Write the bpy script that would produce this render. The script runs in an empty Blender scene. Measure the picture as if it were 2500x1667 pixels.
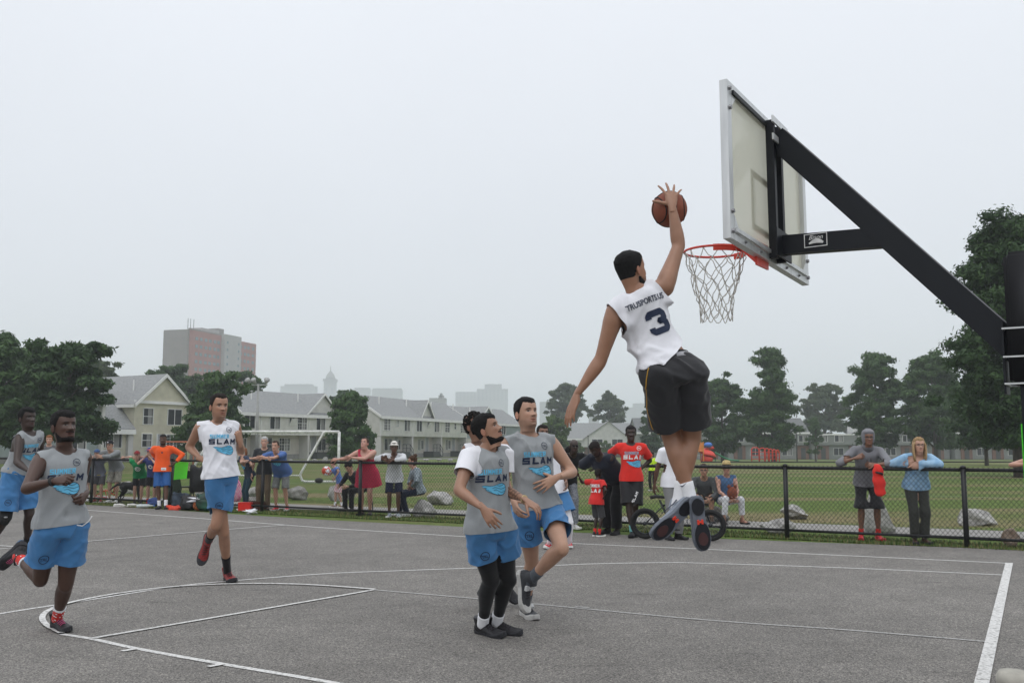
import bpy, bmesh, math, random
import numpy as np
from mathutils import Vector, Matrix
from mathutils.bvhtree import BVHTree
random.seed(7)
RNG = np.random.default_rng(7)
PI = math.pi
SC = bpy.context.scene
COL = SC.collection

# ---------------------------------------------------------------- camera
F_PX, CX, CY, CAM_H = 2350.0, 1250.0, 833.5, 1.47      # focal length in pixels of the 2500 px wide photograph
PITCH = math.atan((1088 - CY) / F_PX)
cam_data = bpy.data.cameras.new('camera')
cam_data.sensor_width = 36.0
cam_data.lens = 36.0 * F_PX / 2500.0
cam_data.clip_start = 0.05
cam_data.clip_end = 6000
cam = bpy.data.objects.new('camera', cam_data)
COL.objects.link(cam)
cam.location = (0, 0, CAM_H)
cam.rotation_euler = (PI / 2 + PITCH, 0, 0)
SC.camera = cam

# ---------------------------------------------------------------- sky, sun, exposure
SUN_EL, SUN_AZ = math.radians(55), math.radians(200)
world = bpy.data.worlds.new('World')
SC.world = world
world.use_nodes = True
wn, wl = world.node_tree.nodes, world.node_tree.links
wn.clear()
w_out = wn.new('ShaderNodeOutputWorld')
bg = wn.new('ShaderNodeBackground')
sky = wn.new('ShaderNodeTexSky')
sky.sky_type = 'NISHITA'
sky.sun_disc = False
sky.sun_elevation = SUN_EL
sky.sun_rotation = SUN_AZ
sky.air_density = 1.0
sky.dust_density = 3.0
# the cloud deck: an even grey-white layer, a little brighter towards the zenith, over the clear sky
tc = wn.new('ShaderNodeTexCoord')
sep = wn.new('ShaderNodeSeparateXYZ')
wl.new(tc.outputs['Generated'], sep.inputs[0])
ramp = wn.new('ShaderNodeValToRGB')
ramp.color_ramp.elements[0].position = 0.0
ramp.color_ramp.elements[0].color = (6.0, 6.25, 6.55, 1)
ramp.color_ramp.elements[1].position = 1.0
ramp.color_ramp.elements[1].color = (11.6, 12.0, 12.5, 1)
e = ramp.color_ramp.elements.new(0.22)
e.color = (6.5, 6.75, 7.15, 1)
e = ramp.color_ramp.elements.new(0.45)
e.color = (7.2, 7.45, 7.9, 1)
wl.new(sep.outputs['Z'], ramp.inputs[0])
cloud_noise = wn.new('ShaderNodeTexNoise')
cloud_noise.inputs['Scale'].default_value = 2.2
cloud_noise.inputs['Detail'].default_value = 5
wl.new(tc.outputs['Generated'], cloud_noise.inputs['Vector'])
nr = wn.new('ShaderNodeMapRange')
nr.inputs['To Min'].default_value = 0.95
nr.inputs['To Max'].default_value = 1.05
wl.new(cloud_noise.outputs['Fac'], nr.inputs['Value'])
mulc = wn.new('ShaderNodeVectorMath'); mulc.operation = 'SCALE'
wl.new(ramp.outputs[0], mulc.inputs[0]); wl.new(nr.outputs[0], mulc.inputs['Scale'])
mixc = wn.new('ShaderNodeMix'); mixc.data_type = 'RGBA'
mixc.inputs['Factor'].default_value = 0.93
wl.new(sky.outputs[0], mixc.inputs['A'])
wl.new(mulc.outputs[0], mixc.inputs['B'])
wl.new(mixc.outputs['Result'], bg.inputs['Color'])
bg.inputs['Strength'].default_value = 0.132
wl.new(bg.outputs[0], w_out.inputs['Surface'])

sun_data = bpy.data.lights.new('sun', 'SUN')
sun_data.energy = 0.5
sun_data.angle = math.radians(40)
sun_data.color = (1.0, 0.97, 0.93)
sun = bpy.data.objects.new('sun', sun_data)
COL.objects.link(sun)
sun.rotation_euler = (PI / 2 - SUN_EL, 0, PI - SUN_AZ)
sun.location = (0, 0, 60)

SC.view_settings.view_transform = 'Standard'
SC.view_settings.look = 'None'
SC.view_settings.exposure = 0.0
SC.view_settings.gamma = 1.0
SC.view_settings.use_curve_mapping = False
SC.render.engine = 'CYCLES'
SC.cycles.use_denoising = True
SC.cycles.max_bounces = 6
SC.cycles.transparent_max_bounces = 12
SC.cycles.volume_bounces = 1
SC.cycles.sample_clamp_indirect = 6.0

# ---------------------------------------------------------------- helpers
def _ray(px, py):
    a = (px - CX) / F_PX; b = (CY - py) / F_PX
    c, s = math.cos(PITCH), math.sin(PITCH)
    return np.array([a, c - b * s, s + b * c])
CAM = np.array([0, 0, CAM_H])
def at(px, py, Y):
    """World point seen at a pixel of the photograph, at distance Y along the ground axis."""
    d = _ray(px, py); return d * (Y / d[1]) + CAM
def gr(px, py, z=0.0):
    """Point of the ground plane seen at a pixel of the photograph."""
    d = _ray(px, py); return d * ((z - CAM_H) / d[2]) + CAM
def nrm(v):
    v = np.asarray(v, float); n = np.linalg.norm(v)
    return v / n if n > 1e-9 else v
def lerp(a, b, t): return np.asarray(a) * (1 - t) + np.asarray(b) * t

_mats = {}
def mat(name, col, rough=0.7, var=0.12, scale=30.0, bump=0.0, bscale=None, metal=0.0, spec=0.4, stretch=None, detail=4, col2=None, coat=0.0, sheen=0.0):
    """A principled material whose colour wanders a little with noise."""
    if name in _mats: return _mats[name]
    m = bpy.data.materials.new(name); m.use_nodes = True
    n, l = m.node_tree.nodes, m.node_tree.links
    b = n['Principled BSDF']
    b.inputs['Roughness'].default_value = rough
    b.inputs['Metallic'].default_value = metal
    b.inputs['Specular IOR Level'].default_value = spec
    if coat: b.inputs['Coat Weight'].default_value = coat
    if sheen: b.inputs['Sheen Weight'].default_value = sheen
    t = n.new('ShaderNodeTexCoord'); mp = n.new('ShaderNodeMapping')
    l.new(t.outputs['Object'], mp.inputs[0])
    if stretch: mp.inputs['Scale'].default_value = stretch
    nz = n.new('ShaderNodeTexNoise'); nz.inputs['Scale'].default_value = scale; nz.inputs['Detail'].default_value = detail
    l.new(mp.outputs[0], nz.inputs['Vector'])
    r = n.new('ShaderNodeValToRGB')
    c = np.array(col[:3])
    lo, hi = (c * (1 - var), np.minimum(c * (1 + var), 0.95)) if col2 is None else (c, np.array(col2[:3]))
    r.color_ramp.elements[0].position = 0.3; r.color_ramp.elements[0].color = (*lo, 1)
    r.color_ramp.elements[1].position = 0.7; r.color_ramp.elements[1].color = (*hi, 1)
    l.new(nz.outputs['Fac'], r.inputs[0]); l.new(r.outputs[0], b.inputs['Base Color'])
    if bump:
        bn = n.new('ShaderNodeBump'); bn.inputs['Strength'].default_value = bump; bn.inputs['Distance'].default_value = 0.01
        if bscale:
            n2 = n.new('ShaderNodeTexNoise'); n2.inputs['Scale'].default_value = bscale; n2.inputs['Detail'].default_value = 3
            l.new(mp.outputs[0], n2.inputs['Vector']); l.new(n2.outputs['Fac'], bn.inputs['Height'])
        else: l.new(nz.outputs['Fac'], bn.inputs['Height'])
        l.new(bn.outputs[0], b.inputs['Normal'])
    m.diffuse_color = (*c, 1)
    _mats[name] = m
    return m

def me_from(name, V, F, smooth=False):
    me = bpy.data.meshes.new(name)
    me.from_pydata([tuple(map(float, v)) for v in V], [], [tuple(map(int, f)) for f in F])
    if smooth: me.polygons.foreach_set('use_smooth', [True] * len(me.polygons))
    me.update()
    return me

def link(name, me, m=None, parent=None, loc=None):
    o = bpy.data.objects.new(name, me); COL.objects.link(o)
    if m is not None and me is not None and not me.materials:
        for mm in (m if isinstance(m, (list, tuple)) else [m]): me.materials.append(mm)
    if parent is not None: o.parent = parent
    if loc is not None: o.location = tuple(map(float, loc))
    return o

def thing(name, label, cat, loc=(0, 0, 0), rotz=0.0, group=None):
    o = bpy.data.objects.new(name, None); COL.objects.link(o)
    o.location = tuple(map(float, loc)); o.rotation_euler = (0, 0, rotz); o.empty_display_size = 0.2
    o['label'] = label; o['category'] = cat
    if group: o['group'] = group
    return o
def tag(o, label, cat, group=None):
    o['label'] = label; o['category'] = cat
    if group: o['group'] = group
    return o

class MB:
    """Collects simple solids into one mesh."""
    def __init__(s): s.V = []; s.F = []; s.M = []
    def add(s, V, F, mi=0):
        k = len(s.V); s.V += [tuple(map(float, v)) for v in V]
        s.F += [tuple(int(i) + k for i in f) for f in F]; s.M += [mi] * len(F); return s
    def box(s, c, size, ax=None, mi=0):
        """Box by centre and full sizes, along the three axes ax."""
        a = np.eye(3) if ax is None else np.array(ax, float)
        c = np.asarray(c, float); h = np.asarray(size, float) / 2
        V = [c + a[0] * x * h[0] + a[1] * y * h[1] + a[2] * z * h[2] for x in (-1, 1) for y in (-1, 1) for z in (-1, 1)]
        F = [(0, 1, 3, 2), (4, 6, 7, 5), (0, 4, 5, 1), (2, 3, 7, 6), (0, 2, 6, 4), (1, 5, 7, 3)]
        if np.dot(np.cross(a[0], a[1]), a[2]) < 0: F = [f[::-1] for f in F]
        return s.add(V, F, mi)
    def prism(s, pts, d, mi=0):
        """Closed polygon pts pushed along the vector d."""
        P = [np.asarray(p, float) for p in pts]; d = np.asarray(d, float); n = len(P)
        nn = sum((np.cross(P[i] - P[0], P[(i + 1) % n] - P[0]) for i in range(1, n)), np.zeros(3))
        if np.dot(nn, d) > 0: P = P[::-1]
        V = P + [p + d for p in P]
        F = [tuple(range(n)), tuple(range(2 * n - 1, n - 1, -1))] + [(i, i + n, (i + 1) % n + n, (i + 1) % n) for i in range(n)]
        return s.add(V, F, mi)
    def tube(s, pts, r, n=8, cap=True, mi=0, closed=False, up0=None):
        V, F = tube(pts, r, n, cap, closed, up0); return s.add(V, F, mi)
    def ball(s, c, r, nu=10, nv=7, mi=0, ax=None):
        V, F = ellipsoid(c, r if np.ndim(r) else (r, r, r), nu, nv, ax); return s.add(V, F, mi)
    def mesh(s, name, smooth=False):
        me = me_from(name, s.V, s.F, smooth)
        if any(s.M): me.polygons.foreach_set('material_index', s.M)
        return me
    def build(s, name, m, parent=None, smooth=False, loc=None):
        me = s.mesh(name, smooth)
        return link(name, me, m, parent, loc)

def frames(P, up0=None):
    """Parallel-transported side and up vectors along a polyline."""
    P = np.asarray(P, float); n = len(P)
    T = np.array([nrm(P[min(i + 1, n - 1)] - P[max(i - 1, 0)]) for i in range(n)])
    u = np.array(up0, float) if up0 is not None else (np.array([0, 0, 1.]) if abs(T[0][2]) < .9 else np.array([0, 1., 0]))
    A, B = [], []
    for i in range(n):
        u = nrm(u - T[i] * np.dot(u, T[i])); A.append(nrm(np.cross(u, T[i]))); B.append(u)
    return T, np.array(A), np.array(B)

def tube(pts, r, n=8, cap=True, closed=False, up0=None):
    """Tube round a polyline; r is one radius, one per point, or pairs (side, up)."""
    P = np.asarray(pts, float); k = len(P)
    if np.ndim(r) == 0: R = np.full((k, 2), float(r))
    else:
        R = np.asarray(r, float)
        if R.ndim == 1: R = np.stack([R, R], 1)
    T, A, B = frames(P, up0)
    if closed:
        T = np.array([nrm(P[(i + 1) % k] - P[i - 1]) for i in range(k)])
    th = np.arange(n) * 2 * PI / n
    V = []
    for i in range(k):
        for t in th: V.append(P[i] + A[i] * math.cos(t) * R[i, 0] + B[i] * math.sin(t) * R[i, 1])
    F = []
    m = k if closed else k - 1
    for i in range(m):
        j = (i + 1) % k
        for a in range(n):
            b = (a + 1) % n
            F.append((i * n + a, i * n + b, j * n + b, j * n + a))
    if cap and not closed:
        F.append(tuple(range(n - 1, -1, -1))); F.append(tuple((k - 1) * n + a for a in range(n)))
    return V, F

def ellipsoid(c, r, nu=12, nv=8, ax=None):
    a = np.eye(3) if ax is None else np.array(ax, float)
    c = np.asarray(c, float)
    V = [c - a[2] * r[2]]
    for j in range(1, nv):
        ph = -PI / 2 + PI * j / nv
        for i in range(nu):
            th = 2 * PI * i / nu
            V.append(c + a[0] * r[0] * math.cos(ph) * math.cos(th) + a[1] * r[1] * math.cos(ph) * math.sin(th) + a[2] * r[2] * math.sin(ph))
    V.append(c + a[2] * r[2])
    F = [(0, 1 + (i + 1) % nu, 1 + i) for i in range(nu)]
    for j in range(nv - 2):
        for i in range(nu):
            p, q = 1 + j * nu + i, 1 + j * nu + (i + 1) % nu
            F.append((p, q, q + nu, p + nu))
    t = len(V) - 1
    F += [(t, 1 + (nv - 2) * nu + i, 1 + (nv - 2) * nu + (i + 1) % nu) for i in range(nu)]
    return V, F

# a small scene of its own in which modifiers are applied
TMP = bpy.data.scenes.new('workbench')
def apply_mods(V, F, mods):
    me = me_from('tmp', V, F)
    o = bpy.data.objects.new('tmp', me); TMP.collection.objects.link(o)
    for kind, props in mods:
        m = o.modifiers.new(kind.lower(), kind)
        for k, v in props.items(): setattr(m, k, v)
    TMP.view_layers[0].update(); dg = TMP.view_layers[0].depsgraph
    ev = o.evaluated_get(dg)
    out = bpy.data.meshes.new_from_object(ev, depsgraph=dg)
    bpy.data.objects.remove(o); bpy.data.meshes.remove(me)
    return out
def remesh(V, F, size, smooth=6, fac=0.5):
    mods = [('REMESH', dict(mode='VOXEL', voxel_size=size, adaptivity=0.0))]
    if smooth: mods.append(('SMOOTH', dict(factor=fac, iterations=smooth)))
    return apply_mods(V, F, mods)
def mesh_arrays(me):
    V = np.empty(len(me.vertices) * 3); me.vertices.foreach_get('co', V)
    return V.reshape(-1, 3), [tuple(p.vertices) for p in me.polygons]
def mesh_normals(me):
    N = np.empty(len(me.vertices) * 3); me.vertex_normals.foreach_get('vector', N)
    return N.reshape(-1, 3)
def set_co(me, V):
    me.vertices.foreach_set('co', np.asarray(V, float).ravel()); me.update()
def set_smooth(me):
    me.polygons.foreach_set('use_smooth', [True] * len(me.polygons)); me.update()

def stroke_2d(P, w):
    P = np.asarray(P, float); V = []; F = []
    w = np.full(len(P), w) if np.ndim(w) == 0 else np.asarray(w)
    for i in range(len(P)):
        d = P[min(i + 1, len(P) - 1)] - P[max(i - 1, 0)]; d /= np.linalg.norm(d) + 1e-9; n = np.array([-d[1], d[0]])
        V += [tuple(P[i] - n * w[i] / 2), tuple(P[i] + n * w[i] / 2)]
    for i in range(len(P) - 1): F.append((2 * i, 2 * i + 2, 2 * i + 3, 2 * i + 1))
    return V, F
# ================================================================ ground
def structure(o, label=None):
    o['kind'] = 'structure'
    if label: o['label'] = label
    return o
def stuff(o): o['kind'] = 'stuff'; return o

def asphalt():
    m = bpy.data.materials.new('asphalt'); m.use_nodes = True
    n, l = m.node_tree.nodes, m.node_tree.links; b = n['Principled BSDF']
    b.inputs['Roughness'].default_value = .85; b.inputs['Specular IOR Level'].default_value = .25
    t = n.new('ShaderNodeTexCoord')
    def noise(sc, det=3, rough=.6):
        z = n.new('ShaderNodeTexNoise'); z.inputs['Scale'].default_value = sc; z.inputs['Detail'].default_value = det; z.inputs['Roughness'].default_value = rough
        l.new(t.outputs['Object'], z.inputs['Vector']); return z
    # chips of stone in the binder
    v = n.new('ShaderNodeTexVoronoi'); v.inputs['Scale'].default_value = 120; l.new(t.outputs['Object'], v.inputs['Vector'])
    r1 = n.new('ShaderNodeValToRGB'); cr = r1.color_ramp; cr.interpolation = 'LINEAR'
    cr.elements[0].position = 0; cr.elements[0].color = (.075, .070, .064, 1); cr.elements[1].position = 1; cr.elements[1].color = (.34, .315, .28, 1)
    e1 = cr.elements.new(.45); e1.color = (.155, .146, .136, 1); e2 = cr.elements.new(.78); e2.color = (.215, .202, .186, 1)
    sp = n.new('ShaderNodeSeparateColor'); l.new(v.outputs['Color'], sp.inputs[0]); l.new(sp.outputs[0], r1.inputs[0])
    def scale(src, fac, lo, hi, a=.0, c=1.0):
        mr = n.new('ShaderNodeMapRange'); mr.inputs['From Min'].default_value = a; mr.inputs['From Max'].default_value = c; mr.inputs['To Min'].default_value = lo; mr.inputs['To Max'].default_value = hi
        l.new(fac, mr.inputs['Value']); s = n.new('ShaderNodeVectorMath'); s.operation = 'SCALE'; l.new(src, s.inputs[0]); l.new(mr.outputs[0], s.inputs['Scale']); return s.outputs[0]
    c = scale(r1.outputs[0], noise(.35, 4).outputs['Fac'], .84, 1.14, .3, .7)
    c = scale(c, noise(2.2, 5).outputs['Fac'], .88, 1.10, .3, .7)
    # scuffs: long dark streaks here and there
    mp = n.new('ShaderNodeMapping'); mp.inputs['Scale'].default_value = (.9, 4.2, 1); mp.inputs['Rotation'].default_value = (0, 0, .5); l.new(t.outputs['Object'], mp.inputs[0])
    z = n.new('ShaderNodeTexNoise'); z.inputs['Scale'].default_value = 1.1; z.inputs['Detail'].default_value = 7; l.new(mp.outputs[0], z.inputs['Vector'])
    c = scale(c, z.outputs['Fac'], 1.0, .60, .635, .75)
    l.new(c, b.inputs['Base Color'])
    bp = n.new('ShaderNodeBump'); bp.inputs['Strength'].default_value = .5; bp.inputs['Distance'].default_value = .004
    l.new(v.outputs['Distance'], bp.inputs['Height']); l.new(bp.outputs[0], b.inputs['Normal'])
    return m

def grass_mat(name, dry=.5, bands=False, sc=1.0):
    m = bpy.data.materials.new(name); m.use_nodes = True
    n, l = m.node_tree.nodes, m.node_tree.links; b = n['Principled BSDF']
    b.inputs['Roughness'].default_value = .9; b.inputs['Specular IOR Level'].default_value = .15
    t = n.new('ShaderNodeTexCoord')
    def noise(sc, det=4, stretch=None, rot=0):
        src = t.outputs['Object']
        if stretch:
            mp = n.new('ShaderNodeMapping'); mp.inputs['Scale'].default_value = stretch; mp.inputs['Rotation'].default_value = (0, 0, rot); l.new(src, mp.inputs[0]); src = mp.outputs[0]
        z = n.new('ShaderNodeTexNoise'); z.inputs['Scale'].default_value = sc; z.inputs['Detail'].default_value = det; l.new(src, z.inputs['Vector']); return z.outputs['Fac']
    def ramp(f, lo, hi, a, c):
        r = n.new('ShaderNodeValToRGB'); r.color_ramp.elements[0].position = a; r.color_ramp.elements[0].color = (*lo, 1); r.color_ramp.elements[1].position = c; r.color_ramp.elements[1].color = (*hi, 1); l.new(f, r.inputs[0]); return r.outputs[0]
    def mix(f, A, B):
        k = n.new('ShaderNodeMix'); k.data_type = 'RGBA'; l.new(f, k.inputs['Factor']); l.new(A, k.inputs['A']); l.new(B, k.inputs['B']); return k.outputs['Result']
    green = ramp(noise(6 * sc, 8), (.060, .098, .018), (.125, .178, .042), .3, .7)
    straw = ramp(noise(9 * sc, 6), (.150, .125, .062), (.235, .200, .105), .3, .7)
    mask = ramp(noise(1.0, 7, (.07, .34, 1), .12), (0, 0, 0), (1, 1, 1), .60 - .26 * dry, .74 - .22 * dry)
    c = mix(mask, green, straw)
    l.new(c, b.inputs['Base Color'])
    bp = n.new('ShaderNodeBump'); bp.inputs['Strength'].default_value = .7; bp.inputs['Distance'].default_value = .05
    l.new(noise(22 * sc, 6), bp.inputs['Height']); l.new(bp.outputs[0], b.inputs['Normal'])
    return m

def sheet(name, pts, m, z=0.0, parent=None):
    """A flat polygon."""
    me = me_from(name, [(p[0], p[1], z) for p in pts], [tuple(range(len(pts)))])
    if me.polygons[0].normal.z < 0: me.flip_normals()
    return link(name, me, m, parent)

def ground_z(x, y):
    """The park falls away a little on its far right side."""
    a = min(max((y - 70) / 110, 0), 1); b = min(max((x + 6 + .02 * y) / 22, 0), 1)
    a = a * a * (3 - 2 * a); b = b * b * (3 - 2 * b)
    return -.012 - 1.15 * a * b
NX, NY = 90, 90
xs = np.sign(np.linspace(-1, 1, NX)) * np.abs(np.linspace(-1, 1, NX)) ** 2.2 * 3000
ys = -60 + (np.linspace(0, 1, NY) ** 2.6) * 4200
V = [(x, y, ground_z(x, y)) for y in ys for x in xs]
F = [(j * NX + i, j * NX + i + 1, (j + 1) * NX + i + 1, (j + 1) * NX + i) for j in range(NY - 1) for i in range(NX - 1)]
M_field = grass_mat('field_grass', .55)
field = structure(link('grass_field', me_from('grass_field', V, F, True), M_field))

# fence line: straight, from the far left to the near right
FA, FB = np.array([-13.93, 27.04]), np.array([6.64, 14.29])
FD = (FB - FA) / np.linalg.norm(FB - FA); FN = np.array([-FD[1], FD[0]])      # along the fence; FN points away from the camera
def on_fence(x, back=0.0):
    p = FA + FD * (x - FA[0]) / FD[0] + FN * back; return np.array([p[0], p[1], 0.0])

M_asphalt = asphalt()
court_edge = [(-40, 43.0), (-16.5, 28.05), (-10.57, 24.43), (-3.66, 19.45), (-.89, 17.85), (2.35, 15.98), (6.64, 14.2), (7.28, 13.88), (14, 9.9), (14, -12), (-40, -12)]
court = structure(sheet('court', court_edge, M_asphalt, 0.0))
M_path = mat('path_concrete', (.24, .23, .215), .85, .12, 1.5, .3, 60, detail=7)
near = [on_fence(x, b) for x, b in ((-40, 1.7), (-20, 1.5), (-13, 1.3), (-6, 1.0), (-3, 1.35), (1, 1.55), (5, 1.75), (8, 1.9), (14, 2.2))]
far_ = [on_fence(x, b) for x, b in ((14, 3.6), (8, 3.35), (5, 3.15), (1, 2.95), (-3, 2.75), (-6, 2.4), (-13, 2.5), (-20, 2.6), (-40, 2.8))]
path = structure(sheet('path', near + far_, M_path, .004))

# painted lines of the court
def paint_mat():
    m = bpy.data.materials.new('line_paint'); m.use_nodes = True
    n, l = m.node_tree.nodes, m.node_tree.links; b = n['Principled BSDF']; b.inputs['Roughness'].default_value = .8
    t = n.new('ShaderNodeTexCoord'); z = n.new('ShaderNodeTexNoise'); z.inputs['Scale'].default_value = 40; z.inputs['Detail'].default_value = 6; l.new(t.outputs['Object'], z.inputs['Vector'])
    r = n.new('ShaderNodeValToRGB'); r.color_ramp.elements[0].position = .30; r.color_ramp.elements[0].color = (.24, .235, .22, 1); r.color_ramp.elements[1].position = .52; r.color_ramp.elements[1].color = (.63, .62, .60, 1)
    l.new(z.outputs['Fac'], r.inputs[0]); l.new(r.outputs[0], b.inputs['Base Color'])
    return m
def faded_mat():
    m = paint_mat(); m.name = 'faded_line_paint'
    for nd in m.node_tree.nodes:
        if nd.type == 'VALTORGB': nd.color_ramp.elements[0].color = (.17, .165, .158, 1); nd.color_ramp.elements[1].color = (.40, .39, .37, 1); nd.color_ramp.elements[1].position = .62
    return m
M_paint, M_faded = paint_mat(), faded_mat()
def painted(px, w, m=None, world_pts=None, z=.004):
    P = np.array([gr(*q)[:2] for q in px]) if world_pts is None else np.array(world_pts)
    if len(P) > 2:      # smooth curve through the points
        t = np.arange(len(P)); tt = np.linspace(0, len(P) - 1, (len(P) - 1) * 6 + 1); Q = []
        for q in tt:
            i = min(int(q), len(P) - 2); u = q - i; p0, p1, p2, p3 = P[max(i - 1, 0)], P[i], P[i + 1], P[min(i + 2, len(P) - 1)]
            Q.append(.5 * (2 * p1 + (p2 - p0) * u + (2 * p0 - 5 * p1 + 4 * p2 - p3) * u * u + (3 * p1 - p0 - 3 * p2 + p3) * u ** 3))
        P = np.array(Q)
    V, F = stroke_2d(P, w)
    me = me_from('painted_line', [(x, y, z) for x, y in V], F)
    if me.polygons[0].normal.z < 0: me.flip_normals()
    return link('painted_line', me, m or M_paint, court)
painted([(40, 1232), (204, 1244.2), (510.2, 1267), (800, 1288.7), (1140, 1309.9), (1405.4, 1326.5), (1700, 1339.5), (2074, 1356.5), (2463, 1374.8)], .06)
painted([(2464, 1374.5), (2420.4, 1565.6), (2385, 1720)], .085, z=.008)
painted([(2451, 1403.5), (2074, 1386.5), (1700, 1374), (1600, 1373.4), (1450, 1376), (1340, 1380.5), (1140, 1387), (960, 1393.5), (800, 1400), (587, 1416), (440, 1430), (200, 1467), (0, 1498), (-160, 1530)], .05, z=.004)
painted([(2409, 1566), (2060, 1537), (1700, 1511.2), (1228, 1467), (915.6, 1439.8)], .05, M_faded, z=.004)
painted([(915, 1440), (800, 1460.2), (500, 1512), (224.5, 1559)], .05, z=.008)
painted([(150, 1548), (224.5, 1559.5), (336.7, 1583.7), (544.2, 1621), (800, 1664.3), (1050, 1712)], .055, M_paint, z=.004)
painted([(915, 1439.8), (800, 1431), (700, 1426.5), (587, 1426), (440, 1432), (300, 1448), (190, 1468), (130, 1486), (104, 1505), (112, 1526), (150, 1547)], .05, z=.012)
painted([(697, 1281.6), (503, 1297), (0, 1340.1), (-120, 1352)], .05, z=.008)
painted([(-60, 1330), (0, 1333), (60, 1338), (110, 1352), (150, 1372)], .05, z=.012)
painted([(298, 1590.5), (334, 1584.5)], .05, z=.008); painted([(508, 1628.5), (546, 1621.5)], .05, z=.008)
painted([(1405, 1481.5), (1438, 1484.5)], .05, M_faded, z=.008)
# field markings and worn dirt
M_chalk = mat('field_chalk', (.33, .35, .27), .9, .25, 3)
def chalk(pts, w):
    V, F = stroke_2d(pts, w); me = me_from('field_line', [(x, y, ground_z(x, y) + .02) for x, y in V], F)
    if me.polygons[0].normal.z < 0: me.flip_normals()
    return link('field_line', me, M_chalk, field)
a, b2 = gr(1800, 1196), gr(2460, 1216); chalk([a[:2], b2[:2]], .10)
a, b2 = gr(560, 1180), gr(900, 1180); chalk([a[:2], b2[:2]], .12)
a, b2 = gr(1760, 1172), gr(1950, 1177); chalk([a[:2], b2[:2]], .10)
# the far road along the houses and the dark kerb of the playground
M_road = mat('road_asphalt', (.12, .12, .118), .9, .1, 1)
road_pts = [(-60, 88), (-30, 92), (-16, 100), (-5, 118), (6, 150)]
V, F = stroke_2d(road_pts, 5.0); me = me_from('road', [(x, y, ground_z(x, y) + .03) for x, y in V], F)
if me.polygons[0].normal.z < 0: me.flip_normals()
structure(link('road', me, M_road))

# grass blades: along the fence and over the near field
def blades(name, pts, hmin, hmax, cols, w=.006, seed=1):
    rng = np.random.default_rng(seed); V, F, MI = [], [], []
    for (x, y, z) in pts:
        h = rng.uniform(hmin, hmax); a = rng.uniform(0, 2 * PI); ln = rng.uniform(.1, .6) * h
        dx, dy = math.cos(a), math.sin(a); k = len(V); ww = w * rng.uniform(.7, 1.4)
        V += [(x - dy * ww, y + dx * ww, z), (x + dy * ww, y - dx * ww, z), (x + dx * ln, y + dy * ln, z + h)]
        F.append((k, k + 1, k + 2)); MI.append(int(rng.integers(len(cols))))
    me = me_from(name, V, F); me.polygons.foreach_set('material_index', MI)
    return stuff(link(name, me, cols))
cols = [mat('blade_green', (.075, .115, .022), .8), mat('blade_dark_green', (.045, .082, .018), .8), mat('blade_straw', (.22, .19, .085), .8)]
rng = np.random.default_rng(5); P = []
for i in range(26000):
    x = rng.uniform(-16, 8); w_ = np.interp(x, [-16, -10, -3, 2, 8], [.55, .42, .30, .18, .10])
    b_ = rng.uniform(-w_ - .06 + .08 * math.sin(x * 3) * rng.uniform(), .75) ; q = on_fence(x, b_); P.append((q[0], q[1], -.01))
blades('grass_verge', P, .02, .075, cols, .007, 2)
P = []
for i in range(22000):
    x = rng.uniform(-16, 12); b_ = 3.3 + rng.uniform(0, 1) ** 2.2 * 22; q = on_fence(x, b_); P.append((q[0], q[1], -.012))
blades('field_tufts', P, .010, .028, [cols[0], mat('blade_dull_green', (.095, .115, .040), .8), cols[2]], .010, 3)
# the strip of turf between court and fence
strip = [on_fence(x, b) for x, b in ((-17, -.50), (-10.5, -.46), (-6, -.40), (-3.6, -.36), (-.9, -.22), (2.3, -.16), (6.6, -.09), (9, -.06))] + [on_fence(9, .3), on_fence(-17, .3)]
structure(sheet('turf_strip', strip, grass_mat('verge_grass', .15, sc=2.0), .006))
# ================================================================ buildings
def siding(name, col, pitch=.12, rough=.7):
    """Lapped boards: colour with fine relief every few centimetres of height."""
    m = bpy.data.materials.new(name); m.use_nodes = True
    n, l = m.node_tree.nodes, m.node_tree.links; b = n['Principled BSDF']; b.inputs['Roughness'].default_value = rough
    t = n.new('ShaderNodeTexCoord'); sp = n.new('ShaderNodeSeparateXYZ'); l.new(t.outputs['Object'], sp.inputs[0])
    d = n.new('ShaderNodeMath'); d.operation = 'MULTIPLY'; d.inputs[1].default_value = 1 / pitch; l.new(sp.outputs['Z'], d.inputs[0])
    f = n.new('ShaderNodeMath'); f.operation = 'FRACT'; l.new(d.outputs[0], f.inputs[0])
    z = n.new('ShaderNodeTexNoise'); z.inputs['Scale'].default_value = 1.3; z.inputs['Detail'].default_value = 6; l.new(t.outputs['Object'], z.inputs['Vector'])
    r = n.new('ShaderNodeValToRGB'); c = np.array(col); r.color_ramp.elements[0].position = .3; r.color_ramp.elements[0].color = (*(c * .90), 1); r.color_ramp.elements[1].position = .7; r.color_ramp.elements[1].color = (*np.minimum(c * 1.07, .95), 1)
    l.new(z.outputs['Fac'], r.inputs[0]); l.new(r.outputs[0], b.inputs['Base Color'])
    bp = n.new('ShaderNodeBump'); bp.inputs['Strength'].default_value = 1.0; bp.inputs['Distance'].default_value = .05; l.new(f.outputs[0], bp.inputs['Height']); l.new(bp.outputs[0], b.inputs['Normal'])
    return m
M_sid_yellow = siding('cream_siding', (.76, .72, .58)); M_sid_white = siding('off_white_siding', (.80, .79, .76)); M_sid_beige = siding('beige_siding', (.66, .62, .57)); M_sid_grey = siding('grey_siding', (.30, .31, .31)); M_sid_blue = siding('blue_grey_siding', (.42, .48, .52)); M_sid_light = siding('pale_siding', (.72, .72, .71))
M_roof = mat('grey_shingles', (.25, .255, .255), .95, .16, 5, .5, 60, detail=8)
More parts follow.
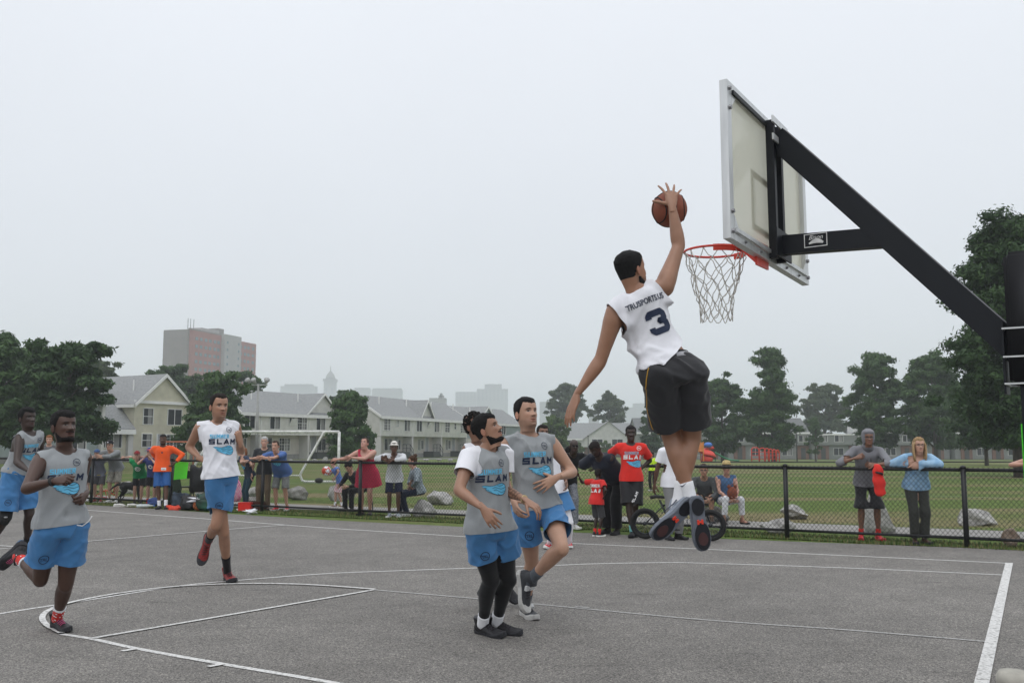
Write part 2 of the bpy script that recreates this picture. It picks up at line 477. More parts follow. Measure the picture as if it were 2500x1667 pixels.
M_roof_dark = mat('dark_shingles', (.14, .145, .145), .95, .16, 5, .5, 60, detail=8)
M_trim = mat('white_trim', (.70, .70, .68), .6, .06, 2)
M_fin = mat('grey_fin_wall', (.50, .49, .47), .8, .08, 2)
M_found = mat('foundation', (.26, .255, .245), .9, .12, 3)
M_glass = mat('window_glass', (.014, .017, .020), .2, .4, 1.6, spec=.35)
M_curtain = mat('curtain', (.22, .22, .21), .9, .15, 12, stretch=(6, 6, 1))
M_door = mat('grey_door', (.30, .31, .32), .6); M_brick = mat('brown_brick', (.16, .085, .06), .9, .2, 12, .4, 60)
M_dark_wood = mat('dark_stained_wood', (.045, .050, .048), .8, .2)
M_iron = mat('dark_iron', (.03, .03, .03), .6)
Z3 = np.array([0, 0, 1.])
_win = {}
def window(parent, p, u, n, w, h, style='slide', frame=None, awning=False):
    """A window at p (its centre on the wall), u along the wall, n out of the wall."""
    key = (round(w, 2), round(h, 2), style, awning, (frame or M_trim).name)
    if key not in _win:
        fr = MB(); t = .06
        for sx in (-1, 1): fr.box((sx * (w / 2 + t / 2), 0, .02), (t, h + 2 * t, .10))
        for sy in (-1, 1): fr.box((0, sy * (h / 2 + t / 2), .021), (w, t, .10))
        if style in ('slide', 'triple', 'grid'): 
            for k in ([0] if style == 'slide' else [-w / 6, w / 6] if style == 'triple' else [0]): fr.box((k, 0, .010), (.055, h, .06))
        if style in ('hung', 'grid'): fr.box((0, 0, .008), (w, .05, .055))
        if style == 'grid':
            for k in (-w / 4, w / 4): fr.box((k, 0, .004), (.022, h, .04))
            for k in (-h / 4, h / 4): fr.box((0, k, .003), (w, .022, .038))
        g = MB(); g.box((0, 0, -.014), (w, h, .02))
        cu = MB(); cu.box((w * .20, 0, .000), (w * .42, h * .98, .006))
        _win[key] = (fr.mesh('window'), g.mesh('pane'), cu.mesh('curtain'))
        _win[key][0].materials.append(frame or M_trim); _win[key][1].materials.append(M_glass); _win[key][2].materials.append(M_curtain)
    u, n = nrm(u), nrm(n); v = nrm(np.cross(n, u))
    if v[2] < 0: u = -u; v = nrm(np.cross(n, u))
    M = Matrix(((u[0], v[0], n[0], p[0]), (u[1], v[1], n[1], p[1]), (u[2], v[2], n[2], p[2]), (0, 0, 0, 1)))
    o = link('window', _win[key][0], None, parent); o.matrix_local = M
    q = link('pane', _win[key][1], None, o)
    if w > 1 and random.random() < .45: link('curtain', _win[key][2], None, o)
    if awning:
        s = MB(); k = .5
        s.box((0, -h * .1, .22), (w + .1, h, .05), [(1, 0, 0), (0, .9, .43), (0, -.43, .9)]); a = link('awning_sash', s.mesh('awning_sash'), M_trim, o)
    return o
def roof_slab(mb, P, t=.18):
    """A sloping slab from four corner points, thickened downwards."""
    mb.prism(P, (0, 0, -t))

class House:
    """Local frame: a along the facade from p, d inwards, z up; n points out of the facade."""
    def __init__(s, name, label, p, u, zb=0.0, group=None, cat='house', flip=False):
        s.u = nrm(np.array([u[0], u[1], 0.])); s.n = np.array([s.u[1], -s.u[0], 0.]) * (-1 if flip else 1); s.zb = zb
        s.root = thing(name, label, cat, (p[0], p[1], zb), 0, group)
    def P(s, a, d, z): return s.u * a - s.n * d + Z3 * z
    def part(s, name, mb, m): return mb.build(name, m, s.root)
    def boxm(s, mb, a0, a1, d0, d1, z0, z1): return mb.box(s.P((a0 + a1) / 2, (d0 + d1) / 2, (z0 + z1) / 2), (a1 - a0, d1 - d0, z1 - z0), (s.u, -s.n, Z3))
    def win(s, a, z, w, h, style='slide', d=0.0, **k): return window(s.root, s.P(a, d - .03, z), s.u, s.n, w, h, style, **k)
    def gable_end(s, mb, a, d0, d1, ze, zr, t, dm=None):
        dm = (d0 + d1) / 2 if dm is None else dm
        mb.prism([s.P(a, d0, ze), s.P(a, d1, ze), s.P(a, dm, zr)], s.u * t)
    def ridge_roof(s, a0, a1, d0, d1, ze, zr, over=.35, m=None, t=.16):
        """Ridge along the facade."""
        dm = (d0 + d1) / 2; sl = (zr - ze) / (dm - d0); zl = ze - sl * over
        mb = MB(); roof_slab(mb, [s.P(a0, d0 - over, zl), s.P(a1, d0 - over, zl), s.P(a1, dm, zr), s.P(a0, dm, zr)], t)
        o = s.part('roof', mb, m or M_roof); mb = MB(); roof_slab(mb, [s.P(a0, dm + .002, zr), s.P(a1, dm + .002, zr), s.P(a1, d1 + over, zl), s.P(a0, d1 + over, zl)], t); s.part('roof', mb, m or M_roof)
        mb = MB(); s.boxm(mb, a0, a1, d0 - over - .05, d0 - over + .04, zl - .38, zl - .02); s.part('fascia', mb, M_trim)
        return o
    def rake(s, a, d0, d1, ze, zr, over=.3, out=.1):
        """White boards along both slopes of a gable."""
        dm = (d0 + d1) / 2; sl = (zr - ze) / (dm - d0); mb = MB()
        for da, db in ((d0 - over, dm), (d1 + over, dm)):
            q0, q1 = s.P(a, da, ze - sl * over), s.P(a, db, zr)
            mb.prism([q0, q1, q1 - Z3 * .30, q0 - Z3 * .30], s.u * out)
        s.part('rake_board', mb, M_trim)
    def vent(s, a, d, z):
        mb = MB(); mb.tube([s.P(a, d, z - .2), s.P(a, d, z + .9)], .07, 8); s.part('vent_pipe', mb, M_trim)
    def porch(s, a, d):
        """Steps with a dark rail before a door."""
        mb = MB(); s.boxm(mb, a - 1.0, a + 1.0, d - 1.5, d - .05, 0, .75); f = s.part('porch', mb, M_dark_wood)
        for k in range(3):
            st = MB(); s.boxm(st, a + 1.002 + k * .3, a + 1.30 + k * .3, d - 1.45, d - .3, 0, .56 - k * .19); st.build('step', M_dark_wood, f)
        rl = MB()
        for x, z in ((-1.0, .75), (0, .75), (1.0, .75), (1.9, .1)): rl.box(s.P(a + x, d - 1.5, z + .45), (.07, .07, .9))
        rl.tube([s.P(a - 1.0, d - 1.5, 1.65), s.P(a + 1.0, d - 1.5, 1.65), s.P(a + 1.9, d - 1.5, 1.0)], .045, 6); rl.tube([s.P(a - 1.0, d - 1.5, 1.2), s.P(a + 1.0, d - 1.5, 1.2), s.P(a + 1.9, d - 1.5, .55)], .03, 6)
        rl.build('railing', M_dark_wood, f)

def row_house(label, p, u, L, W, fins, upper, lower, doors, zr=7.45, ze=5.15, m_up=None, m_low=None, dormers=(), group=None):
    H = House('row_house', label, p, u, 0, group)
    mb = MB(); H.boxm(mb, 0, L, 0, W, 2.62, ze); H.part('upper_wall', mb, m_up or M_sid_white)
    mb = MB(); H.boxm(mb, .1, L - .1, 1.25, W - .05, .55, 2.615); H.part('lower_wall', mb, m_low or M_sid_beige)
    mb = MB(); H.boxm(mb, .05, L - .05, 1.2, W - .02, -.3, .548); H.part('foundation', mb, M_found)
    for a in (0, L): 
        mb = MB(); H.gable_end(mb, a if a == 0 else a - .15, .002, W - .002, ze + .002, zr - .02, .15); H.part('gable', mb, m_up or M_sid_white)
    H.ridge_roof(-.25, L + .25, 0, W, ze + .02, zr)
    H.rake(-.36, 0, W, ze + .02, zr, .35)
    for a in fins:
        mb = MB(); H.boxm(mb, a - .14, a + .14, -.03, 1.3, -.1, 2.60); H.part('fin_wall', mb, M_fin)
        mb = MB(); H.boxm(mb, a - .06, a + .06, -.06, -.002, 2.62, ze - .3); H.part('downpipe', mb, M_trim)
    for a, w, h, st, aw in upper: H.win(a, 3.95 + (.15 if h < .9 else 0), w, h, st, awning=aw)
    for a, w, h, st in lower: H.win(a, 1.62, w, h, st, d=1.25)
    for a in doors:
        mb = MB(); H.boxm(mb, a - .45, a + .45, 1.18, 1.249, .55, 2.5); d = H.part('door', mb, M_door); h = MB(); h.ball(H.P(a + .35, 1.16, 1.5), .04, 6, 4); h.build('handle', M_iron, d)
        fr = MB()
        for x in (-.5, .5): H.boxm(fr, a + x - .05, a + x + .05, 1.17, 1.249, .55, 2.52)
        fr.build('door_frame', M_trim, d); H.porch(a, 1.25)
    for a, w_, rise in dormers:     # gables that face the front
        zb_ = ze + .05; mb = MB()
        mb.prism([H.P(a - w_ / 2, .02, zb_), H.P(a + w_ / 2, .02, zb_), H.P(a, .02, zb_ + rise)], -H.n * .12); H.part('front_gable', mb, m_up or M_sid_white)
        back = W / 2 - .1
        for sg in (-1, 1):
            mb = MB(); roof_slab(mb, [H.P(a + sg * (w_ / 2 + .25), -.32, zb_ - .2), H.P(a, -.32, zb_ + rise + .06), H.P(a, back, zb_ + rise + .06), H.P(a + sg * (w_ / 2 + .25), back - 1.2, zb_ - .2)], .14); H.part('roof', mb, M_roof)
            tb = MB(); q0, q1 = H.P(a + sg * (w_ / 2 + .25), -.36, zb_ - .2), H.P(a, -.36, zb_ + rise + .06); tb.prism([q0, q1, q1 - Z3 * .26, q0 - Z3 * .26], H.n * .05); H.part('rake_board', tb, M_trim)
    for a in np.arange(3.5, L, 7.5): H.vent(a, W * .28, ze + (zr - ze) * .56)
    return H
# the pale row behind the goal, three homes long
up = []; lo = []
for k in range(3):
    b = k * 8.83
    up += [(b + 1.75, 1.5, 1.35, ('grid', 'slide', 'grid')[k], False), (b + 4.45, .62, .72, ('grid', 'slide', 'hung')[k], k == 1), (b + 7.1, 1.5, 1.35, ('slide', 'slide', 'grid')[k], False)]
    lo += [(b + .75, .55, .95, 'hung'), (b + 2.2, .75, 1.35, 'hung'), (b + 4.5, 1.9 if k == 0 else .75, 1.35, 'slide'), (b + 5.3 if k else b + 7.4, .9, 1.1, 'slide')]
row_house('long pale row house with grey roof and dark porches beyond the soccer goal', (-15.2, 111), (.335, .942), 26.5, 7.0, (.2, 8.83, 17.66, 26.3), up, lo, (6.6, 15.6, 24.4), dormers=((12.6, 3.6, 2.0),), group='row houses across the field')
row_house('grey row house partly behind the bushy tree with a wide gable at its end', (-27.8, 99.1), (.47, .88), 16.6, 7.2, (.2, 2.9, 10.6, 16.4),
          [(1.2, 1.5, 1.35, 'slide', False), (5.0, 1.55, 1.35, 'slide', False), (7.7, .8, .8, 'slide', True), (9.4, 1.5, 1.35, 'grid', False), (12.6, 1.5, 1.35, 'slide', False), (15, .8, .8, 'hung', False)],
          [(1.4, 1.3, 1.3, 'slide'), (3.6, .6, .9, 'hung'), (5.6, .8, 1.4, 'hung'), (8.0, 1.7, 1.35, 'grid'), (11.3, .6, .9, 'hung'), (14.4, 1.4, 1.3, 'slide')], (12.9,), dormers=((12.9, 5.6, 2.2),), zr=7.5)
H = row_house('far row house with a broad front gable at the end of the long row', (-6.0, 143), (.42, .907), 18, 7.5, (.2, 9, 17.8), [(2.2, 1.5, 1.35, 'grid', False), (6.5, 1.5, 1.35, 'grid', False), (11, 1.5, 1.35, 'slide', False)], [(2.2, 1.2, 1.3, 'slide'), (6.8, 1.2, 1.3, 'slide')], (4.4,), m_up=M_sid_blue, dormers=((5.0, 6.0, 2.2),))

# the cream house with a wide gable, its low wing in front
C0, G0 = np.array([-36.0, 92.0]), np.array([.5, .866])
H = House('gabled_house', 'cream house with a big gable and triple window, between two leafy trees', C0, G0, 0)
W_ = 6.3
mb = MB(); H.boxm(mb, 0, W_, 0, 9, .5, 5.75); H.part('wall', mb, M_sid_yellow)
mb = MB(); H.boxm(mb, -.02, W_ + .02, -.02, 9, -.3, .498); H.part('foundation', mb, M_found)
mb = MB(); mb.prism([H.P(0, -.25, 5.8), H.P(W_, -.25, 5.8), H.P(W_ / 2, -.25, 8.35)], -H.n * .3); H.part('gable', mb, M_sid_yellow)
for sg, a0 in ((-1, 0), (1, W_)):
    mb = MB(); roof_slab(mb, [H.P(a0 + sg * .45, -.55, 5.45), H.P(W_ / 2, -.55, 8.5), H.P(W_ / 2, 9.3, 8.5), H.P(a0 + sg * .45, 9.3, 5.45)], .16); H.part('roof', mb, M_roof)
    tb = MB(); q0, q1 = H.P(a0 + sg * .45, -.60, 5.45), H.P(W_ / 2, -.60, 8.5); tb.prism([q0, q1, q1 - Z3 * .34, q0 - Z3 * .34], H.n * .06); H.part('rake_board', tb, M_trim)
    tb = MB(); H.boxm(tb, a0 + sg * .47 - .04, a0 + sg * .47 + .04, -.5, 9.2, 5.10, 5.40); H.part('fascia', tb, M_trim)
mb = MB(); H.boxm(mb, -.3, W_ + .3, -.34, -.255, 5.52, 5.80); H.part('frieze', mb, M_trim)
for a, z, w, h, st in ((1.55, 4.3, 1.1, 1.5, 'hung'), (4.75, 4.3, 1.7, 1.5, 'slide'), (1.5, 2.0, 1.1, 1.2, 'hung'), (4.7, 1.85, 1.7, 1.4, 'grid')): H.win(a, z, w, h, st)
mb = MB(); H.boxm(mb, 2.75, 3.65, -.06, -.002, .55, 2.6); d = H.part('door', mb, M_door); fr = MB(); H.boxm(fr, 2.66, 2.745, -.07, -.002, .55, 2.65); H.boxm(fr, 3.655, 3.74, -.07, -.002, .55, 2.65); fr.build('door_frame', M_trim, d)
H.porch(3.2, 0)
mb = MB(); H.boxm(mb, -4.2, -.002, .35, 8.5, .5, 3.3); w = H.part('wing_wall', mb, M_sid_yellow)
mb = MB(); H.boxm(mb, -4.2, -.03, .30, 8.5, -.3, .497); H.part('foundation', mb, M_found)
mb = MB(); roof_slab(mb, [H.P(-4.3, -.25, 3.1), H.P(-.01, -.25, 3.1), H.P(-.01, 5.2, 8.2), H.P(-4.3, 5.2, 8.2)], .16); H.part('wing_roof', mb, M_roof)
mb = MB(); H.boxm(mb, -4.3, .0, -.34, -.26, 2.55, 3.0); H.part('fascia', mb, M_trim)
mb = MB(); H.boxm(mb, -.55, -.01, .0, .345, .0, 2.9); H.part('fin_wall', mb, M_fin)
H.win(-2.4, 2.0, 2.6, 1.35, 'triple', d=.35)
H.vent(1.2, 1.8, 7.0)
# its neighbour, mostly behind the leaves
H = House('gabled_house', 'house with blue grey siding almost hidden by the dark trees at the picture edge', C0 - G0 * 4.45, G0, 0)
mb = MB(); H.boxm(mb, -10, -.3, -1.2, 8, .5, 5.7); H.part('wall', mb, M_sid_blue)
mb = MB(); H.boxm(mb, -10, -.3, -1.18, 8, -.3, .498); H.part('foundation', mb, M_found)
mb = MB(); H.boxm(mb, -.28, .02, -1.6, 1.2, -.3, 5.6); H.part('fin_wall', mb, M_fin)
mb = MB(); roof_slab(mb, [H.P(-10.2, -1.8, 5.5), H.P(.15, -1.8, 5.5), H.P(.15, 3.4, 9.3), H.P(-10.2, 3.4, 9.3)], .16); H.part('roof', mb, M_roof)
mb = MB(); roof_slab(mb, [H.P(-10.2, 3.402, 9.3), H.P(.15, 3.402, 9.3), H.P(.15, 8.4, 5.6), H.P(-10.2, 8.4, 5.6)], .16); H.part('roof', mb, M_roof)
mb = MB(); H.boxm(mb, -10.2, .15, -1.88, -1.81, 5.05, 5.42); H.part('fascia', mb, M_trim)
for a in (-2.4, -6.5): H.win(a, 4.2, 1.6, 1.4, 'slide', d=-1.2); H.win(a, 1.9, 1.6, 1.4, 'slide', d=-1.2)

# the white house in the middle distance
H = House('white_house', 'wide white house with a grey roof and a broad centre gable far across the park', (11.5, 222), (1, 0), -1.1)
mb = MB(); H.boxm(mb, 0, 20, 0, 9, 2.3, 4.5); H.part('upper_wall', mb, M_sid_light)
mb = MB(); H.boxm(mb, .1, 19.9, .9, 8.9, 0, 2.298); H.part('lower_wall', mb, M_brick)
H.ridge_roof(-.3, 20.3, 0, 9, 4.5, 7.9)
mb = MB(); mb.prism([H.P(5.0, -.55, 4.3), H.P(15.4, -.55, 4.3), H.P(10.6, -.55, 8.1)], -H.n * .3); H.part('front_gable', mb, M_sid_light)
mb = MB(); H.boxm(mb, 5.0, 15.4, -.55, -.01, 2.3, 4.298); H.part('bay_wall', mb, M_sid_light)
for sg, a0 in ((-1, 4.7), (1, 15.7)):
    mb = MB(); roof_slab(mb, [H.P(a0, -.9, 4.15), H.P(10.6, -.9, 8.25), H.P(10.6, 4.4, 8.25), H.P(a0, 4.4, 4.15)], .15); H.part('roof', mb, M_roof)
for a in (2.2, 8.0, 12.6, 18): H.win(a, 3.4, 2.4, 1.3, 'slide', d=-.55 if 5 < a < 15.4 else 0)
for a in (3, 9, 13.2, 17.5): H.win(a, 1.2, 1.5, 1.2, 'slide', d=.9)
for a in (4.9, 8.2, 11.8, 15.5):
    mb = MB(); H.boxm(mb, a - .1, a + .1, -.2, 0, 0, 2.29); H.part('post', mb, M_trim)

# townhouses along the far right side
tg = 'townhouses beyond the playground'
def townhouse(x0, L, zr, ze, label, chim=False, y=185, mroof=None, lowroof=False):
    H = House('townhouse', label, (x0, y), (1, .06), -1.1, tg)
    mb = MB(); H.boxm(mb, 0, L, 0, 9, 2.75, ze); H.part('upper_wall', mb, M_sid_grey)
    mb = MB(); H.boxm(mb, .05, L - .05, .8, 8.9, 0, 2.748); H.part('lower_wall', mb, M_sid_grey)
    for a in np.arange(2.2, L, 6.2):
        mb = MB(); H.boxm(mb, a - 1.1, a + 1.1, .55, .798, 0, 2.6); H.part('brick_bay', mb, M_brick)
        mb = MB(); H.boxm(mb, a - .45, a + .45, .48, .548, .05, 2.15); H.part('door', mb, M_dark_wood)
        if a + 3 < L: H.win(a + 3.1, 1.45, 1.9, 1.35, 'slide', d=.8)
    for a in np.arange(2.0, L - 1, 3.1): H.win(a, 3.95, 1.6, 1.15, 'slide')
    if not lowroof:
        H.ridge_roof(-.2, L + .2, 0, 9, ze, zr, m=mroof or M_roof_dark)
        for a in (0, L - .15):
            mb = MB(); H.gable_end(mb, a, .002, 8.998, ze + .002, zr - .04, .15); H.part('gable', mb, M_sid_grey)
    else:
        mb = MB(); H.boxm(mb, -.1, L + .1, -.2, 9.1, ze + .002, ze + .25); H.part('roof', mb, M_trim)
    if chim:
        mb = MB(); H.boxm(mb, -.9, -.22, 1.0, 6, 0, zr - 1.0); H.part('party_wall', mb, M_sid_light); mb = MB(); H.boxm(mb, -.95, -.17, .95, 6.05, zr - 1.0, zr - .8); H.part('wall_cap', mb, M_trim)
townhouse(24, 17, 8.0, 5.4, 'grey townhouse behind the red slide, brick bays between its windows')
townhouse(41.5, 15.5, 8.0, 5.4, 'grey townhouse behind the red climbing arches')
townhouse(57.5, 8.5, 6.0, 4.6, 'low flat-roofed link between the grey townhouses', lowroof=True)
townhouse(67.5, 17, 8.2, 5.5, 'grey townhouse with a pale party wall, above the hooded man', chim=True)
townhouse(85.0, 18, 8.0, 5.4, 'grey townhouse behind the woman in the blue shirt')
townhouse(103.5, 18, 8.0, 5.4, 'grey townhouse half hidden by the great dark tree')

# ---------------------------------------------------------------- the brick tower block
M_hr_brick = mat('tower_red_brick', (.28, .10, .078), .9, .14, .35, detail=6)
M_hr_grey = mat('tower_grey_brick', (.19, .165, .155), .9, .10, .3, detail=6)
M_hr_conc = mat('tower_concrete', (.33, .32, .315), .9, .08, .3)
M_hr_win = mat('tower_glass', (.10, .17, .20), .25, .3, .8)
H = House('tower_block', 'tall red brick apartment tower fading into fog above the rooftops', (-169.5, 503), (.277, .961), 0, None, 'apartment building')
Lh, Wh, Hh = 47.0, 11.0, 44.5; K_ = 1.4
def seg(a0, a1, d0, d1, z1, m, name): mb = MB(); H.boxm(mb, a0, a1, d0, d1, 0, z1); return H.part(name, mb, m)
seg(0, 21, 0, Wh, Hh, M_hr_brick, 'wing'); seg(21.002, 33, -1.6, Wh - .5, Hh + .6, M_hr_conc, 'stair_tower'); seg(33.002, Lh, 0, Wh, Hh - .8, M_hr_brick, 'wing')
seg(-.9, -.002, .2, Wh - .2, Hh, M_hr_grey, 'end_wall')
seg(19, 36, -4.2, -1.602, 26, M_hr_brick, 'low_wing')
mb = MB(); H.boxm(mb, 12, 24, 3, 9, Hh + .002, Hh + 2.2); H.part('penthouse', mb, M_hr_conc)
mb = MB(); H.boxm(mb, 24.1, 28, 3.5, 8, Hh + .602, Hh + 3.4); H.part('chimney', mb, M_hr_grey)
mb = MB(); H.boxm(mb, -.7, 20.9, -.12, .2, Hh + .002, Hh + .5); H.part('parapet', mb, M_hr_grey)
for a in (1.5, 3.2, 5.2):
    mb = MB(); mb.tube([H.P(a, 2, Hh), H.P(a, 2, Hh + 4.5)], .12, 6); H.part('antenna', mb, M_iron)
wm = MB(); wm.box((0, 0, 0), (1.6, .16, 1.25), (H.u, -H.n, Z3)); wme = wm.mesh('window'); wme.materials.append(M_hr_win)
sm_ = MB(); sm_.box((0, 0, 0), (.9, .16, 1.0), (H.u, -H.n, Z3)); sme = sm_.mesh('window'); sme.materials.append(M_hr_win)
for fl in range(1, 15):
    z = fl * 2.9 + .9
    for a in (4.5, 7.4, 10.6, 13.4, 16.6, 19): link('window', wme, None, H.root, H.P(a, -.03, z))
    for a in (35.2, 38.4, 41, 44.6): link('window', wme, None, H.root, H.P(a, -.03, z))
    for a in (23, 31): link('window', sme, None, H.root, H.P(a, -1.63, z + .4)) if z > 26.5 else None
    if z < 24: [link('window', sme, None, H.root, H.P(a, -4.23, z)) for a in (22, 28, 33)]

for ch in H.root.children:      # drawn at four fifths of its true size above
    ch.location = ch.location * K_; ch.scale = (K_, K_, K_)
# ---------------------------------------------------------------- the town in the fog
M_far = mat('far_stone', (.26, .255, .25), .9, .08, .05); M_far_win = mat('far_glass', (.10, .11, .12), .4)
def far_block(label, px0, px1, ytop, Y, depth, steps=(), wins=None, name='office_building'):
    Y *= 2.7
    x0, x1 = (px0 - CX) / F_PX * Y, (px1 - CX) / F_PX * Y; z1 = (1088 - ytop) / F_PX * Y + CAM_H; w = x1 - x0
    r = thing(name, label, 'building', ((x0 + x1) / 2, Y, 0))
    mb = MB(); mb.box((0, depth / 2, z1 / 2), (w, depth, z1)); mb.build('wall', M_far, r)
    for f0, f1, yt in steps:
        zt = (1088 - yt) / F_PX * Y + CAM_H; mb = MB(); mb.box(((f0 + f1) / 2 * w - w / 2, depth / 2, (z1 + zt) / 2 + .01), ((f1 - f0) * w, depth * .7, zt - z1)); mb.build('upper_block', M_far, r)
    if wins:
        nc, nr_ = wins; ww = MB(); ww.box((0, 0, 0), (w / nc * .42, .3, 2.0)); me = ww.mesh('window'); me.materials.append(M_far_win)
        for i in range(nc):
            for j in range(nr_): link('window', me, None, r, (-w / 2 + (i + .5) * w / nc, -.02, z1 - 3.0 - j * 4.0))
    return r
far_block('ghostly office block with rows of windows, tallest of the foggy pair', 1164, 1240, 950, 760, 30, ((.25, .8, 938),), (8, 6))
far_block('ghostly office block touching the windowed one, nearer to it than the trees', 1112, 1163, 957, 745, 30, (), (6, 5))
far_block('foggy grey slab beside the round tree', 1318, 1346, 981, 560, 20)
far_block('foggy low block between the round tree and the pointed tree', 1440, 1462, 1003, 420, 20)
far_block('faint stepped building in the fog above the white house', 1508, 1552, 995, 640, 24, ((0, .4, 986),))
far_block('faint wide building in the fog, next to the dunking player', 1548, 1600, 985, 660, 24)
far_block('faint long block in the fog over the grey row house', 684, 770, 943, 820, 24, ((.1, .9, 938),))
far_block('faint low block in the fog to the side of the domed tower', 848, 902, 951, 800, 24, ((.3, 1, 947),))
far_block('faint wide low block with roof masts in the fog', 908, 980, 951, 700, 24, ((.02, .98, 948),))
far_block('foggy pale block with a square lantern behind the long row roof', 1048, 1088, 972, 300, 14, ((.55, .85, 965), (.63, .76, 960)))
Yt = 2250; k = Yt / F_PX; xc = (806 - CX) * k
r = thing('domed_tower', 'ghostly stone clock tower with a dome rising in the fog', 'tower', (xc, Yt, 0))
zz = lambda y: (1088 - y) * k + CAM_H
mb = MB(); mb.box((0, 0, zz(932) / 2), (27 * k, 27 * k, zz(932))); mb.build('shaft', M_far, r)
mb = MB(); mb.box((0, 0, (zz(932) + zz(926)) / 2 + .01), (31 * k, 31 * k, zz(926) - zz(932))); mb.build('cornice', M_far, r)
mb = MB(); mb.tube([(0, 0, zz(926)), (0, 0, zz(921)), (0, 0, zz(915)), (0, 0, zz(910)), (0, 0, zz(907))], [12 * k, 11.5 * k, 9 * k, 5 * k, 2.5 * k], 12); mb.build('dome', M_far, r, True)
mb = MB(); mb.tube([(0, 0, zz(907)), (0, 0, zz(892))], [1.6 * k, .3 * k], 8); mb.build('spire', M_far, r)
for sx in (-1, 1):
    mb = MB(); mb.box((sx * 7 * k, -13.6 * k, zz(955)), (3.5 * k, .4, 14 * k)); mb.build('louvre', M_far_win, r)
# ================================================================ trees
def leaf_mat(name, lo, hi):
    m = bpy.data.materials.new(name); m.use_nodes = True
    n, l = m.node_tree.nodes, m.node_tree.links; b = n['Principled BSDF']; b.inputs['Roughness'].default_value = .6; b.inputs['Specular IOR Level'].default_value = .25
    a = n.new('ShaderNodeAttribute'); a.attribute_name = 'shade'
    r = n.new('ShaderNodeValToRGB'); r.color_ramp.elements[0].color = (*lo, 1); r.color_ramp.elements[1].color = (*hi, 1); l.new(a.outputs['Fac'], r.inputs[0]); l.new(r.outputs[0], b.inputs['Base Color'])
    tr = n.new('ShaderNodeBsdfTranslucent'); l.new(r.outputs[0], tr.inputs['Color'])
    ms = n.new('ShaderNodeMixShader'); ms.inputs[0].default_value = .25; l.new(b.outputs[0], ms.inputs[1]); l.new(tr.outputs[0], ms.inputs[2]); l.new(ms.outputs[0], n['Material Output'].inputs['Surface'])
    return m
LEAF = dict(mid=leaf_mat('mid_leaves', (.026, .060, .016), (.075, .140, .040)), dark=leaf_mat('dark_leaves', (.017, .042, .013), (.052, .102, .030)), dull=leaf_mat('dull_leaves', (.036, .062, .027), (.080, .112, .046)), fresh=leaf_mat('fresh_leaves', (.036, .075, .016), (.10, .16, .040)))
M_bark = mat('bark', (.085, .072, .058), .95, .3, 8, .6, 20, stretch=(1, 1, .25))
def crown_points(kind, H, R, base, rng, n):
    """Clump centres with sizes: an uneven crown from height base to H."""
    def one(q0):
        t = rng.uniform(0, 1); a = rng.uniform(0, 2 * PI); q = q0 + (1 - q0) * rng.uniform(0, 1) ** .45
        if kind == 'round': r = math.sin(PI * min(max(t * .92 + .06, 0), 1)) ** .7
        elif kind == 'cone': r = (1 - t) ** .75 * (.35 + .65 * min(1, t * 5)) + .05
        elif kind == 'oval': r = math.sin(PI * (t * .86 + .10)) ** .85 * (1.06 - .3 * t)
        elif kind == 'spread': r = (math.sin(PI * (t * .80 + .16)) ** .6) * (1.05 - .18 * t)
        else: r = math.sin(PI * (t * .88 + .08)) ** .6
        wob = 1 + .16 * math.sin(3 * a + 5 * t + n) + .12 * math.sin(5 * a - 9 * t)
        return np.array([R * r * q * wob * math.cos(a), R * r * q * wob * math.sin(a), base + (H - base) * t])
    # boughs first, then clumps of leaves about each of them, so that the outline is broken and the sky shows between
    B = [one(.45) for _ in range(max(10, n // 11))]; bs = rng.uniform(.55, 1.35, len(B)); out = []
    while len(out) < n:
        i = rng.integers(len(B)); p = one(0) if rng.uniform() < .55 else B[i] + rng.normal(0, 1, 3) * np.array([1, 1, .62]) * R * .17 * bs[i]
        if p[2] < base * .9: continue
        out.append((*p, rng.uniform(.6, 1.25)))
    return np.array(out)
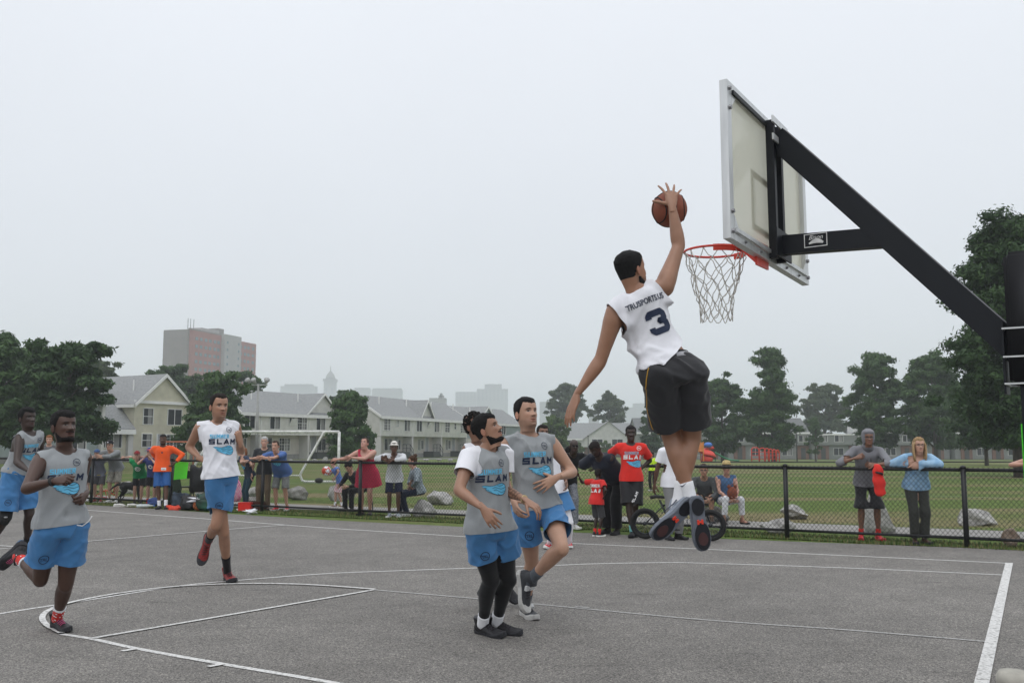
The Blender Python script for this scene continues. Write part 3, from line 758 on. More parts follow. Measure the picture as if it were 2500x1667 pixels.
def tree_meshes(kind, H, R, base, leaf, seed, n_clump=150, per=150, size=.30, spread=1.0, droop=.35, trunk_r=None):
    rng = np.random.default_rng(seed); n_clump = int(n_clump * 1.15); per = int(per * .82); size *= .71
    C = crown_points(kind, H, R, base, rng, n_clump); cs = .112 * (R + .25 * (H - base)) ** 1.0
    N = n_clump * per; ci = rng.integers(0, n_clump, N)
    d = rng.normal(size=(N, 3)); d /= np.linalg.norm(d, axis=1)[:, None]
    rad = rng.uniform(.05, 1, N) ** .6 * (1 + .35 * (rng.uniform(0, 1, N) < .12))
    P = C[ci, :3] + d * (cs * C[ci, 3] * rad)[:, None] * np.array([1.15, 1.15, .62])
    # leaf faces look outwards and hang
    nv = d + rng.normal(0, .55, (N, 3)) + np.array([0, 0, .5]); nv /= np.linalg.norm(nv, axis=1)[:, None]
    t1 = np.cross(nv, rng.normal(size=(N, 3))); t1 /= np.linalg.norm(t1, axis=1)[:, None]; t1[:, 2] -= droop * rng.uniform(0, 1, N); t2 = np.cross(nv, t1)
    s = size * rng.uniform(.55, 1.35, N)
    V = np.empty((N, 4, 3)); V[:, 0] = P - t1 * s[:, None]; V[:, 1] = P + t2 * (s * .42)[:, None]; V[:, 2] = P + t1 * s[:, None]; V[:, 3] = P - t2 * (s * .42)[:, None]
    me = bpy.data.meshes.new('crown'); me.vertices.add(N * 4); me.vertices.foreach_set('co', V.ravel()); me.loops.add(N * 4); me.loops.foreach_set('vertex_index', np.arange(N * 4)); me.polygons.add(N)
    me.polygons.foreach_set('loop_start', np.arange(N) * 4); me.polygons.foreach_set('loop_total', np.full(N, 4)); me.update(calc_edges=True)
    cl = rng.uniform(0, 1, n_clump); sh = np.clip(cl[ci] * .6 + rng.uniform(0, .5, N), 0, 1)
    at_ = me.attributes.new('shade', 'FLOAT', 'POINT'); at_.data.foreach_set('value', np.repeat(sh, 4)); me.materials.append(leaf)
    tr = trunk_r or H * .018; mb = MB(); top = base + (H - base) * .8
    bend = rng.normal(0, .02 * H, 2)
    axis = [(bend[0] * (q / top) ** 2, bend[1] * (q / top) ** 2, q) for q in np.linspace(-.1, top, 9)]
    mb.tube(axis, np.linspace(tr * 1.25, tr * .18, 9), 9)
    order = rng.choice(n_clump, min(n_clump, 26), replace=False); lm = MB()
    for i in order:
        e = C[i, :3]; z0 = max(base * .75, e[2] - rng.uniform(.15, .45) * R - .1 * H); k = min(z0 / top, 1); p0 = np.array([bend[0] * k * k, bend[1] * k * k, z0]); m_ = lerp(p0, e, .5) + np.array([0, 0, .06 * R])
        lm.tube([p0, m_, e], [tr * .40, tr * .22, tr * .06], 5)
    tm = mb.mesh('trunk', True); tm.materials.append(M_bark); li = lm.mesh('limbs', True); li.materials.append(M_bark)
    return me, tm, li
def tree(label, px, Y, ytop, base_y, halfw_px, kind, leaf, seed, group=None, n=150, per=150, size=.30, zg=None, name='tree', crown_low=None, **k):
    """Height and spread read from the photograph at distance Y."""
    x = (px - CX) / F_PX * Y; zb = ground_z(x, Y) if zg is None else zg
    H = (1088 - ytop) / F_PX * Y + CAM_H - zb; R = halfw_px / F_PX * Y
    low = max(.4, (1088 - base_y) / F_PX * Y + CAM_H - zb)
    r = thing(name, label, 'tree', (x, Y, zb), random.uniform(0, 6), group)
    me, tm, li = tree_meshes(kind, H * .97, R, low, LEAF[leaf], seed, n, per, size, **k)
    c = link('crown', me, None, r); t = link('trunk', tm, None, r); link('limbs', li, None, t)
    return r
g1, g2 = 'trees beside the cream house', 'trees along the far right side of the park'
tree('tall leafy tree cut by the picture edge, behind the player with the knee brace', -20, 62, 800, 1078, 112, 'oval', 'mid', 11, None, 230, 170, .26)
tree('dark leafy tree with a ragged outline in front of the blue grey house', 158, 58, 835, 1072, 105, 'spread', 'dark', 12, None, 240, 170, .25)
tree('low dark tree between the tall leafy tree and the cream house', 62, 66, 850, 1085, 95, 'oval', 'dark', 13, None, 200, 170, .26)
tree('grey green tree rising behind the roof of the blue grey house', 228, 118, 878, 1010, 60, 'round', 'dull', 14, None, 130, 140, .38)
tree('round dark tree behind the gable of the cream house', 425, 135, 893, 1030, 66, 'round', 'mid', 15, None, 150, 150, .40)
tree('bushy dark green tree on the lawn, behind the head of the tall runner', 525, 78, 912, 1092, 92, 'cone', 'mid', 16, None, 230, 170, .28, droop=.5)
tree('round tree behind the grey row house near the floodlight', 596, 142, 904, 1010, 54, 'round', 'mid', 17, None, 130, 150, .40)
tree('pyramid shaped tree standing on the lawn behind the goal', 858, 84, 956, 1104, 64, 'cone', 'mid', 18, None, 230, 170, .26, droop=.6)
tree('treetop showing between the two row houses', 840, 150, 953, 1010, 30, 'round', 'mid', 19, None, 70, 130, .40)
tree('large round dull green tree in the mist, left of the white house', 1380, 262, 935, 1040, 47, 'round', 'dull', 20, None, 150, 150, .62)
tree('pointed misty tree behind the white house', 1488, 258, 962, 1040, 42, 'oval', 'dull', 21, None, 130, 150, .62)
tree('small bright green tree in front of the white house', 1352, 150, 1014, 1100, 40, 'round', 'fresh', 22, None, 120, 150, .36)
tree('narrow dark tree half hidden behind the leaping player', 1592, 150, 985, 1100, 26, 'column', 'dark', 23, None, 100, 140, .36)
tree('sapling in front of the windows of the white house', 1478, 180, 1076, 1104, 14, 'oval', 'fresh', 39, None, 40, 90, .34)
tree('second sapling nearer the small bright tree', 1412, 180, 1080, 1106, 12, 'oval', 'fresh', 40, None, 40, 90, .34)
tree('broad oak beside the red slide', 1760, 128, 922, 1100, 68, 'oval', 'mid', 24, g2, 200, 160, .36)
tree('tall pyramid oak, highest of the park trees', 1884, 122, 850, 1102, 66, 'cone', 'mid', 25, g2, 260, 170, .34)
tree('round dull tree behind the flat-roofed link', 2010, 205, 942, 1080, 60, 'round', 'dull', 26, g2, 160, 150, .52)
tree('small spruce-like tree before the flat-roofed link', 1986, 150, 1020, 1104, 22, 'cone', 'mid', 27, g2, 80, 130, .34)
tree('tall ragged oak above the hooded man', 2142, 118, 858, 1092, 66, 'oval', 'mid', 28, g2, 230, 170, .34)
tree('wide oak above the woman in the blue shirt', 2278, 114, 868, 1088, 84, 'spread', 'mid', 29, g2, 240, 170, .34)
tree('huge dark tree behind the basketball post', 2478, 46, 520, 1078, 150, 'oval', 'dark', 30, None, 420, 260, .17)
tree('dark lower tree filling the gap under the huge one', 2400, 74, 900, 1088, 70, 'spread', 'dark', 31, None, 200, 160, .26)
# ================================================================ people
from mathutils import noise as _noise
_FIN = {}
def hand_mesh(side, curl=0.25, spread=0.12, thumb=0.5, fine=True, fist=False):
    """A hand in its own frame: fingers along +y, back of the hand +z, thumb on -x for a right hand. Wrist at the origin."""
    key = (side, round(curl, 2), round(spread, 2), round(thumb, 2), fine)
    if key in _FIN: return _FIN[key]
    n = 10 if fine else 6
    V, F = [], []
    def add(v, f):
        k = len(V); V.extend([np.asarray(x, float) for x in v]); F.extend([tuple(i + k for i in q) for q in f])
    # palm
    ys = [-.050, -.015, .015, .04, .07, .092, .103]
    hw = [.018, .0245, .030, .038, .041, .040, .034]
    hd = [.012, .0165, .0170, .0175, .0155, .0125, .009]
    add(*tube([(0, y, -.003 * (y > .02)) for y in ys], list(zip(hw, hd)), n + 4, up0=(0, 0, 1)))
    add(*ellipsoid((-.020, .035, -.010), (.017, .030, .014), n, 7))
    add(*ellipsoid((.022, .035, -.009), (.014, .033, .012), n, 7))
    base = [(-.030, .096), (-.0095, .102), (.0115, .098), (.031, .087)]
    lens = [(.043, .026, .021), (.048, .030, .022), (.044, .028, .021), (.034, .021, .019)]
    rad = [(.0098, .0088, .0078, .0064), (.0102, .0090, .008, .0066), (.0098, .0086, .0076, .0062), (.0086, .0076, .0068, .0056)]
    fan = [-1.0, -0.25, 0.45, 1.25]
    for i in range(4):
        p = np.array([base[i][0], base[i][1] - .012, 0.0])
        ang = fan[i] * spread; d0 = np.array([math.sin(ang), math.cos(ang), 0]); up = np.array([0, 0, 1.])
        pts, rr = [p - d0 * .012, p + d0 * .012], [rad[i][0], rad[i][0]]
        bend = 0.0; p = p + d0 * .012
        cv = curl * (1 + .10 * i - .08)
        for j, (L, mx) in enumerate(zip(lens[i], (1.25, 1.75, 1.05))):
            bend += cv * mx
            d = d0 * math.cos(bend) - up * math.sin(bend)
            pts += [p + d * L * .5, p + d * L]; rr += [(rad[i][j] + rad[i][j + 1]) / 2 * .96, rad[i][j + 1] * 1.04]
            p = p + d * L
        pts.append(p + d * .004); rr.append(rad[i][3] * .55)
        add(*tube(pts, rr, n, up0=(0, 0, 1)))
    # thumb leaves the side of the palm near its base
    p = np.array([-.020, .022, -.010]); out = .95 * thumb
    dd = nrm([-math.sin(.35 + out * .9), math.cos(.35 + out * .9), -.35 + .15 * thumb])
    pts, rr = [p, p + dd * .022], [.0135, .0135]; p = p + dd * .022
    inward = np.array([.30, .25, -.30]) * (1.1 - thumb)
    for j, L in enumerate((.022, .033, .027)):
        dd = nrm(dd + inward * (.55 if j else .2)); pts += [p + dd * L * .5, p + dd * L]; rr += [(.0125, .0112, .0098)[j], (.0118, .0106, .0084)[j]]; p = p + dd * L
    pts.append(p + dd * .005); rr.append(.0045)
    add(*tube(pts, rr, n))
    if fine:
        me = remesh(V, F, .0042, 3); V, F = mesh_arrays(me); bpy.data.meshes.remove(me)
    V = np.array(V, float)
    if side == 'L':
        V = V * np.array([-1, 1, 1]); F = [f[::-1] for f in F]
    _FIN[key] = (V, F)
    return V, F

# head rings: height over the eye line, reach of the face, reach of the back, half width
_HEAD = np.array([
    (-.150, .045, -.066, .052), (-.128, .052, -.068, .0525), (-.117, .072, -.068, .053), (-.108, .083, -.069, .054), (-.096, .0885, -.071, .0565), (-.080, .0895, -.075, .0605),
    (-.060, .0905, -.080, .0640), (-.040, .0910, -.086, .0668), (-.020, .0905, -.092, .0700), (.000, .0885, -.098, .0722), (.020, .0905, -.1015, .0738),
    (.040, .0925, -.1030, .0750), (.060, .0895, -.1010, .0745), (.080, .0800, -.0940, .0705), (.098, .0630, -.0800, .0610), (.110, .0430, -.0610, .0470), (.118, .022, -.038, .029), (.121, .004, -.015, .010)])
def head_mesh(fat=1.0, jaw=1.0, nose=1.0, mouth_open=0.0, hi=True):
    """Head in its own frame: face towards +y, up +z, eye line at z = 0. Returns vertices, faces and feature masks."""
    na = 72 if hi else 40
    zs = np.concatenate([np.linspace(-.150, -.118, 4, endpoint=False), np.linspace(-.118, .05, 58 if hi else 30), np.linspace(.054, .121, 14 if hi else 9)])
    def cur(c): return np.interp(zs, _HEAD[:, 0], _HEAD[:, c])
    f, b, w = cur(1), cur(2), cur(3)
    k = np.ones(5) / 5
    def sm(a):
        p = np.concatenate([[a[0]] * 2, a, [a[-1]] * 2]); return np.convolve(p, k, 'valid')
    f, b, w = sm(f), sm(b), sm(w)
    w = w * np.where(zs < -.03, 1 + (fat - 1) * 1.3, 1 + (fat - 1) * .5) * np.where(zs < -.06, jaw, 1)
    V = []
    u = np.linspace(0, 2 * PI, na, endpoint=False)
    u = u - 0.0
    th = PI / 2 + (u - PI) + .42 * np.sin(u - PI + 0) * -1   # vertices gather at the face
    for zi in range(len(zs)):
        for t in th:
            c, s = math.cos(t), math.sin(t)
            y = (f[zi] if s > 0 else -b[zi]) * (abs(s) ** .86 if s > 0 else -abs(s) ** .92)
            x = w[zi] * np.sign(c) * abs(c) ** (.86 if s > 0 else .95)
            V.append((x, y, zs[zi]))
    V = np.array(V)
    x, y, z = V[:, 0], V[:, 1], V[:, 2]
    front = y > .02
    g = lambda a, s: np.exp(-(a / s) ** 2)
    ax = np.abs(x)
    dy = np.zeros(len(V)); dz = np.zeros(len(V)); dx = np.zeros(len(V))
    # nose
    ridge = np.clip((.018 - z) / .054, 0, 1) * (z < .018) * (z > -.040) + np.clip((z + .047) / .007, 0, 1) * 0
    prof = np.where((z <= .018) & (z >= -.036), ((.018 - z) / .054) ** 1.15, np.where((z < -.036) & (z > -.050), np.clip((z + .050) / .014, 0, 1) ** 1.5, 0))
    dy += nose * .027 * prof * g(x, .0085 + .0055 * prof)
    dy += nose * .010 * g(ax - .014, .0075) * g(z + .034, .009)
    # brow, sockets, cheeks
    dy += .0055 * g(z - .023, .010) * g(ax - .030, .026)
    dy -= .0105 * g(z - .002, .013) * g(ax - .031, .017)
    dy += .0045 * g(z + .028, .018) * g(ax - .044, .016)
    dy -= .004 * g(z + .058, .020) * g(ax - .048, .014)
    # lids
    dy += .0042 * g(ax - .031, .014) * (g(z - .0085, .0032) + .8 * g(z + .0065, .003))
    # lips and chin
    dy += .0065 * g(x, .020) * g(z + .0625, .0060) + .0065 * g(x, .018) * g(z + .0755, .0065)
    dy -= (.006 + .016 * mouth_open) * g(x, .019) * g(z + .0690, .0025 + .004 * mouth_open)
    dy -= .0035 * g(x, .02) * g(z + .088, .006)
    dy += .0055 * g(x, .018) * g(z + .104, .011)
    dz -= mouth_open * .010 * g(x, .05) * np.clip((-.068 - z) / .02, 0, 1) * front
    V[:, 1] += dy * front; V[:, 2] += dz
    nr_ = len(zs); F = []
    for i in range(nr_ - 1):
        for a in range(na):
            bb = (a + 1) % na
            F.append((i * na + a, i * na + bb, (i + 1) * na + bb, (i + 1) * na + a))
    F.append(tuple((nr_ - 1) * na + a for a in range(na)))
    nrmv = V[:, [0, 1]]
    masks = dict(
        lips=(g(x, .021) ** .5 * (g(z + .0625, .0055) + g(z + .0755, .0065))).clip(0, 1) * front,
        mouth=(g(x, .018) * g(z + .069 + .004 * mouth_open, .0018 + .006 * mouth_open)).clip(0, 1) * front,
        brow=(np.exp(-(((ax - .032) / .017) ** 4)) * np.exp(-((z - .0215 + .16 * np.abs(ax - .030)) / .0052) ** 2)) * front,
        eye=(np.exp(-(((ax - .031) / .0125) ** 4)) * np.exp(-((z - .0012) / .0052) ** 4)) * front,
        iris=(np.exp(-(((ax - .031) / .0078) ** 4)) * np.exp(-((z - .0015) / .0056) ** 4)) * front,
        lid=(np.exp(-(((ax - .031) / .0150) ** 4)) * np.exp(-((z - .0085) / .0022) ** 2)) * front,
        nostril=(g(ax - .009, .004) * g(z + .043, .0035)) * front,
        cheek=(g(ax - .042, .018) * g(z + .03, .018)) * front)
    return V, F, masks

def ear_mesh(sd):
    pts = [(0, -.004, -.030), (.006, .004, -.020), (.010, -.006, 0), (.013, -.014, .018), (.010, -.012, .028), (.004, .002, .024), (.001, .006, .010)]
    V, F = ellipsoid((.006, -.006, -.004), (.008, .017, .030), 12, 9)
    V = np.array(V); V[:, 0] += .25 * np.clip(-V[:, 1], 0, 1) + .004
    inner = (V[:, 0] > .008) & (np.abs(V[:, 2] + .002) < .018) & (np.abs(V[:, 1] + .004) < .010)
    V[inner, 0] -= .005
    V = V * np.array([sd, 1, 1]) + np.array([sd * .070, -.008, -.012])
    if sd < 0: F = [f[::-1] for f in F]
    return V, F

def hair_shell(V, F, keep, thick, rough, seed=0):
    """A cap of hair grown from the part of the head where keep > 0."""
    rng = np.random.default_rng(seed)
    c = np.array([0, -.01, .01])
    N = V - c; N /= np.linalg.norm(N, axis=1)[:, None]
    k = np.clip(keep, 0, 1)
    off = (thick * k ** .8)[:, None]
    W = V + N * (off + .0012) + N * (rng.normal(0, rough, len(V)) * k)[:, None]
    fs = [f for f in F if max(keep[i] for i in f) > .02]
    idx = sorted({i for f in fs for i in f}); mp = {j: i for i, j in enumerate(idx)}
    W = W.copy(); edge = keep <= .02
    W[edge] = V[edge] - N[edge] * .002
    return W[idx], [tuple(mp[i] for i in f) for f in fs]

def bone(P, px, py, L, sgn):
    """Child joint on the pixel's ray at bone length L from P; sgn +1 away from the camera, -1 towards it, 0 as near as may be."""
    d = nrm(_ray(px, py)); w = P - CAM; tc = np.dot(w, d); h2 = L * L - (np.dot(w, w) - tc * tc)
    if h2 <= 0 or sgn == 0: return CAM + d * tc
    return CAM + d * (tc + sgn * math.sqrt(h2))

def ik2(a, t, l1, l2, pole):
    a, t, pole = map(lambda q: np.asarray(q, float), (a, t, pole))
    d = t - a; D = np.linalg.norm(d)
    if D > (l1 + l2) * .995: t = a + d / D * (l1 + l2) * .995; d = t - a; D = np.linalg.norm(d)
    x = (l1 * l1 - l2 * l2 + D * D) / (2 * D); h = math.sqrt(max(l1 * l1 - x * x, 0))
    u = d / D; p = pole - np.dot(pole, u) * u
    return a + u * x + nrm(p) * h, t

SKIN = {'dark': (.066, .031, .020), 'deep': (.036, .019, .013), 'brown': (.20, .10, .062), 'tan': (.27, .135, .085), 'light': (.46, .27, .195), 'olive': (.34, .19, .125), 'midbrown': (.105, .050, .031)}
def skin_material():
    if 'skin' in _mats: return _mats['skin']
    m = bpy.data.materials.new('skin'); m.use_nodes = True
    n, l = m.node_tree.nodes, m.node_tree.links
    b = n['Principled BSDF']; b.inputs['Roughness'].default_value = .42; b.inputs['Specular IOR Level'].default_value = .5
    a = n.new('ShaderNodeAttribute'); a.attribute_name = 'tone'
    t = n.new('ShaderNodeTexCoord'); z = n.new('ShaderNodeTexNoise'); z.inputs['Scale'].default_value = 14; z.inputs['Detail'].default_value = 6
    l.new(t.outputs['Object'], z.inputs['Vector'])
    r = n.new('ShaderNodeMapRange'); r.inputs['To Min'].default_value = .82; r.inputs['To Max'].default_value = 1.18
    l.new(z.outputs['Fac'], r.inputs['Value'])
    v = n.new('ShaderNodeVectorMath'); v.operation = 'SCALE'
    l.new(a.outputs['Color'], v.inputs[0]); l.new(r.outputs[0], v.inputs['Scale']); l.new(v.outputs[0], b.inputs['Base Color'])
    z2 = n.new('ShaderNodeTexNoise'); z2.inputs['Scale'].default_value = 160
    l.new(t.outputs['Object'], z2.inputs['Vector'])
    bn = n.new('ShaderNodeBump'); bn.inputs['Strength'].default_value = .12; bn.inputs['Distance'].default_value = .004
    l.new(z2.outputs['Fac'], bn.inputs['Height']); l.new(bn.outputs[0], b.inputs['Normal'])
    _mats['skin'] = m
    return m

def cloth_mat(name, col, rough=.85, var=.07):
    return mat(name, col, rough, var, 9, .10, 300, sheen=.15, spec=.2)

class Person:
    """A clothed figure. J: joints in world space. Every mesh hangs under one Empty at the figure's base."""
    def __init__(s, label, J, base, stature=1.8, skin='tan', girth=1.0, limb=1.0, belly=0.0, fine=True, bust=0.0, group=None, seat=1.0):
        s.J = {k: np.asarray(v, float) for k, v in J.items()}
        s.h = stature / 1.8; s.girth, s.limb, s.belly, s.fine, s.bust, s.seat = girth, limb, belly, fine, bust, seat
        s.vox = (.0126 if fine else .0190) * (.8 + .2 * s.h)
        s.base = np.asarray(base, float)
        s.root = thing('person', label, 'person', s.base, 0, group)
        s.tone = np.array(SKIN[skin]) if isinstance(skin, str) else np.array(skin)
        J = s.J
        s.up = nrm(J['neck'] - J['pel'])
        s.rh = nrm(J['hipR'] - J['hipL']); s.rs = nrm(J['shR'] - J['shL'])
        s.fh = nrm(np.cross(s.up, s.rh)); s.fs = nrm(np.cross(s.up, s.rs))
    def put(s, name, me, m, parent=None, smooth=True):
        if smooth: set_smooth(me)
        V, _ = mesh_arrays(me)
        set_co(me, V - s.base)
        return link(name, me, m, s.root if parent is None else parent)
    def raw(s, name, V, F, m, parent=None, smooth=True):
        return s.put(name, me_from(name, V, F), m, parent, smooth)
    # ---- the torso as a stack of rings
    RINGS = np.array([  # t, half width, reach forwards, reach backwards
        (-.20, .085, .070, .075), (-.12, .140, .095, .110), (-.02, .166, .108, .128), (.08, .166, .105, .122), (.20, .152, .098, .098), (.32, .143, .097, .088),
        (.46, .141, .101, .092), (.60, .150, .110, .103), (.74, .157, .115, .110), (.84, .155, .106, .110), (.92, .128, .082, .095), (.975, .088, .062, .074), (1.02, .060, .058, .060)])
    def ring_frame(s, t):
        J = s.J; c = lerp(J['pel'], J['neck'], t)
        if 'mid' in J:
            k = max(0, 1 - ((t - .45) / .6) ** 2); c = c + (J['mid'] - lerp(J['pel'], J['neck'], .45)) * k
        k = min(max((t - .1) / .75, 0), 1); r = nrm(lerp(s.rh, s.rs, k)); f = nrm(np.cross(s.up, r))
        return c, r, f
    def torso(s, t0, t1, grow=0.0, flare=0.0, hem=0.0, step=.05, n=28, drape=False):
        """Rings from t0 to t1, enlarged by grow; flare widens them towards the hem."""
        ts = np.arange(t0, t1 + 1e-6, step); V = []; h, R = s.h, s.RINGS
        for t in ts:
            c, r, f = s.ring_frame(t)
            q = max(t, -.02) if drape else t
            w = np.interp(q, R[:, 0], R[:, 1]); fr = np.interp(q, R[:, 0], R[:, 2]); bk = np.interp(q, R[:, 0], R[:, 3])
            g = s.girth if t < .8 else 1 + (s.girth - 1) * max(0, (1 - t) / .2)
            w, fr, bk = w * g * h, fr * g * h, bk * g * h
            if t < .15: bk *= s.seat; w *= 1 + (s.seat - 1) * .5
            fr += s.belly * h * math.exp(-((t - .28) / .24) ** 2)
            w += s.belly * h * .35 * math.exp(-((t - .26) / .24) ** 2)
            fr += s.bust * h * math.exp(-((t - .68) / .10) ** 2)
            if grow:
                e = grow + flare * max(0, (.62 - t) / .62) ** 1.2 if t < .62 else grow
                if t > .85: e = grow * max(.35, 1 - (t - .85) / .2)
                w, fr, bk = w + e, fr + e, bk + e
            for k in range(n):
                a = 2 * PI * k / n; ca, sa = math.cos(a), math.sin(a)
                x = w * np.sign(ca) * abs(ca) ** .88; y = (fr if sa > 0 else bk) * np.sign(sa) * abs(sa) ** .92
                V.append(c + r * x + f * y)
        F = []; m = len(ts)
        for i in range(m - 1):
            for a in range(n):
                b = (a + 1) % n; F.append((i * n + a, i * n + b, (i + 1) * n + b, (i + 1) * n + a))
        F.append(tuple(range(n - 1, -1, -1))); F.append(tuple((m - 1) * n + a for a in range(n)))
        return V, F
    def limb_pts(s, a, b, prof, bulge=None):
        P, R = [], []
        for t, r1, r2, o in prof:
            p = lerp(a, b, t)
            if bulge is not None: p = p + bulge * o * s.h
            P.append(p); R.append((r1 * s.h * s.limb, r2 * s.h * s.limb))
        return P, R
    def leg_back(s, sd):
        J = s.J; a, k, n = J['hip' + sd], J['kn' + sd], J['an' + sd]
        fwd = s.fh
        ax = nrm(n - k); b = -(fwd - np.dot(fwd, ax) * ax)
        v = nrm(k - a) - nrm(n - k)
        if np.linalg.norm(v) > .25: b = -(v - np.dot(v, ax) * ax)
        return nrm(b)
    THIGH = [(-.06, .085, .090, 0), (.06, .090, .096, 0), (.3, .084, .091, .004), (.6, .070, .077, .002), (.85, .058, .064, 0), (1.0, .054, .060, 0), (1.06, .048, .052, 0)]
    SHIN = [(-.05, .050, .054, 0), (.0, .053, .057, 0), (.12, .054, .060, .006), (.28, .057, .063, .013), (.45, .051, .056, .009), (.65, .040, .043, .003), (.85, .034, .038, 0), (1.0, .035, .042, 0), (1.05, .03, .04, 0)]
    UARM = [(-.10, .050, .052, 0), (.02, .058, .060, 0), (.18, .058, .062, 0), (.42, .050, .054, 0), (.7, .043, .046, 0), (.92, .040, .042, 0), (1.03, .037, .040, 0)]
    FARM = [(-.05, .037, .039, 0), (.05, .041, .043, 0), (.22, .044, .042, 0), (.45, .039, .037, 0), (.75, .031, .027, 0), (.92, .0275, .0215, 0), (1.0, .024, .0175, 0)]
    def body(s, hands=None, head=True, covered=True, lean_neck=None):
        """Skin: torso, neck, limbs in one closed surface, with hands and head grown onto it."""
        J, h = s.J, s.h
        V, F = [], []
        def add(vf):
            k = len(V); V.extend(vf[0]); F.extend([tuple(i + k for i in q) for q in vf[1]])
        add(s.torso(-.15, 1.02))
        if head:
            hc, hu = J['head'], nrm(J['headup'])
            nb = J['neck'] - s.up * .05 * h
            add(tube([nb, lerp(nb, hc - hu * .07 * h, .45), lerp(nb, hc - hu * .07 * h, .8), hc - hu * .035 * h], np.array([(.072, .068), (.060, .060), (.057, .058), (.052, .054)]) * h * (.5 + .5 * s.limb) * (.6 + .4 * s.girth), 16))
        for sd in 'RL':
            sh, el, wr = J['sh' + sd], J['el' + sd], J['wr' + sd]
            add(tube([J['neck'] - s.up * .045 * h, lerp(J['neck'] - s.up * .05 * h, sh, .5) + s.up * .012 * h, sh + s.up * .004 * h], np.array([.056, .053, .050]) * h * s.limb ** .5, 12))
            add(ellipsoid(sh, np.array([.060, .060, .062]) * h * s.limb, 14, 10))
            add(tube(*s.limb_pts(sh, el, s.UARM), 14)); add(tube(*s.limb_pts(el, wr, s.FARM), 14))
            add(ellipsoid(el, np.array([.040, .040, .040]) * h * s.limb, 12, 8))
            hp, kn, an = J['hip' + sd], J['kn' + sd], J['an' + sd]
            bk = s.leg_back(sd)
            add(tube(*s.limb_pts(hp, kn, s.THIGH, -s.fh), 18)); add(tube(*s.limb_pts(kn, an, s.SHIN, bk), 16))
            add(ellipsoid(kn - bk * .010 * h, np.array([.053, .053, .055]) * h * s.limb, 14, 9))
            add(ellipsoid(an, np.array([.040, .040, .045]) * h * (.5 + .5 * s.limb), 12, 8))
        me = remesh(V, F, s.vox, 5)
        BV, BF = mesh_arrays(me); bpy.data.meshes.remove(me)
        tone = np.tile(s.tone, (len(BV), 1))
        BV = list(BV)
        parts = []
        for sd in 'RL':
            spec = dict(curl=.28, spread=.10, thumb=.45)
            if hands and hands.get(sd): spec.update(hands[sd])
            if spec.get('off'): continue
            d = spec.pop('dir', None); nn = spec.pop('back', None); spec.pop('off', None)
            HV, HF = hand_mesh(sd, fine=s.fine, **spec)
            wr = J['wr' + sd]; d = nrm(wr - J['el' + sd]) if d is None else nrm(d)
            if nn is None: nn = (s.rs if sd == 'R' else -s.rs)
            z = np.asarray(nn, float); z = nrm(z - np.dot(z, d) * d); x = np.cross(d, z)
            HV = HV * h * 1.02
            W = wr + HV[:, :1] * x + HV[:, 1:2] * d + HV[:, 2:3] * z
            tn = np.tile(s.tone, (len(W), 1))
            parts.append((W, HF, tn))
        if head:
            HV, HF, mk = head_mesh(s.h_fat, s.h_jaw, s.h_nose, s.h_open, s.fine)
            s.HV, s.HF = HV, HF
            t = np.tile(s.tone, (len(HV), 1))
            def mix(mask, col):
                nonlocal t
                mm = np.clip(mask, 0, 1)[:, None]; t = t * (1 - mm) + np.array(col) * mm
            lum = s.tone.mean()
            mix(mk['cheek'] * .35, s.tone * np.array([1.12, .92, .92]))
            mix(mk['lips'] * .75, s.tone * np.array([.85, .55, .58]) + np.array([.05, .012, .012]))
            mix(mk['mouth'] * .9, (.02, .008, .008)); mix(mk['nostril'] * .8, s.tone * .2)
            mix(mk['eye'] * .9, np.array((.42, .40, .38)) * (.45 + .55 * min(1, lum / .12))); mix(mk['iris'], (.012, .008, .006)); mix(mk['lid'] * .8, s.tone * .25)
            gz = np.exp(-((HV[:, 2] - .006) / .014) ** 2) * np.exp(-((np.abs(HV[:, 0]) - .031) / .019) ** 2) * (HV[:, 1] > .03); mix(gz * .34 * (1 - mk['eye']), s.tone * .35)  # shade of the eye sockets, painted into the skin tone
            mix(mk['brow'] * .95, s.hair_col)
            if s.stubble: 
                x, y, z = HV.T
                jawm = np.clip((-.052 - z + .10 * np.clip(.05 - y, 0, .1)) / .02, 0, 1) * np.clip((y + .03) / .02, 0, 1)
                must = np.exp(-((z + .052) / .006) ** 2) * (np.abs(x) < .03) * (y > .05)
                mix((jawm * (1 - mk['lips'])) * s.stubble, s.tone * .25 + np.array(s.hair_col) * .4); mix(must * s.stubble, s.tone * .25)
            hx = np.cross(nrm(J['face']), nrm(J['headup'])); hf = nrm(J['face']); hu = nrm(np.cross(hx, hf)); hx = nrm(np.cross(hf, hu))
            s.hax = (hx, hf, hu); s.hc = J['head']
            parts.append((s.head_to_world(HV), HF, t))
            for sd in (-1, 1):
                EV, EF = ear_mesh(sd)
                parts.append((s.head_to_world(EV), EF, np.tile(s.tone * np.array([1.05, .9, .88]), (len(EV), 1))))
        allV = [np.array(BV)]; allF = list(BF); allT = [tone]; k = len(BV)
        for W, f, t in parts:
            allV.append(np.asarray(W)); allF += [tuple(i + k for i in q) for q in f]; allT.append(t); k += len(W)
        AV, AT = np.concatenate(allV), np.concatenate(allT)
        if s.tint: AT = s.tint(s, AV, AT)
        me = me_from('body', AV, allF)
        at_ = me.attributes.new('tone', 'FLOAT_COLOR', 'POINT')
        at_.data.foreach_set('color', np.c_[np.clip(AT, 0, 1), np.ones(len(AT))].ravel())
        s.body_o = s.put('body', me, skin_material())
        return s.body_o
    h_fat = 1.0; h_jaw = 1.0; h_nose = 1.0; h_open = 0.15; stubble = 0.0; hair_col = (.010, .008, .007); tint = None
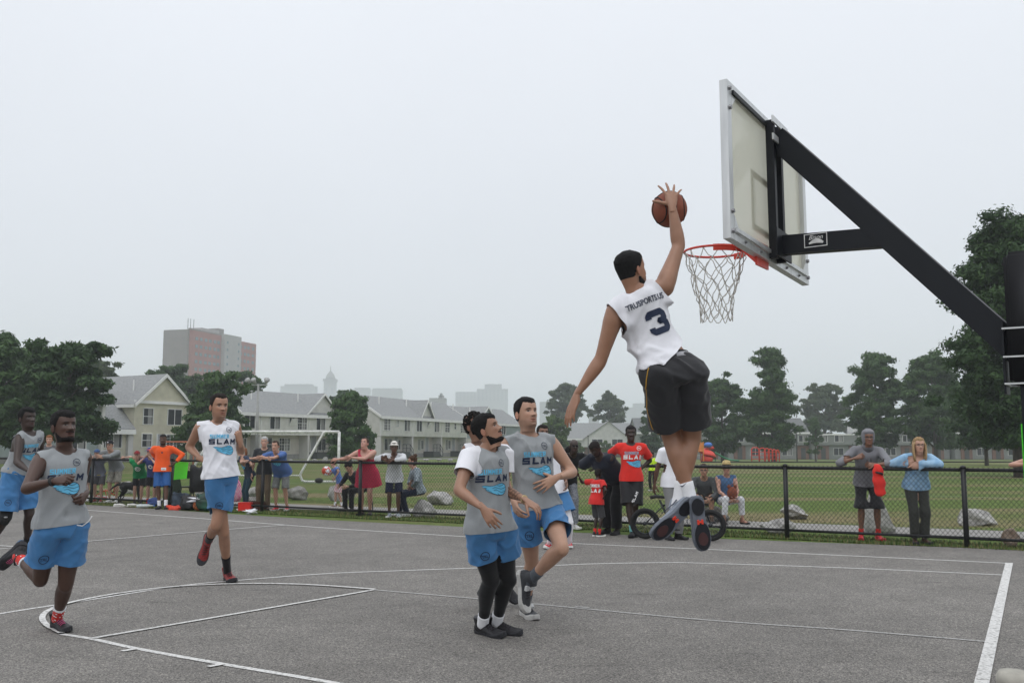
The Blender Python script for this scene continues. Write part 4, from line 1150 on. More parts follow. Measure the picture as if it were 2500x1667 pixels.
    def head_to_world(s, P):
        P = np.asarray(P, float) * s.h * s.head_k
        return s.hc + P[:, :1] * s.hax[0] + P[:, 1:2] * s.hax[1] + P[:, 2:3] * s.hax[2]
    head_k = 1.0
    # ---- hair and beard
    def hair(s, style='short', col=None, thick=.008, line=.052, rough=.0015):
        V, F = s.HV, s.HF; x, y, z = V.T
                # behind the ears the hair reaches down to the nape
        back = np.clip((-.020 - y) / .03, 0, 1) * np.clip((z + (.056 if style != 'long' else .11)) / .035, 0, 1)
        side = np.clip((z + .006 - 1.3 * np.clip(y - .004, 0, .1)) / .040, 0, 1) * np.clip((.055 - y) / .03, 0, 1)
        keep = np.maximum(np.clip((z - line - .25 * np.abs(x) * (y > .03)) / .018, 0, 1), np.maximum(back, side))
        m = mat('hair_%02x%02x%02x' % tuple(int(min(c, .99) * 255) for c in (col or s.hair_col)), col or s.hair_col, .75, .35, 60, .8, 260, spec=.25)
        th = np.full(len(V), thick)
        if style == 'fade': keep = keep * np.where(z > .045, 1, .8); th = thick * np.clip((z + .01) / .06, .12, 1)
        HV, HF = hair_shell(V, F, keep * (th / thick), thick, rough if s.fine else 0, 3)
        o = s.raw('hair', s.head_to_world(HV), HF, m)
        return o
    def beard(s, col=None, thick=.006, full=True):
        V, F = s.HV, s.HF; x, y, z = V.T
        m = mat('hair_%02x%02x%02x' % tuple(int(min(c, .99) * 255) for c in (col or s.hair_col)), col or s.hair_col, .75, .35, 60, .8, 260, spec=.25)
        jaw = np.clip((-.089 - z + .95 * np.clip(.048 - y, 0, .07)) / .014, 0, 1) * np.clip((.02 + .35 * np.abs(z + .11) + .075 - np.abs(x)) / .01, 0, 1) * np.clip((y + .010) / .012, 0, 1) * np.clip((z + .126) / .01, 0, 1)
        hole = np.exp(-((x / .026) ** 4)) * np.exp(-(((z + .069) / .0125) ** 4)) * (y > .03)
        must = np.exp(-((z + .053) / .0055) ** 4) * np.exp(-((x / .03) ** 4)) * (y > .05)
        keep = np.maximum(jaw * (1 - hole), must * .8)
        if not full: keep = np.maximum(keep * (z < -.085), must * .7)
        HV, HF = hair_shell(V, F, np.where(keep > .25, keep, 0), thick, .0008 if s.fine else 0, 5)
        return s.raw('beard', s.head_to_world(HV), HF, m)
    def curls(s, col, n=140, r=.016, seed=1, zmin=.01):
        """Hair of many small curls."""
        rng = np.random.default_rng(seed); V, F = s.HV, s.HF
        ok = np.where((V[:, 2] > .055) | ((V[:, 1] < -.02) & (V[:, 2] > -.045)) | ((V[:, 1] < .03) & (V[:, 2] > zmin)))[0]
        mb = MB()
        for i in rng.choice(ok, n):
            c = V[i] * (1 + rng.uniform(.0, .10)); rr = r * rng.uniform(.7, 1.2)
            mb.ball(c, rr, 6, 4)
        return s.raw('hair', s.head_to_world(np.array(mb.V)), mb.F, mat('curly_hair', col, .8, .4, 70, .8, 260, spec=.2))
    def locks(s, name, strands, r, m):
        """Strands of hair given in the head's own frame."""
        mb = MB()
        for P in strands: mb.tube(P, np.linspace(r, r * .45, len(P)), 6)
        return s.raw(name, s.head_to_world(np.array(mb.V)), mb.F, m)
    def cap(s, col, bill=None, front=None, turn=0.0, logo=None):
        V, F = s.HV, s.HF; x, y, z = V.T
        keep = np.clip((z - .040 + .012 * np.clip(-y, 0, .1) / .1) / .006, 0, 1)
        HV, HF = hair_shell(V, F, keep, .015, 0, 1)
        HV = np.array(HV); HV[:, 2] += .012 * np.clip((HV[:, 2] - .05) / .07, 0, 1)
        o = s.raw('cap', s.head_to_world(HV), HF, cloth_mat('cap_' + '_'.join('%02d' % (c * 99) for c in col), col))
        n = 14; P = []; Fb = []
        for i in range(n + 1):
            a = -1.05 + 2.1 * i / n
            for k, (rr, dz) in enumerate(((.092, .060), (.130, .060), (.165, .052))):
                P.append((rr * .92 * math.sin(a) * (1 if k < 2 else .86), rr * math.cos(a) ** .7 + .004, dz - .014 * math.sin(a) ** 2))
        for i in range(n):
            for k in range(2): a0 = i * 3 + k; Fb.append((a0, a0 + 3, a0 + 4, a0 + 1))
        P = np.array(P); Q = P + np.array([0, 0, .005]); m_ = len(P)
        Fb2 = [f[::-1] for f in Fb] + [tuple(i + m_ for i in f) for f in Fb]
        Fb2 += [(i * 3 + 2, i * 3 + 5, i * 3 + 5 + m_, i * 3 + 2 + m_) for i in range(n)]
        bc = bill or col
        s.raw('bill', s.head_to_world(np.r_[P, Q]), Fb2, cloth_mat('cap_' + '_'.join('%02d' % (c * 99) for c in bc), bc), o)
        if front is not None:
            sel = [f for f in HF if all(HV[i][1] > .045 and abs(HV[i][0]) < .05 and HV[i][2] < .105 for i in f)]
            idx = sorted({i for f in sel for i in f}); mp = {j: i for i, j in enumerate(idx)}
            if sel:
                W = HV[idx] * 1.02
                s.raw('front_panel', s.head_to_world(W), [tuple(mp[i] for i in f) for f in sel], cloth_mat('cap_' + '_'.join('%02d' % (c * 99) for c in front), front), o)
        if logo is not None:
            mb = MB(); mb.box((0, .112, .078), (.030, .004, .024), mi=0)
            s.raw('cap_emblem', s.head_to_world(np.array(mb.V)), mb.F, logo, o, smooth=False)
        return o
    def glasses(s, m, dark=False):
        mb = MB()
        for sx in (-1, 1):
            mb.tube([(sx * .031 + .021 * math.cos(a), .100 - .012 * abs(math.cos(a) * sx > 0) * 0 - .10 * (sx * .031 + .021 * math.cos(a)) ** 2 * 8, .002 + .016 * math.sin(a)) for a in np.linspace(0, 2 * PI, 14)[:-1]], .0022, 5, False, closed=True)
            mb.tube([(sx * .053, .094, .006), (sx * .071, .05, .008), (sx * .077, -.005, .006)], .0022, 5)
        mb.tube([(-.010, .104, .004), (.010, .104, .004)], .0022, 5)
        o = s.raw('glasses', s.head_to_world(np.array(mb.V)), mb.F, m)
        if dark:
            lm = MB()
            for sx in (-1, 1): lm.ball((sx * .031, .099, .002), (.020, .003, .015), 12, 6)
            s.raw('lens', s.head_to_world(np.array(lm.V)), lm.F, mat('dark_lens', (.01, .01, .012), .12, .05), o)
        return o
    # ---- clothes
    def _wrinkle(s, me, amp, seed, freq=1.0, mode='drape'):
        """Folds: ridged noise drawn out along the cloth's fall (drape) or slantwise (pull), deeper towards the hem."""
        V, _ = mesh_arrays(me); N = mesh_normals(me)
        rng = np.random.default_rng(seed); P = V - s.J['pel']; q = np.zeros(len(V))
        lay = [(.25, 1.0), (-.5, .8)] if mode == 'drape' else [(.9, 1.0), (-.75, .9), (1.45, .5)]
        for lean, wt in lay:
            lean += rng.uniform(-.2, .2)
            run = nrm(s.up + s.rs * lean); a1 = nrm(np.cross(run, s.fs)); a2 = np.cross(run, a1)
            Q = np.stack([P @ a1 * 9.5, P @ a2 * 9.5, P @ run * 2.6], 1) * freq + rng.uniform(0, 50, 3)
            f = np.array([_noise.noise(v) for v in Q]); g = np.array([_noise.noise(v) for v in Q * .37 + 9])
            q += wt * (np.clip(1 - np.abs(f) * 3.2, 0, 1) ** 1.3) * np.clip(.45 + g * 1.3, 0, 1.2)
            q += wt * .35 * f
        set_co(me, V + N * (amp * (q - .35))[:, None])
    def trunk(s):
        """Search tree of torso and legs, against which clothes are kept outside the skin."""
        if not hasattr(s, '_trunk'):
            V, F = [], []
            def add(vf):
                k = len(V); V.extend(tuple(map(float, v)) for v in vf[0]); F.extend([tuple(i + k for i in q) for q in vf[1]])
            add(s.torso(-.15, 1.0))
            for sd in 'RL':
                hp, kn, an = s.J['hip' + sd], s.J['kn' + sd], s.J['an' + sd]
                add(tube(*s.limb_pts(hp, kn, s.THIGH, -s.fh), 16)); add(tube(*s.limb_pts(kn, an, s.SHIN, s.leg_back(sd)), 14))
            s._trunk = BVHTree.FromPolygons(V, F)
        return s._trunk
    def push(s, me, off, tree=None, shift=None, deep=.09):
        """Move cloth that has sunk into what it covers back out again."""
        V, F = mesh_arrays(me); t = tree or s.trunk(); D = np.zeros_like(V)
        for i in range(len(V)):
            co, no, _i, d = t.find_nearest(Vector(V[i]))
            if co is None or d > deep: continue
            no = np.array(no)
            if abs(np.dot(no, s.up)) > .75: continue
            sd = np.dot(V[i] - np.array(co), no)
            if sd < off: D[i] = no * (off - sd)
        if not np.abs(D).max() > 0: return
        E = np.array([(f[k], f[(k + 1) % len(f)]) for f in F for k in range(len(f))]); deg = np.bincount(E.ravel(), minlength=len(V))[:, None]
        for _k in range(5):
            S = np.zeros_like(D); np.add.at(S, E[:, 0], D[E[:, 1]]); np.add.at(S, E[:, 1], D[E[:, 0]]); S /= np.maximum(deg, 1)
            big = np.linalg.norm(S, axis=1) > np.linalg.norm(D, axis=1); D = np.where(big[:, None], S, D * .6 + S * .4)
        set_co(me, V + D)
    tops = None
    @staticmethod
    def _cut(me, co, no, near=None):
        """Cut away what lies beyond a plane, only where near(centre) holds."""
        bm = bmesh.new(); bm.from_mesh(me)
        co, no = np.asarray(co, float), nrm(no)
        fs = [f for f in bm.faces if near is None or near(np.array(f.calc_center_median()))]
        g = set(fs)
        for f in fs: g.update(f.edges); g.update(f.verts)
        bmesh.ops.bisect_plane(bm, geom=list(g), plane_co=tuple(co), plane_no=tuple(no), clear_outer=True)
        loose = [v for v in bm.verts if not v.link_faces]
        bmesh.ops.delete(bm, geom=loose, context='VERTS')
        bm.to_mesh(me); bm.free()
    @staticmethod
    def _fcut(me, phi):
        """Keep the part of a mesh where phi(vertices) < 0, with a clean edge along phi = 0."""
        V, F = mesh_arrays(me); f = phi(V)
        if f.max() <= 0: return
        keepv = f < 0; NV = list(V); NF = []; cache = {}
        def mid(a, b):
            k = (a, b) if a < b else (b, a)
            if k not in cache:
                t = f[k[0]] / (f[k[0]] - f[k[1]]); cache[k] = len(NV); NV.append(V[k[0]] * (1 - t) + V[k[1]] * t)
            return cache[k]
        for q in F:
            kk = [keepv[i] for i in q]
            if all(kk): NF.append(q); continue
            if not any(kk): continue
            out = []
            for i in range(len(q)):
                a, b = q[i], q[(i + 1) % len(q)]
                if keepv[a]: out.append(a)
                if keepv[a] != keepv[b]: out.append(mid(a, b))
            if len(out) > 2: NF.append(tuple(out))
        used = sorted({i for q in NF for i in q}); mp = {j: i for i, j in enumerate(used)}
        me.clear_geometry()
        me.from_pydata([tuple(NV[i]) for i in used], [], [tuple(mp[i] for i in q) for q in NF]); me.update()
    def shirt(s, name, m, hem=-.10, grow=.022, flare=.02, sleeve=0.0, sl_r=.072, sl_end=.060, seed=1, amp=.006, neck_w=.078, neck_d=.075, neck_f=.012, hem_dir=None, shoulder=.022, arm_drop=.135, pull=False, hemlift=None, hood=False):
        """sleeve: 0 none, up to 1 elbow, up to 2 wrist."""
        J, h = s.J, s.h
        V, F = [], []
        def add(vf):
            k = len(V); V.extend(vf[0]); F.extend([tuple(i + k for i in q) for q in vf[1]])
        add(s.torso(hem - .14, 1.0, grow * h, flare * h, drape=True))
        for sd in 'RL':
            sh, el, wr = J['sh' + sd], J['el' + sd], J['wr' + sd]
            out = s.rs if sd == 'R' else -s.rs
            ad = nrm(el - sh)
            add(tube([J['neck'] - s.up * .055 * h, lerp(J['neck'] - s.up * .05 * h, sh, .5) + s.up * .014 * h, sh + s.up * .004 * h, sh + nrm(out + ad) * .05 * h], np.array([.060, .061, .067, .066]) * h * s.limb ** .6, 14))
            add(tube([sh - s.up * .02 * h, sh - s.up * .11 * h - out * .035 * h], np.array([.064, .062]) * h, 12))
            if sleeve > 0:
                k = s.limb * h
                P = [sh - ad * .02, lerp(sh, el, .3), lerp(sh, el, min(sleeve, 1) + .12)]
                R = [sl_r * k, (sl_r * .98) * k, (sl_r if sleeve < 1 else sl_end * 1.02) * k]
                add(tube(P, R, 16))
                if sleeve > 1:
                    add(ellipsoid(el, np.array([1, 1, 1]) * sl_end * 1.03 * k, 12, 8))
                    add(tube([el, lerp(el, wr, .45), lerp(el, wr, sleeve - 1 + .12)], [sl_end * k, sl_end * .92 * k, sl_end * .72 * k], 14))
        me = remesh(V, F, s.vox * .95, 4)
        if amp: s._wrinkle(me, amp * h, seed, 1.0 if s.fine else .7, 'pull' if pull else 'drape')
        c, r, f = s.ring_frame(hem)
        hn = -s.up if hem_dir is None else -nrm(hem_dir)
        s._cut(me, c, hn, lambda p: np.dot(p - c, hn) > -.12 * h and np.linalg.norm(p - c) < .60)
        c, r, f = s.ring_frame(1.0)
        c = c + f * neck_f * h
        def neckhole(P):
            d = P - c; u = d @ s.up
            return np.where(u > -.16 * h, 1 - np.sqrt((d @ r / (neck_w * h)) ** 2 + (d @ f / (neck_d * h)) ** 2), -1)
        s._fcut(me, neckhole)
        for sd in 'RL':
            sh, el, wr = J['sh' + sd], J['el' + sd], J['wr' + sd]
            out = s.rs if sd == 'R' else -s.rs
            if sleeve <= 0:
                raised = np.dot(nrm(el - sh), s.up) > .2
                ad = nrm(nrm(el - sh) * (.5 if raised else .30) + out); sf = -.048 if raised else shoulder
                def hole(P):
                    d = P - sh; a = d @ ad - sf * h; b = d @ nrm(s.up + out * .35) + arm_drop * h
                    k = .05; hh = np.clip(.5 + .5 * (b - a) / k, 0, 1); m_ = b * (1 - hh) + a * hh - k * hh * (1 - hh)
                    return m_
                s._fcut(me, hole)
            elif sleeve <= 1:
                ad = nrm(el - sh); co = lerp(sh, el, sleeve)
                s._cut(me, co, ad, lambda p: np.dot(p - co, ad) > -.02 and np.linalg.norm((p - co) - np.dot(p - co, ad) * ad) < .12 * h and np.dot(p - co, ad) < .12)
            else:
                ad = nrm(wr - el); co = lerp(el, wr, sleeve - 1)
                s._cut(me, co, ad, lambda p: np.dot(p - co, ad) > -.02 and np.linalg.norm((p - co) - np.dot(p - co, ad) * ad) < .09 * h and np.dot(p - co, ad) < .12)
        s.push(me, max(.008, grow * .55) * h)
        o = s.put(name, me, m); s.tops = (s.tops or []) + [o]
        return o
    def shorts(s, name, m, length=.85, waist=.16, grow=.018, leg=None, leg_end=None, seed=2, amp=.006, legs='RL', close=True):
        """length along the thigh (0..1), beyond 1 along the shin (trousers)."""
        if leg is None: leg = .095 if s.fine else .088
        if leg_end is None: leg_end = (.108 if s.fine else .098) if length <= 1.2 else .070
        J, h = s.J, s.h
        V, F = [], []
        def add(vf):
            k = len(V); V.extend(vf[0]); F.extend([tuple(i + k for i in q) for q in vf[1]])
        add(s.torso(-.16, waist, grow * h))
        g = s.limb * h
        for sd in legs:
            o_ = (s.rh if sd == 'R' else -s.rh) * .012 * h
            hp, kn, an = J['hip' + sd] + o_, J['kn' + sd] + o_ * (length <= 1), J['an' + sd]
            if length <= 1:
                e = lerp(hp, kn, length + .12)
                add(ellipsoid(hp, np.array([1, 1.08, 1]) * leg * .98 * g, 16, 10, ax=(s.rh, s.fh, s.up)))
                add(tube([lerp(hp, kn, .02), lerp(hp, kn, .2), lerp(hp, kn, .55), e], np.array([leg * .97, leg, (leg + leg_end) / 2, leg_end]) * g, 20))
            else:
                e = lerp(kn, an, length - 1 + .08)
                add(ellipsoid(hp, np.array([1, 1.08, 1]) * leg * .95 * g, 16, 10, ax=(s.rh, s.fh, s.up)))
                add(tube([lerp(hp, kn, .02), lerp(hp, kn, .25), lerp(hp, kn, .6), kn], np.array([leg * .95, leg * .98, (leg * .85), leg_end * 1.12]) * g, 18))
                add(ellipsoid(kn, np.array([1, 1, 1]) * leg_end * 1.12 * g, 14, 9))
                add(tube([kn, lerp(kn, an, .4), e], np.array([leg_end * 1.12, leg_end, leg_end * .94]) * g, 16))
        me = remesh(V, F, s.vox * .95, 4)
        if amp: s._wrinkle(me, amp * h, seed, 1.0 if s.fine else .7, 'pull')
        for sd in legs:
            hp, kn, an = J['hip' + sd], J['kn' + sd], J['an' + sd]
            if length <= 1: d = nrm(kn - hp); co = lerp(hp, kn, length)
            else: d = nrm(an - kn); co = lerp(kn, an, length - 1)
            other = 'L' if sd == 'R' else 'R'
            def segd(P, a, b):
                ab = b - a; tt = np.clip((P - a) @ ab / (ab @ ab), 0, 1.3); return np.linalg.norm(P - a - tt[:, None] * ab, axis=1)
            A0, B0 = (hp, kn) if length <= 1 else (kn, an); A1, B1 = (J['hip' + other], J['kn' + other]) if length <= 1 else (J['kn' + other], J['an' + other])
            def below(P):
                near_ = segd(P, A0, B0) < segd(P, A1, B1) + .004
                f = (P - co) @ d; return np.where(near_ & (f < .2), f, -.02)
            s._fcut(me, below)
        s.push(me, .009 * h); s.push(me, .009 * h)
        o = s.put(name, me, m); t = s.bvh(o)
        for top in s.tops or []:
            if top.name.split('.')[0] != 'undershirt': s.push(top.data, .007 * h, t, deep=.05)
        return o
    def hose(s, name, m, end=.9, off=.005):
        """Close-fitting leg wear from the hips to a share of the shin."""
        J, h = s.J, s.h; V, F = [], []
        def add(vf):
            k = len(V); V.extend(vf[0]); F.extend([tuple(i + k for i in q) for q in vf[1]])
        add(s.torso(-.15, .08, off))
        for sd in 'RL':
            hp, kn, an = J['hip' + sd], J['kn' + sd], J['an' + sd]; bk = s.leg_back(sd)
            for a, b, pr, bl in ((hp, kn, s.THIGH, -s.fh), (kn, an, [q for q in s.SHIN if q[0] <= end] + [(end, .036, .04, 0)], bk)):
                P, R = s.limb_pts(a, b, pr, bl); add(tube(P, np.array(R) + off, 16))
            add(ellipsoid(kn - bk * .010 * h, np.array([.053, .053, .055]) * h * s.limb + off, 14, 9))
        return s.put(name, remesh(V, F, s.vox * .9, 4), m)
    def sock(s, sd, m, top=.45, name='sock', loose=.005, start=1.04):
        """A sock from the ankle up to top (share of the shin measured from the ankle)."""
        J = s.J; kn, an = J['kn' + sd], J['an' + sd]
        prof = np.array(s.SHIN)
        P, R = [], []; bk = s.leg_back(sd)
        for t in np.linspace(1 - top, start, 9):
            P.append(lerp(kn, an, t) + bk * np.interp(t, prof[:, 0], prof[:, 3]) * s.h)
            R.append((np.interp(t, prof[:, 0], prof[:, 1]) * s.h * s.limb + loose, np.interp(t, prof[:, 0], prof[:, 2]) * s.h * s.limb + loose))
        V, F = tube(P, R, 18)
        return s.raw(name, V, F, m)
    def shoe(s, sd, upper, sole, lace=None, up=None, roll=None, collar=.085, size=1.0, sole_t=.030, slip=False, accent=None):
        J, h = s.J, s.h * size
        an, toe = J['an' + sd], J['toe' + sd]
        kn = J['kn' + sd]
        yd = nrm(toe - an); zu = nrm(kn - an) if up is None else nrm(up)
        if up is None and abs(np.dot(zu, yd)) > .95: zu = s.up
        # the sole's plane: toe direction is given along the sole
        z = nrm(zu - np.dot(zu, yd) * yd); x = np.cross(yd, z)
        O = an - z * .085 * h     # under the ankle, at the bottom of the sole
        def W(P): P = np.asarray(P, float) * h; return O + P[:, :1] * x + P[:, 1:2] * yd + P[:, 2:3] * z
        bend = -1 if sd == 'R' else 1
        # upper: rings along the foot: y, half width, bottom, top, shift
        ring = [(-.080, .020, .028, .070), (-.070, .031, .022, .088), (-.045, .037, .018, .098), (-.010, .038, .018, .098), (.035, .037, .018, .088), (.075, .040, .018, .072), (.115, .046, .018, .058), (.150, .046, .018, .050), (.180, .038, .020, .044), (.200, .026, .022, .038), (.208, .012, .025, .033)]
        n = 16; V = []; F = []
        for y, w, b, t in ring:
            sx = bend * .010 * max(0, (y - .02) / .18)
            for k in range(n):
                a = 2 * PI * k / n; ca, sa = math.cos(a), math.sin(a)
                V.append((sx + w * np.sign(ca) * abs(ca) ** .75 * (1 if sa < 0 else (1 - .42 * sa ** 1.5)), y, (b + t) / 2 + (t - b) / 2 * np.sign(sa) * abs(sa) ** .8))
        m_ = len(ring)
        for i in range(m_ - 1):
            for a in range(n):
                b = (a + 1) % n; F.append((i * n + a, (i + 1) * n + a, (i + 1) * n + b, i * n + b))
        F.append(tuple(range(n))); F.append(tuple((m_ - 1) * n + a for a in range(n - 1, -1, -1)))
        mb = MB(); mb.add(V, F)
        if not slip:
            mb.add(*tube([(0, -.012, .060), (0, -.018, .095), (0, -.020, .085 + collar * .6)], [(.040, .055), (.0395, .052), (.041, .052)], 16, up0=(0, 1, 0)))
            mb.add(*tube([(0, .018, .090), (0, .032, .115), (0, .036, .090 + collar * .62)], [(.024, .012), (.022, .010), (.020, .006)], 10, up0=(0, 1, 0)))
        me = remesh(W(np.array(mb.V)), mb.F, .0085 if s.fine else .014, 3)
        o = s.put('shoe', me, upper)
        # sole
        ol = [(-.086, .018), (-.078, .031), (-.055, .039), (-.015, .037), (.03, .035), (.075, .041), (.115, .049), (.150, .049), (.182, .041), (.204, .028), (.213, .012)]
        P = [(bend * .010 * max(0, (y - .02) / .18) + w, y) for y, w in ol] + [(bend * .010 * max(0, (y - .02) / .18) - w, y) for y, w in ol[::-1]]
        SV, SF = [], []; q = len(P)
        for lv, (zz, k) in enumerate(((.000, .93), (.006, 1.0), (sole_t, 1.01), (sole_t + .006, .96))):
            for px, py in P:
                toe_up = .016 * max(0, (py - .13) / .08) ** 2 + .006 * max(0, (-.05 - py) / .03)
                SV.append((px * k, py * (1 if k >= 1 else .985), zz + toe_up))
        for lv in range(3):
            for i in range(q):
                j = (i + 1) % q; SF.append((lv * q + i, lv * q + j, (lv + 1) * q + j, (lv + 1) * q + i))
        SF.append(tuple(range(q - 1, -1, -1))); SF.append(tuple(3 * q + i for i in range(q)))
        s.raw('sole', W(SV), SF, sole, o, smooth=False)
        if lace is not None and s.fine:
            lb = MB()
            for i in range(5):
                y = .035 + i * .019; zt = np.interp(y, [r[0] for r in ring], [r[3] for r in ring]) + .004
                sx = bend * .010 * max(0, (y - .02) / .18)
                lb.tube([(sx - .024, y - .004, zt - .013), (sx - .010, y, zt), (sx + .010, y + .004, zt), (sx + .024, y, zt - .013)], .0032, 5)
            s.raw('lace', W(np.array(lb.V)), lb.F, lace, o)
        if accent is not None:
            for name, m, P in accent:
                s.raw(name, W(np.array(P.V)), P.F, m, o, smooth=False)
        return o
    def bvh(s, o):
        V, F = mesh_arrays(o.data)
        return BVHTree.FromPolygons([tuple(v) for v in V], F)
    def decal(s, o, name, VF, org, xd, yd, m, lift=.004, reach=.4):
        """Flat print laid on a garment: 2D outline placed at org along xd, yd, then pushed onto the cloth."""
        V, F = VF
        t = s.bvh(o); org = np.asarray(org, float) - s.base; xd, yd = np.asarray(xd, float), np.asarray(yd, float); n = nrm(np.cross(xd, yd))
        W = []; miss = 0
        for v in V:
            p = org + xd * v[0] + yd * v[1]; up_ = v[2] if len(v) > 2 else 0.0
            hit = t.ray_cast(Vector(p + n * reach), Vector(-n), reach * 2)
            if hit[0] is None: W.append(None); miss += 1
            else: W.append(np.array(hit[0]) + n * (lift + up_))
        fs = [f for f in F if all(W[i] is not None for i in f)]
        if not fs: return None
        idx = sorted({i for f in fs for i in f}); mp = {j: i for i, j in enumerate(idx)}
        me = me_from(name, [W[i] for i in idx], [tuple(mp[i] for i in f) for f in fs], True)
        q = link(name, me, m, o)
        return q

# ---------------------------------------------------------------- flat print: letters and emblems as 2D outlines
def text_2d(txt, height=1.0, bold=.0, wide=1.0, shear=0.0, space=1.0, grid=.0):
    cu = bpy.data.curves.new('txt', 'FONT'); cu.body = txt; cu.size = 1.0; cu.offset = bold; cu.shear = shear; cu.space_character = space
    cu.align_x = 'CENTER'; cu.resolution_u = 3
    o = bpy.data.objects.new('txt', cu); TMP.collection.objects.link(o)
    TMP.view_layers[0].update(); dg = TMP.view_layers[0].depsgraph
    me = bpy.data.meshes.new_from_object(o.evaluated_get(dg), depsgraph=dg)
    bpy.data.objects.remove(o); bpy.data.curves.remove(cu)
    bm = bmesh.new(); bm.from_mesh(me); bpy.data.meshes.remove(me)
    bmesh.ops.remove_doubles(bm, verts=bm.verts, dist=1e-5)
    ys = [v.co.y for v in bm.verts]; y0, y1 = min(ys), max(ys)
    k = height / .70 * .72
    for v in bm.verts: v.co.x *= k * wide; v.co.y = v.co.y * k
    bmesh.ops.triangulate(bm, faces=bm.faces)
    for _ in range(3):
        es = [e for e in bm.edges if e.calc_length() > (grid or height * .28)]
        if not es: break
        bmesh.ops.subdivide_edges(bm, edges=es, cuts=1); bmesh.ops.triangulate(bm, faces=bm.faces)
    V = [tuple(v.co)[:2] for v in bm.verts]; bm.verts.index_update()
    F = [tuple(v.index for v in f.verts) for f in bm.faces]; bm.free()
    return V, F
def ring_2d(r, w, n=32):
    V = []; F = []
    for i in range(n):
        a = 2 * PI * i / n; V += [((r - w) * math.cos(a), (r - w) * math.sin(a)), (r * math.cos(a), r * math.sin(a))]
    for i in range(n): j = (i + 1) % n; F.append((2 * i, 2 * i + 1, 2 * j + 1, 2 * j))
    return V, F
def poly_2d(P, grid=.02):
    bm = bmesh.new(); vs = [bm.verts.new((x, y, 0)) for x, y in P]; f = bm.faces.new(vs)
    if f.normal.z < 0: bmesh.ops.reverse_faces(bm, faces=[f])
    bmesh.ops.triangulate(bm, faces=bm.faces)
    for _ in range(4):
        es = [e for e in bm.edges if e.calc_length() > grid]
        if not es: break
        bmesh.ops.subdivide_edges(bm, edges=es, cuts=1); bmesh.ops.triangulate(bm, faces=bm.faces)
    V = [tuple(v.co)[:2] for v in bm.verts]; bm.verts.index_update(); F = [tuple(v.index for v in f.verts) for f in bm.faces]; bm.free()
    return V, F
def join_2d(*L):
    V, F = [], []
    for v, f in L:
        k = len(V); V += list(v); F += [tuple(i + k for i in q) for q in f]
    return V, F
def move_2d(VF, dx=0, dy=0, k=1.0, rot=0.0):
    c, s = math.cos(rot), math.sin(rot)
    return [((v[0] * c - v[1] * s) * k + dx, (v[0] * s + v[1] * c) * k + dy, *v[2:]) for v in VF[0]], VF[1]
def comet_ball():
    """The emblem under the words: a ball with a wavy tail to its left; pale fill and dark strokes. Ball centre (0.085, 0), radius 0.085."""
    tail = []
    up = [(.06, .082), (0, .062), (-.05, .05), (-.10, .052), (-.15, .062), (-.20, .058)]
    lo = [(-.17, .030), (-.14, .022), (-.155, .005), (-.11, -.004), (-.12, -.022), (-.07, -.030), (-.075, -.045), (-.02, -.062), (.02, -.080), (.06, -.084)]
    fill = join_2d(poly_2d([(.085 + .085 * math.cos(a), .085 * math.sin(a)) for a in np.linspace(0, 2 * PI, 25)[:-1]]), poly_2d(up[::-1] and (up + lo)))
    arc = lambda c, r, a0, a1: [(c[0] + r * math.cos(a), c[1] + r * math.sin(a)) for a in np.linspace(a0, a1, 12)]
    dark = join_2d(stroke_2d(arc((.085, 0), .085, -2.4, 2.0), .007), stroke_2d([(-.06, .02), (-.01, .03), (.04, .012), (.085, .0), (.13, .012), (.166, .022)], .006),
                   stroke_2d([(-.04, -.012), (.01, -.006), (.05, -.03), (.09, -.048), (.135, -.04), (.155, -.03)], .006), stroke_2d([(.02, .055), (.06, .045), (.10, .052), (.13, .07)], .006),
                   stroke_2d(up, .005), stroke_2d(lo, .005))
    return fill, dark
GLYPH = dict(S=[[(1, 1), (0, 1), (0, .5), (1, .5), (1, 0), (0, 0)]], L=[[(0, 1), (0, 0), (1, 0)]], A=[[(0, 0), (.5, 1), (1, 0)], [(.3, .22), (.7, .22)]], M=[[(0, 0), (0, 1), (.5, .42), (1, 1), (1, 0)]],
             U=[[(0, 1), (0, 0), (1, 0), (1, 1)]], E=[[(1, 1), (0, 1), (0, 0), (1, 0)], [(0, .5), (.85, .5)]], R=[[(0, 0), (0, 1), (1, 1), (1, .5), (0, .5)], [(.4, .5), (1, 0)]])
def stroke_word(txt, w, h, t, gap, slant=0.0):
    """Block letters drawn with a broad pen; each stroke lies a hair above the one before."""
    V, F = [], []; W = len(txt) * w + (len(txt) - 1) * (gap + t); x0 = -W / 2; k = 0
    for ch in txt:
        for path in GLYPH[ch]:
            P = [np.array([x0 + a * w + slant * b * h, b * h]) for a, b in path]
            for a, b in zip(P[:-1], P[1:]):
                d = (b - a) / np.linalg.norm(b - a); nn = np.array([-d[1], d[0]]) * t / 2; a2, b2 = a - d * t / 2, b + d * t / 2
                m = max(1, int(np.linalg.norm(b2 - a2) / .014)); z = .0004 * (k % 6); k += 1; o = len(V)
                for i in range(m + 1):
                    q = a2 + (b2 - a2) * i / m; V += [(*(q - nn), z), (*(q + nn), z)]
                F += [(o + 2 * i, o + 2 * i + 2, o + 2 * i + 3, o + 2 * i + 1) for i in range(m)]
        x0 += w + gap + t
    return V, F
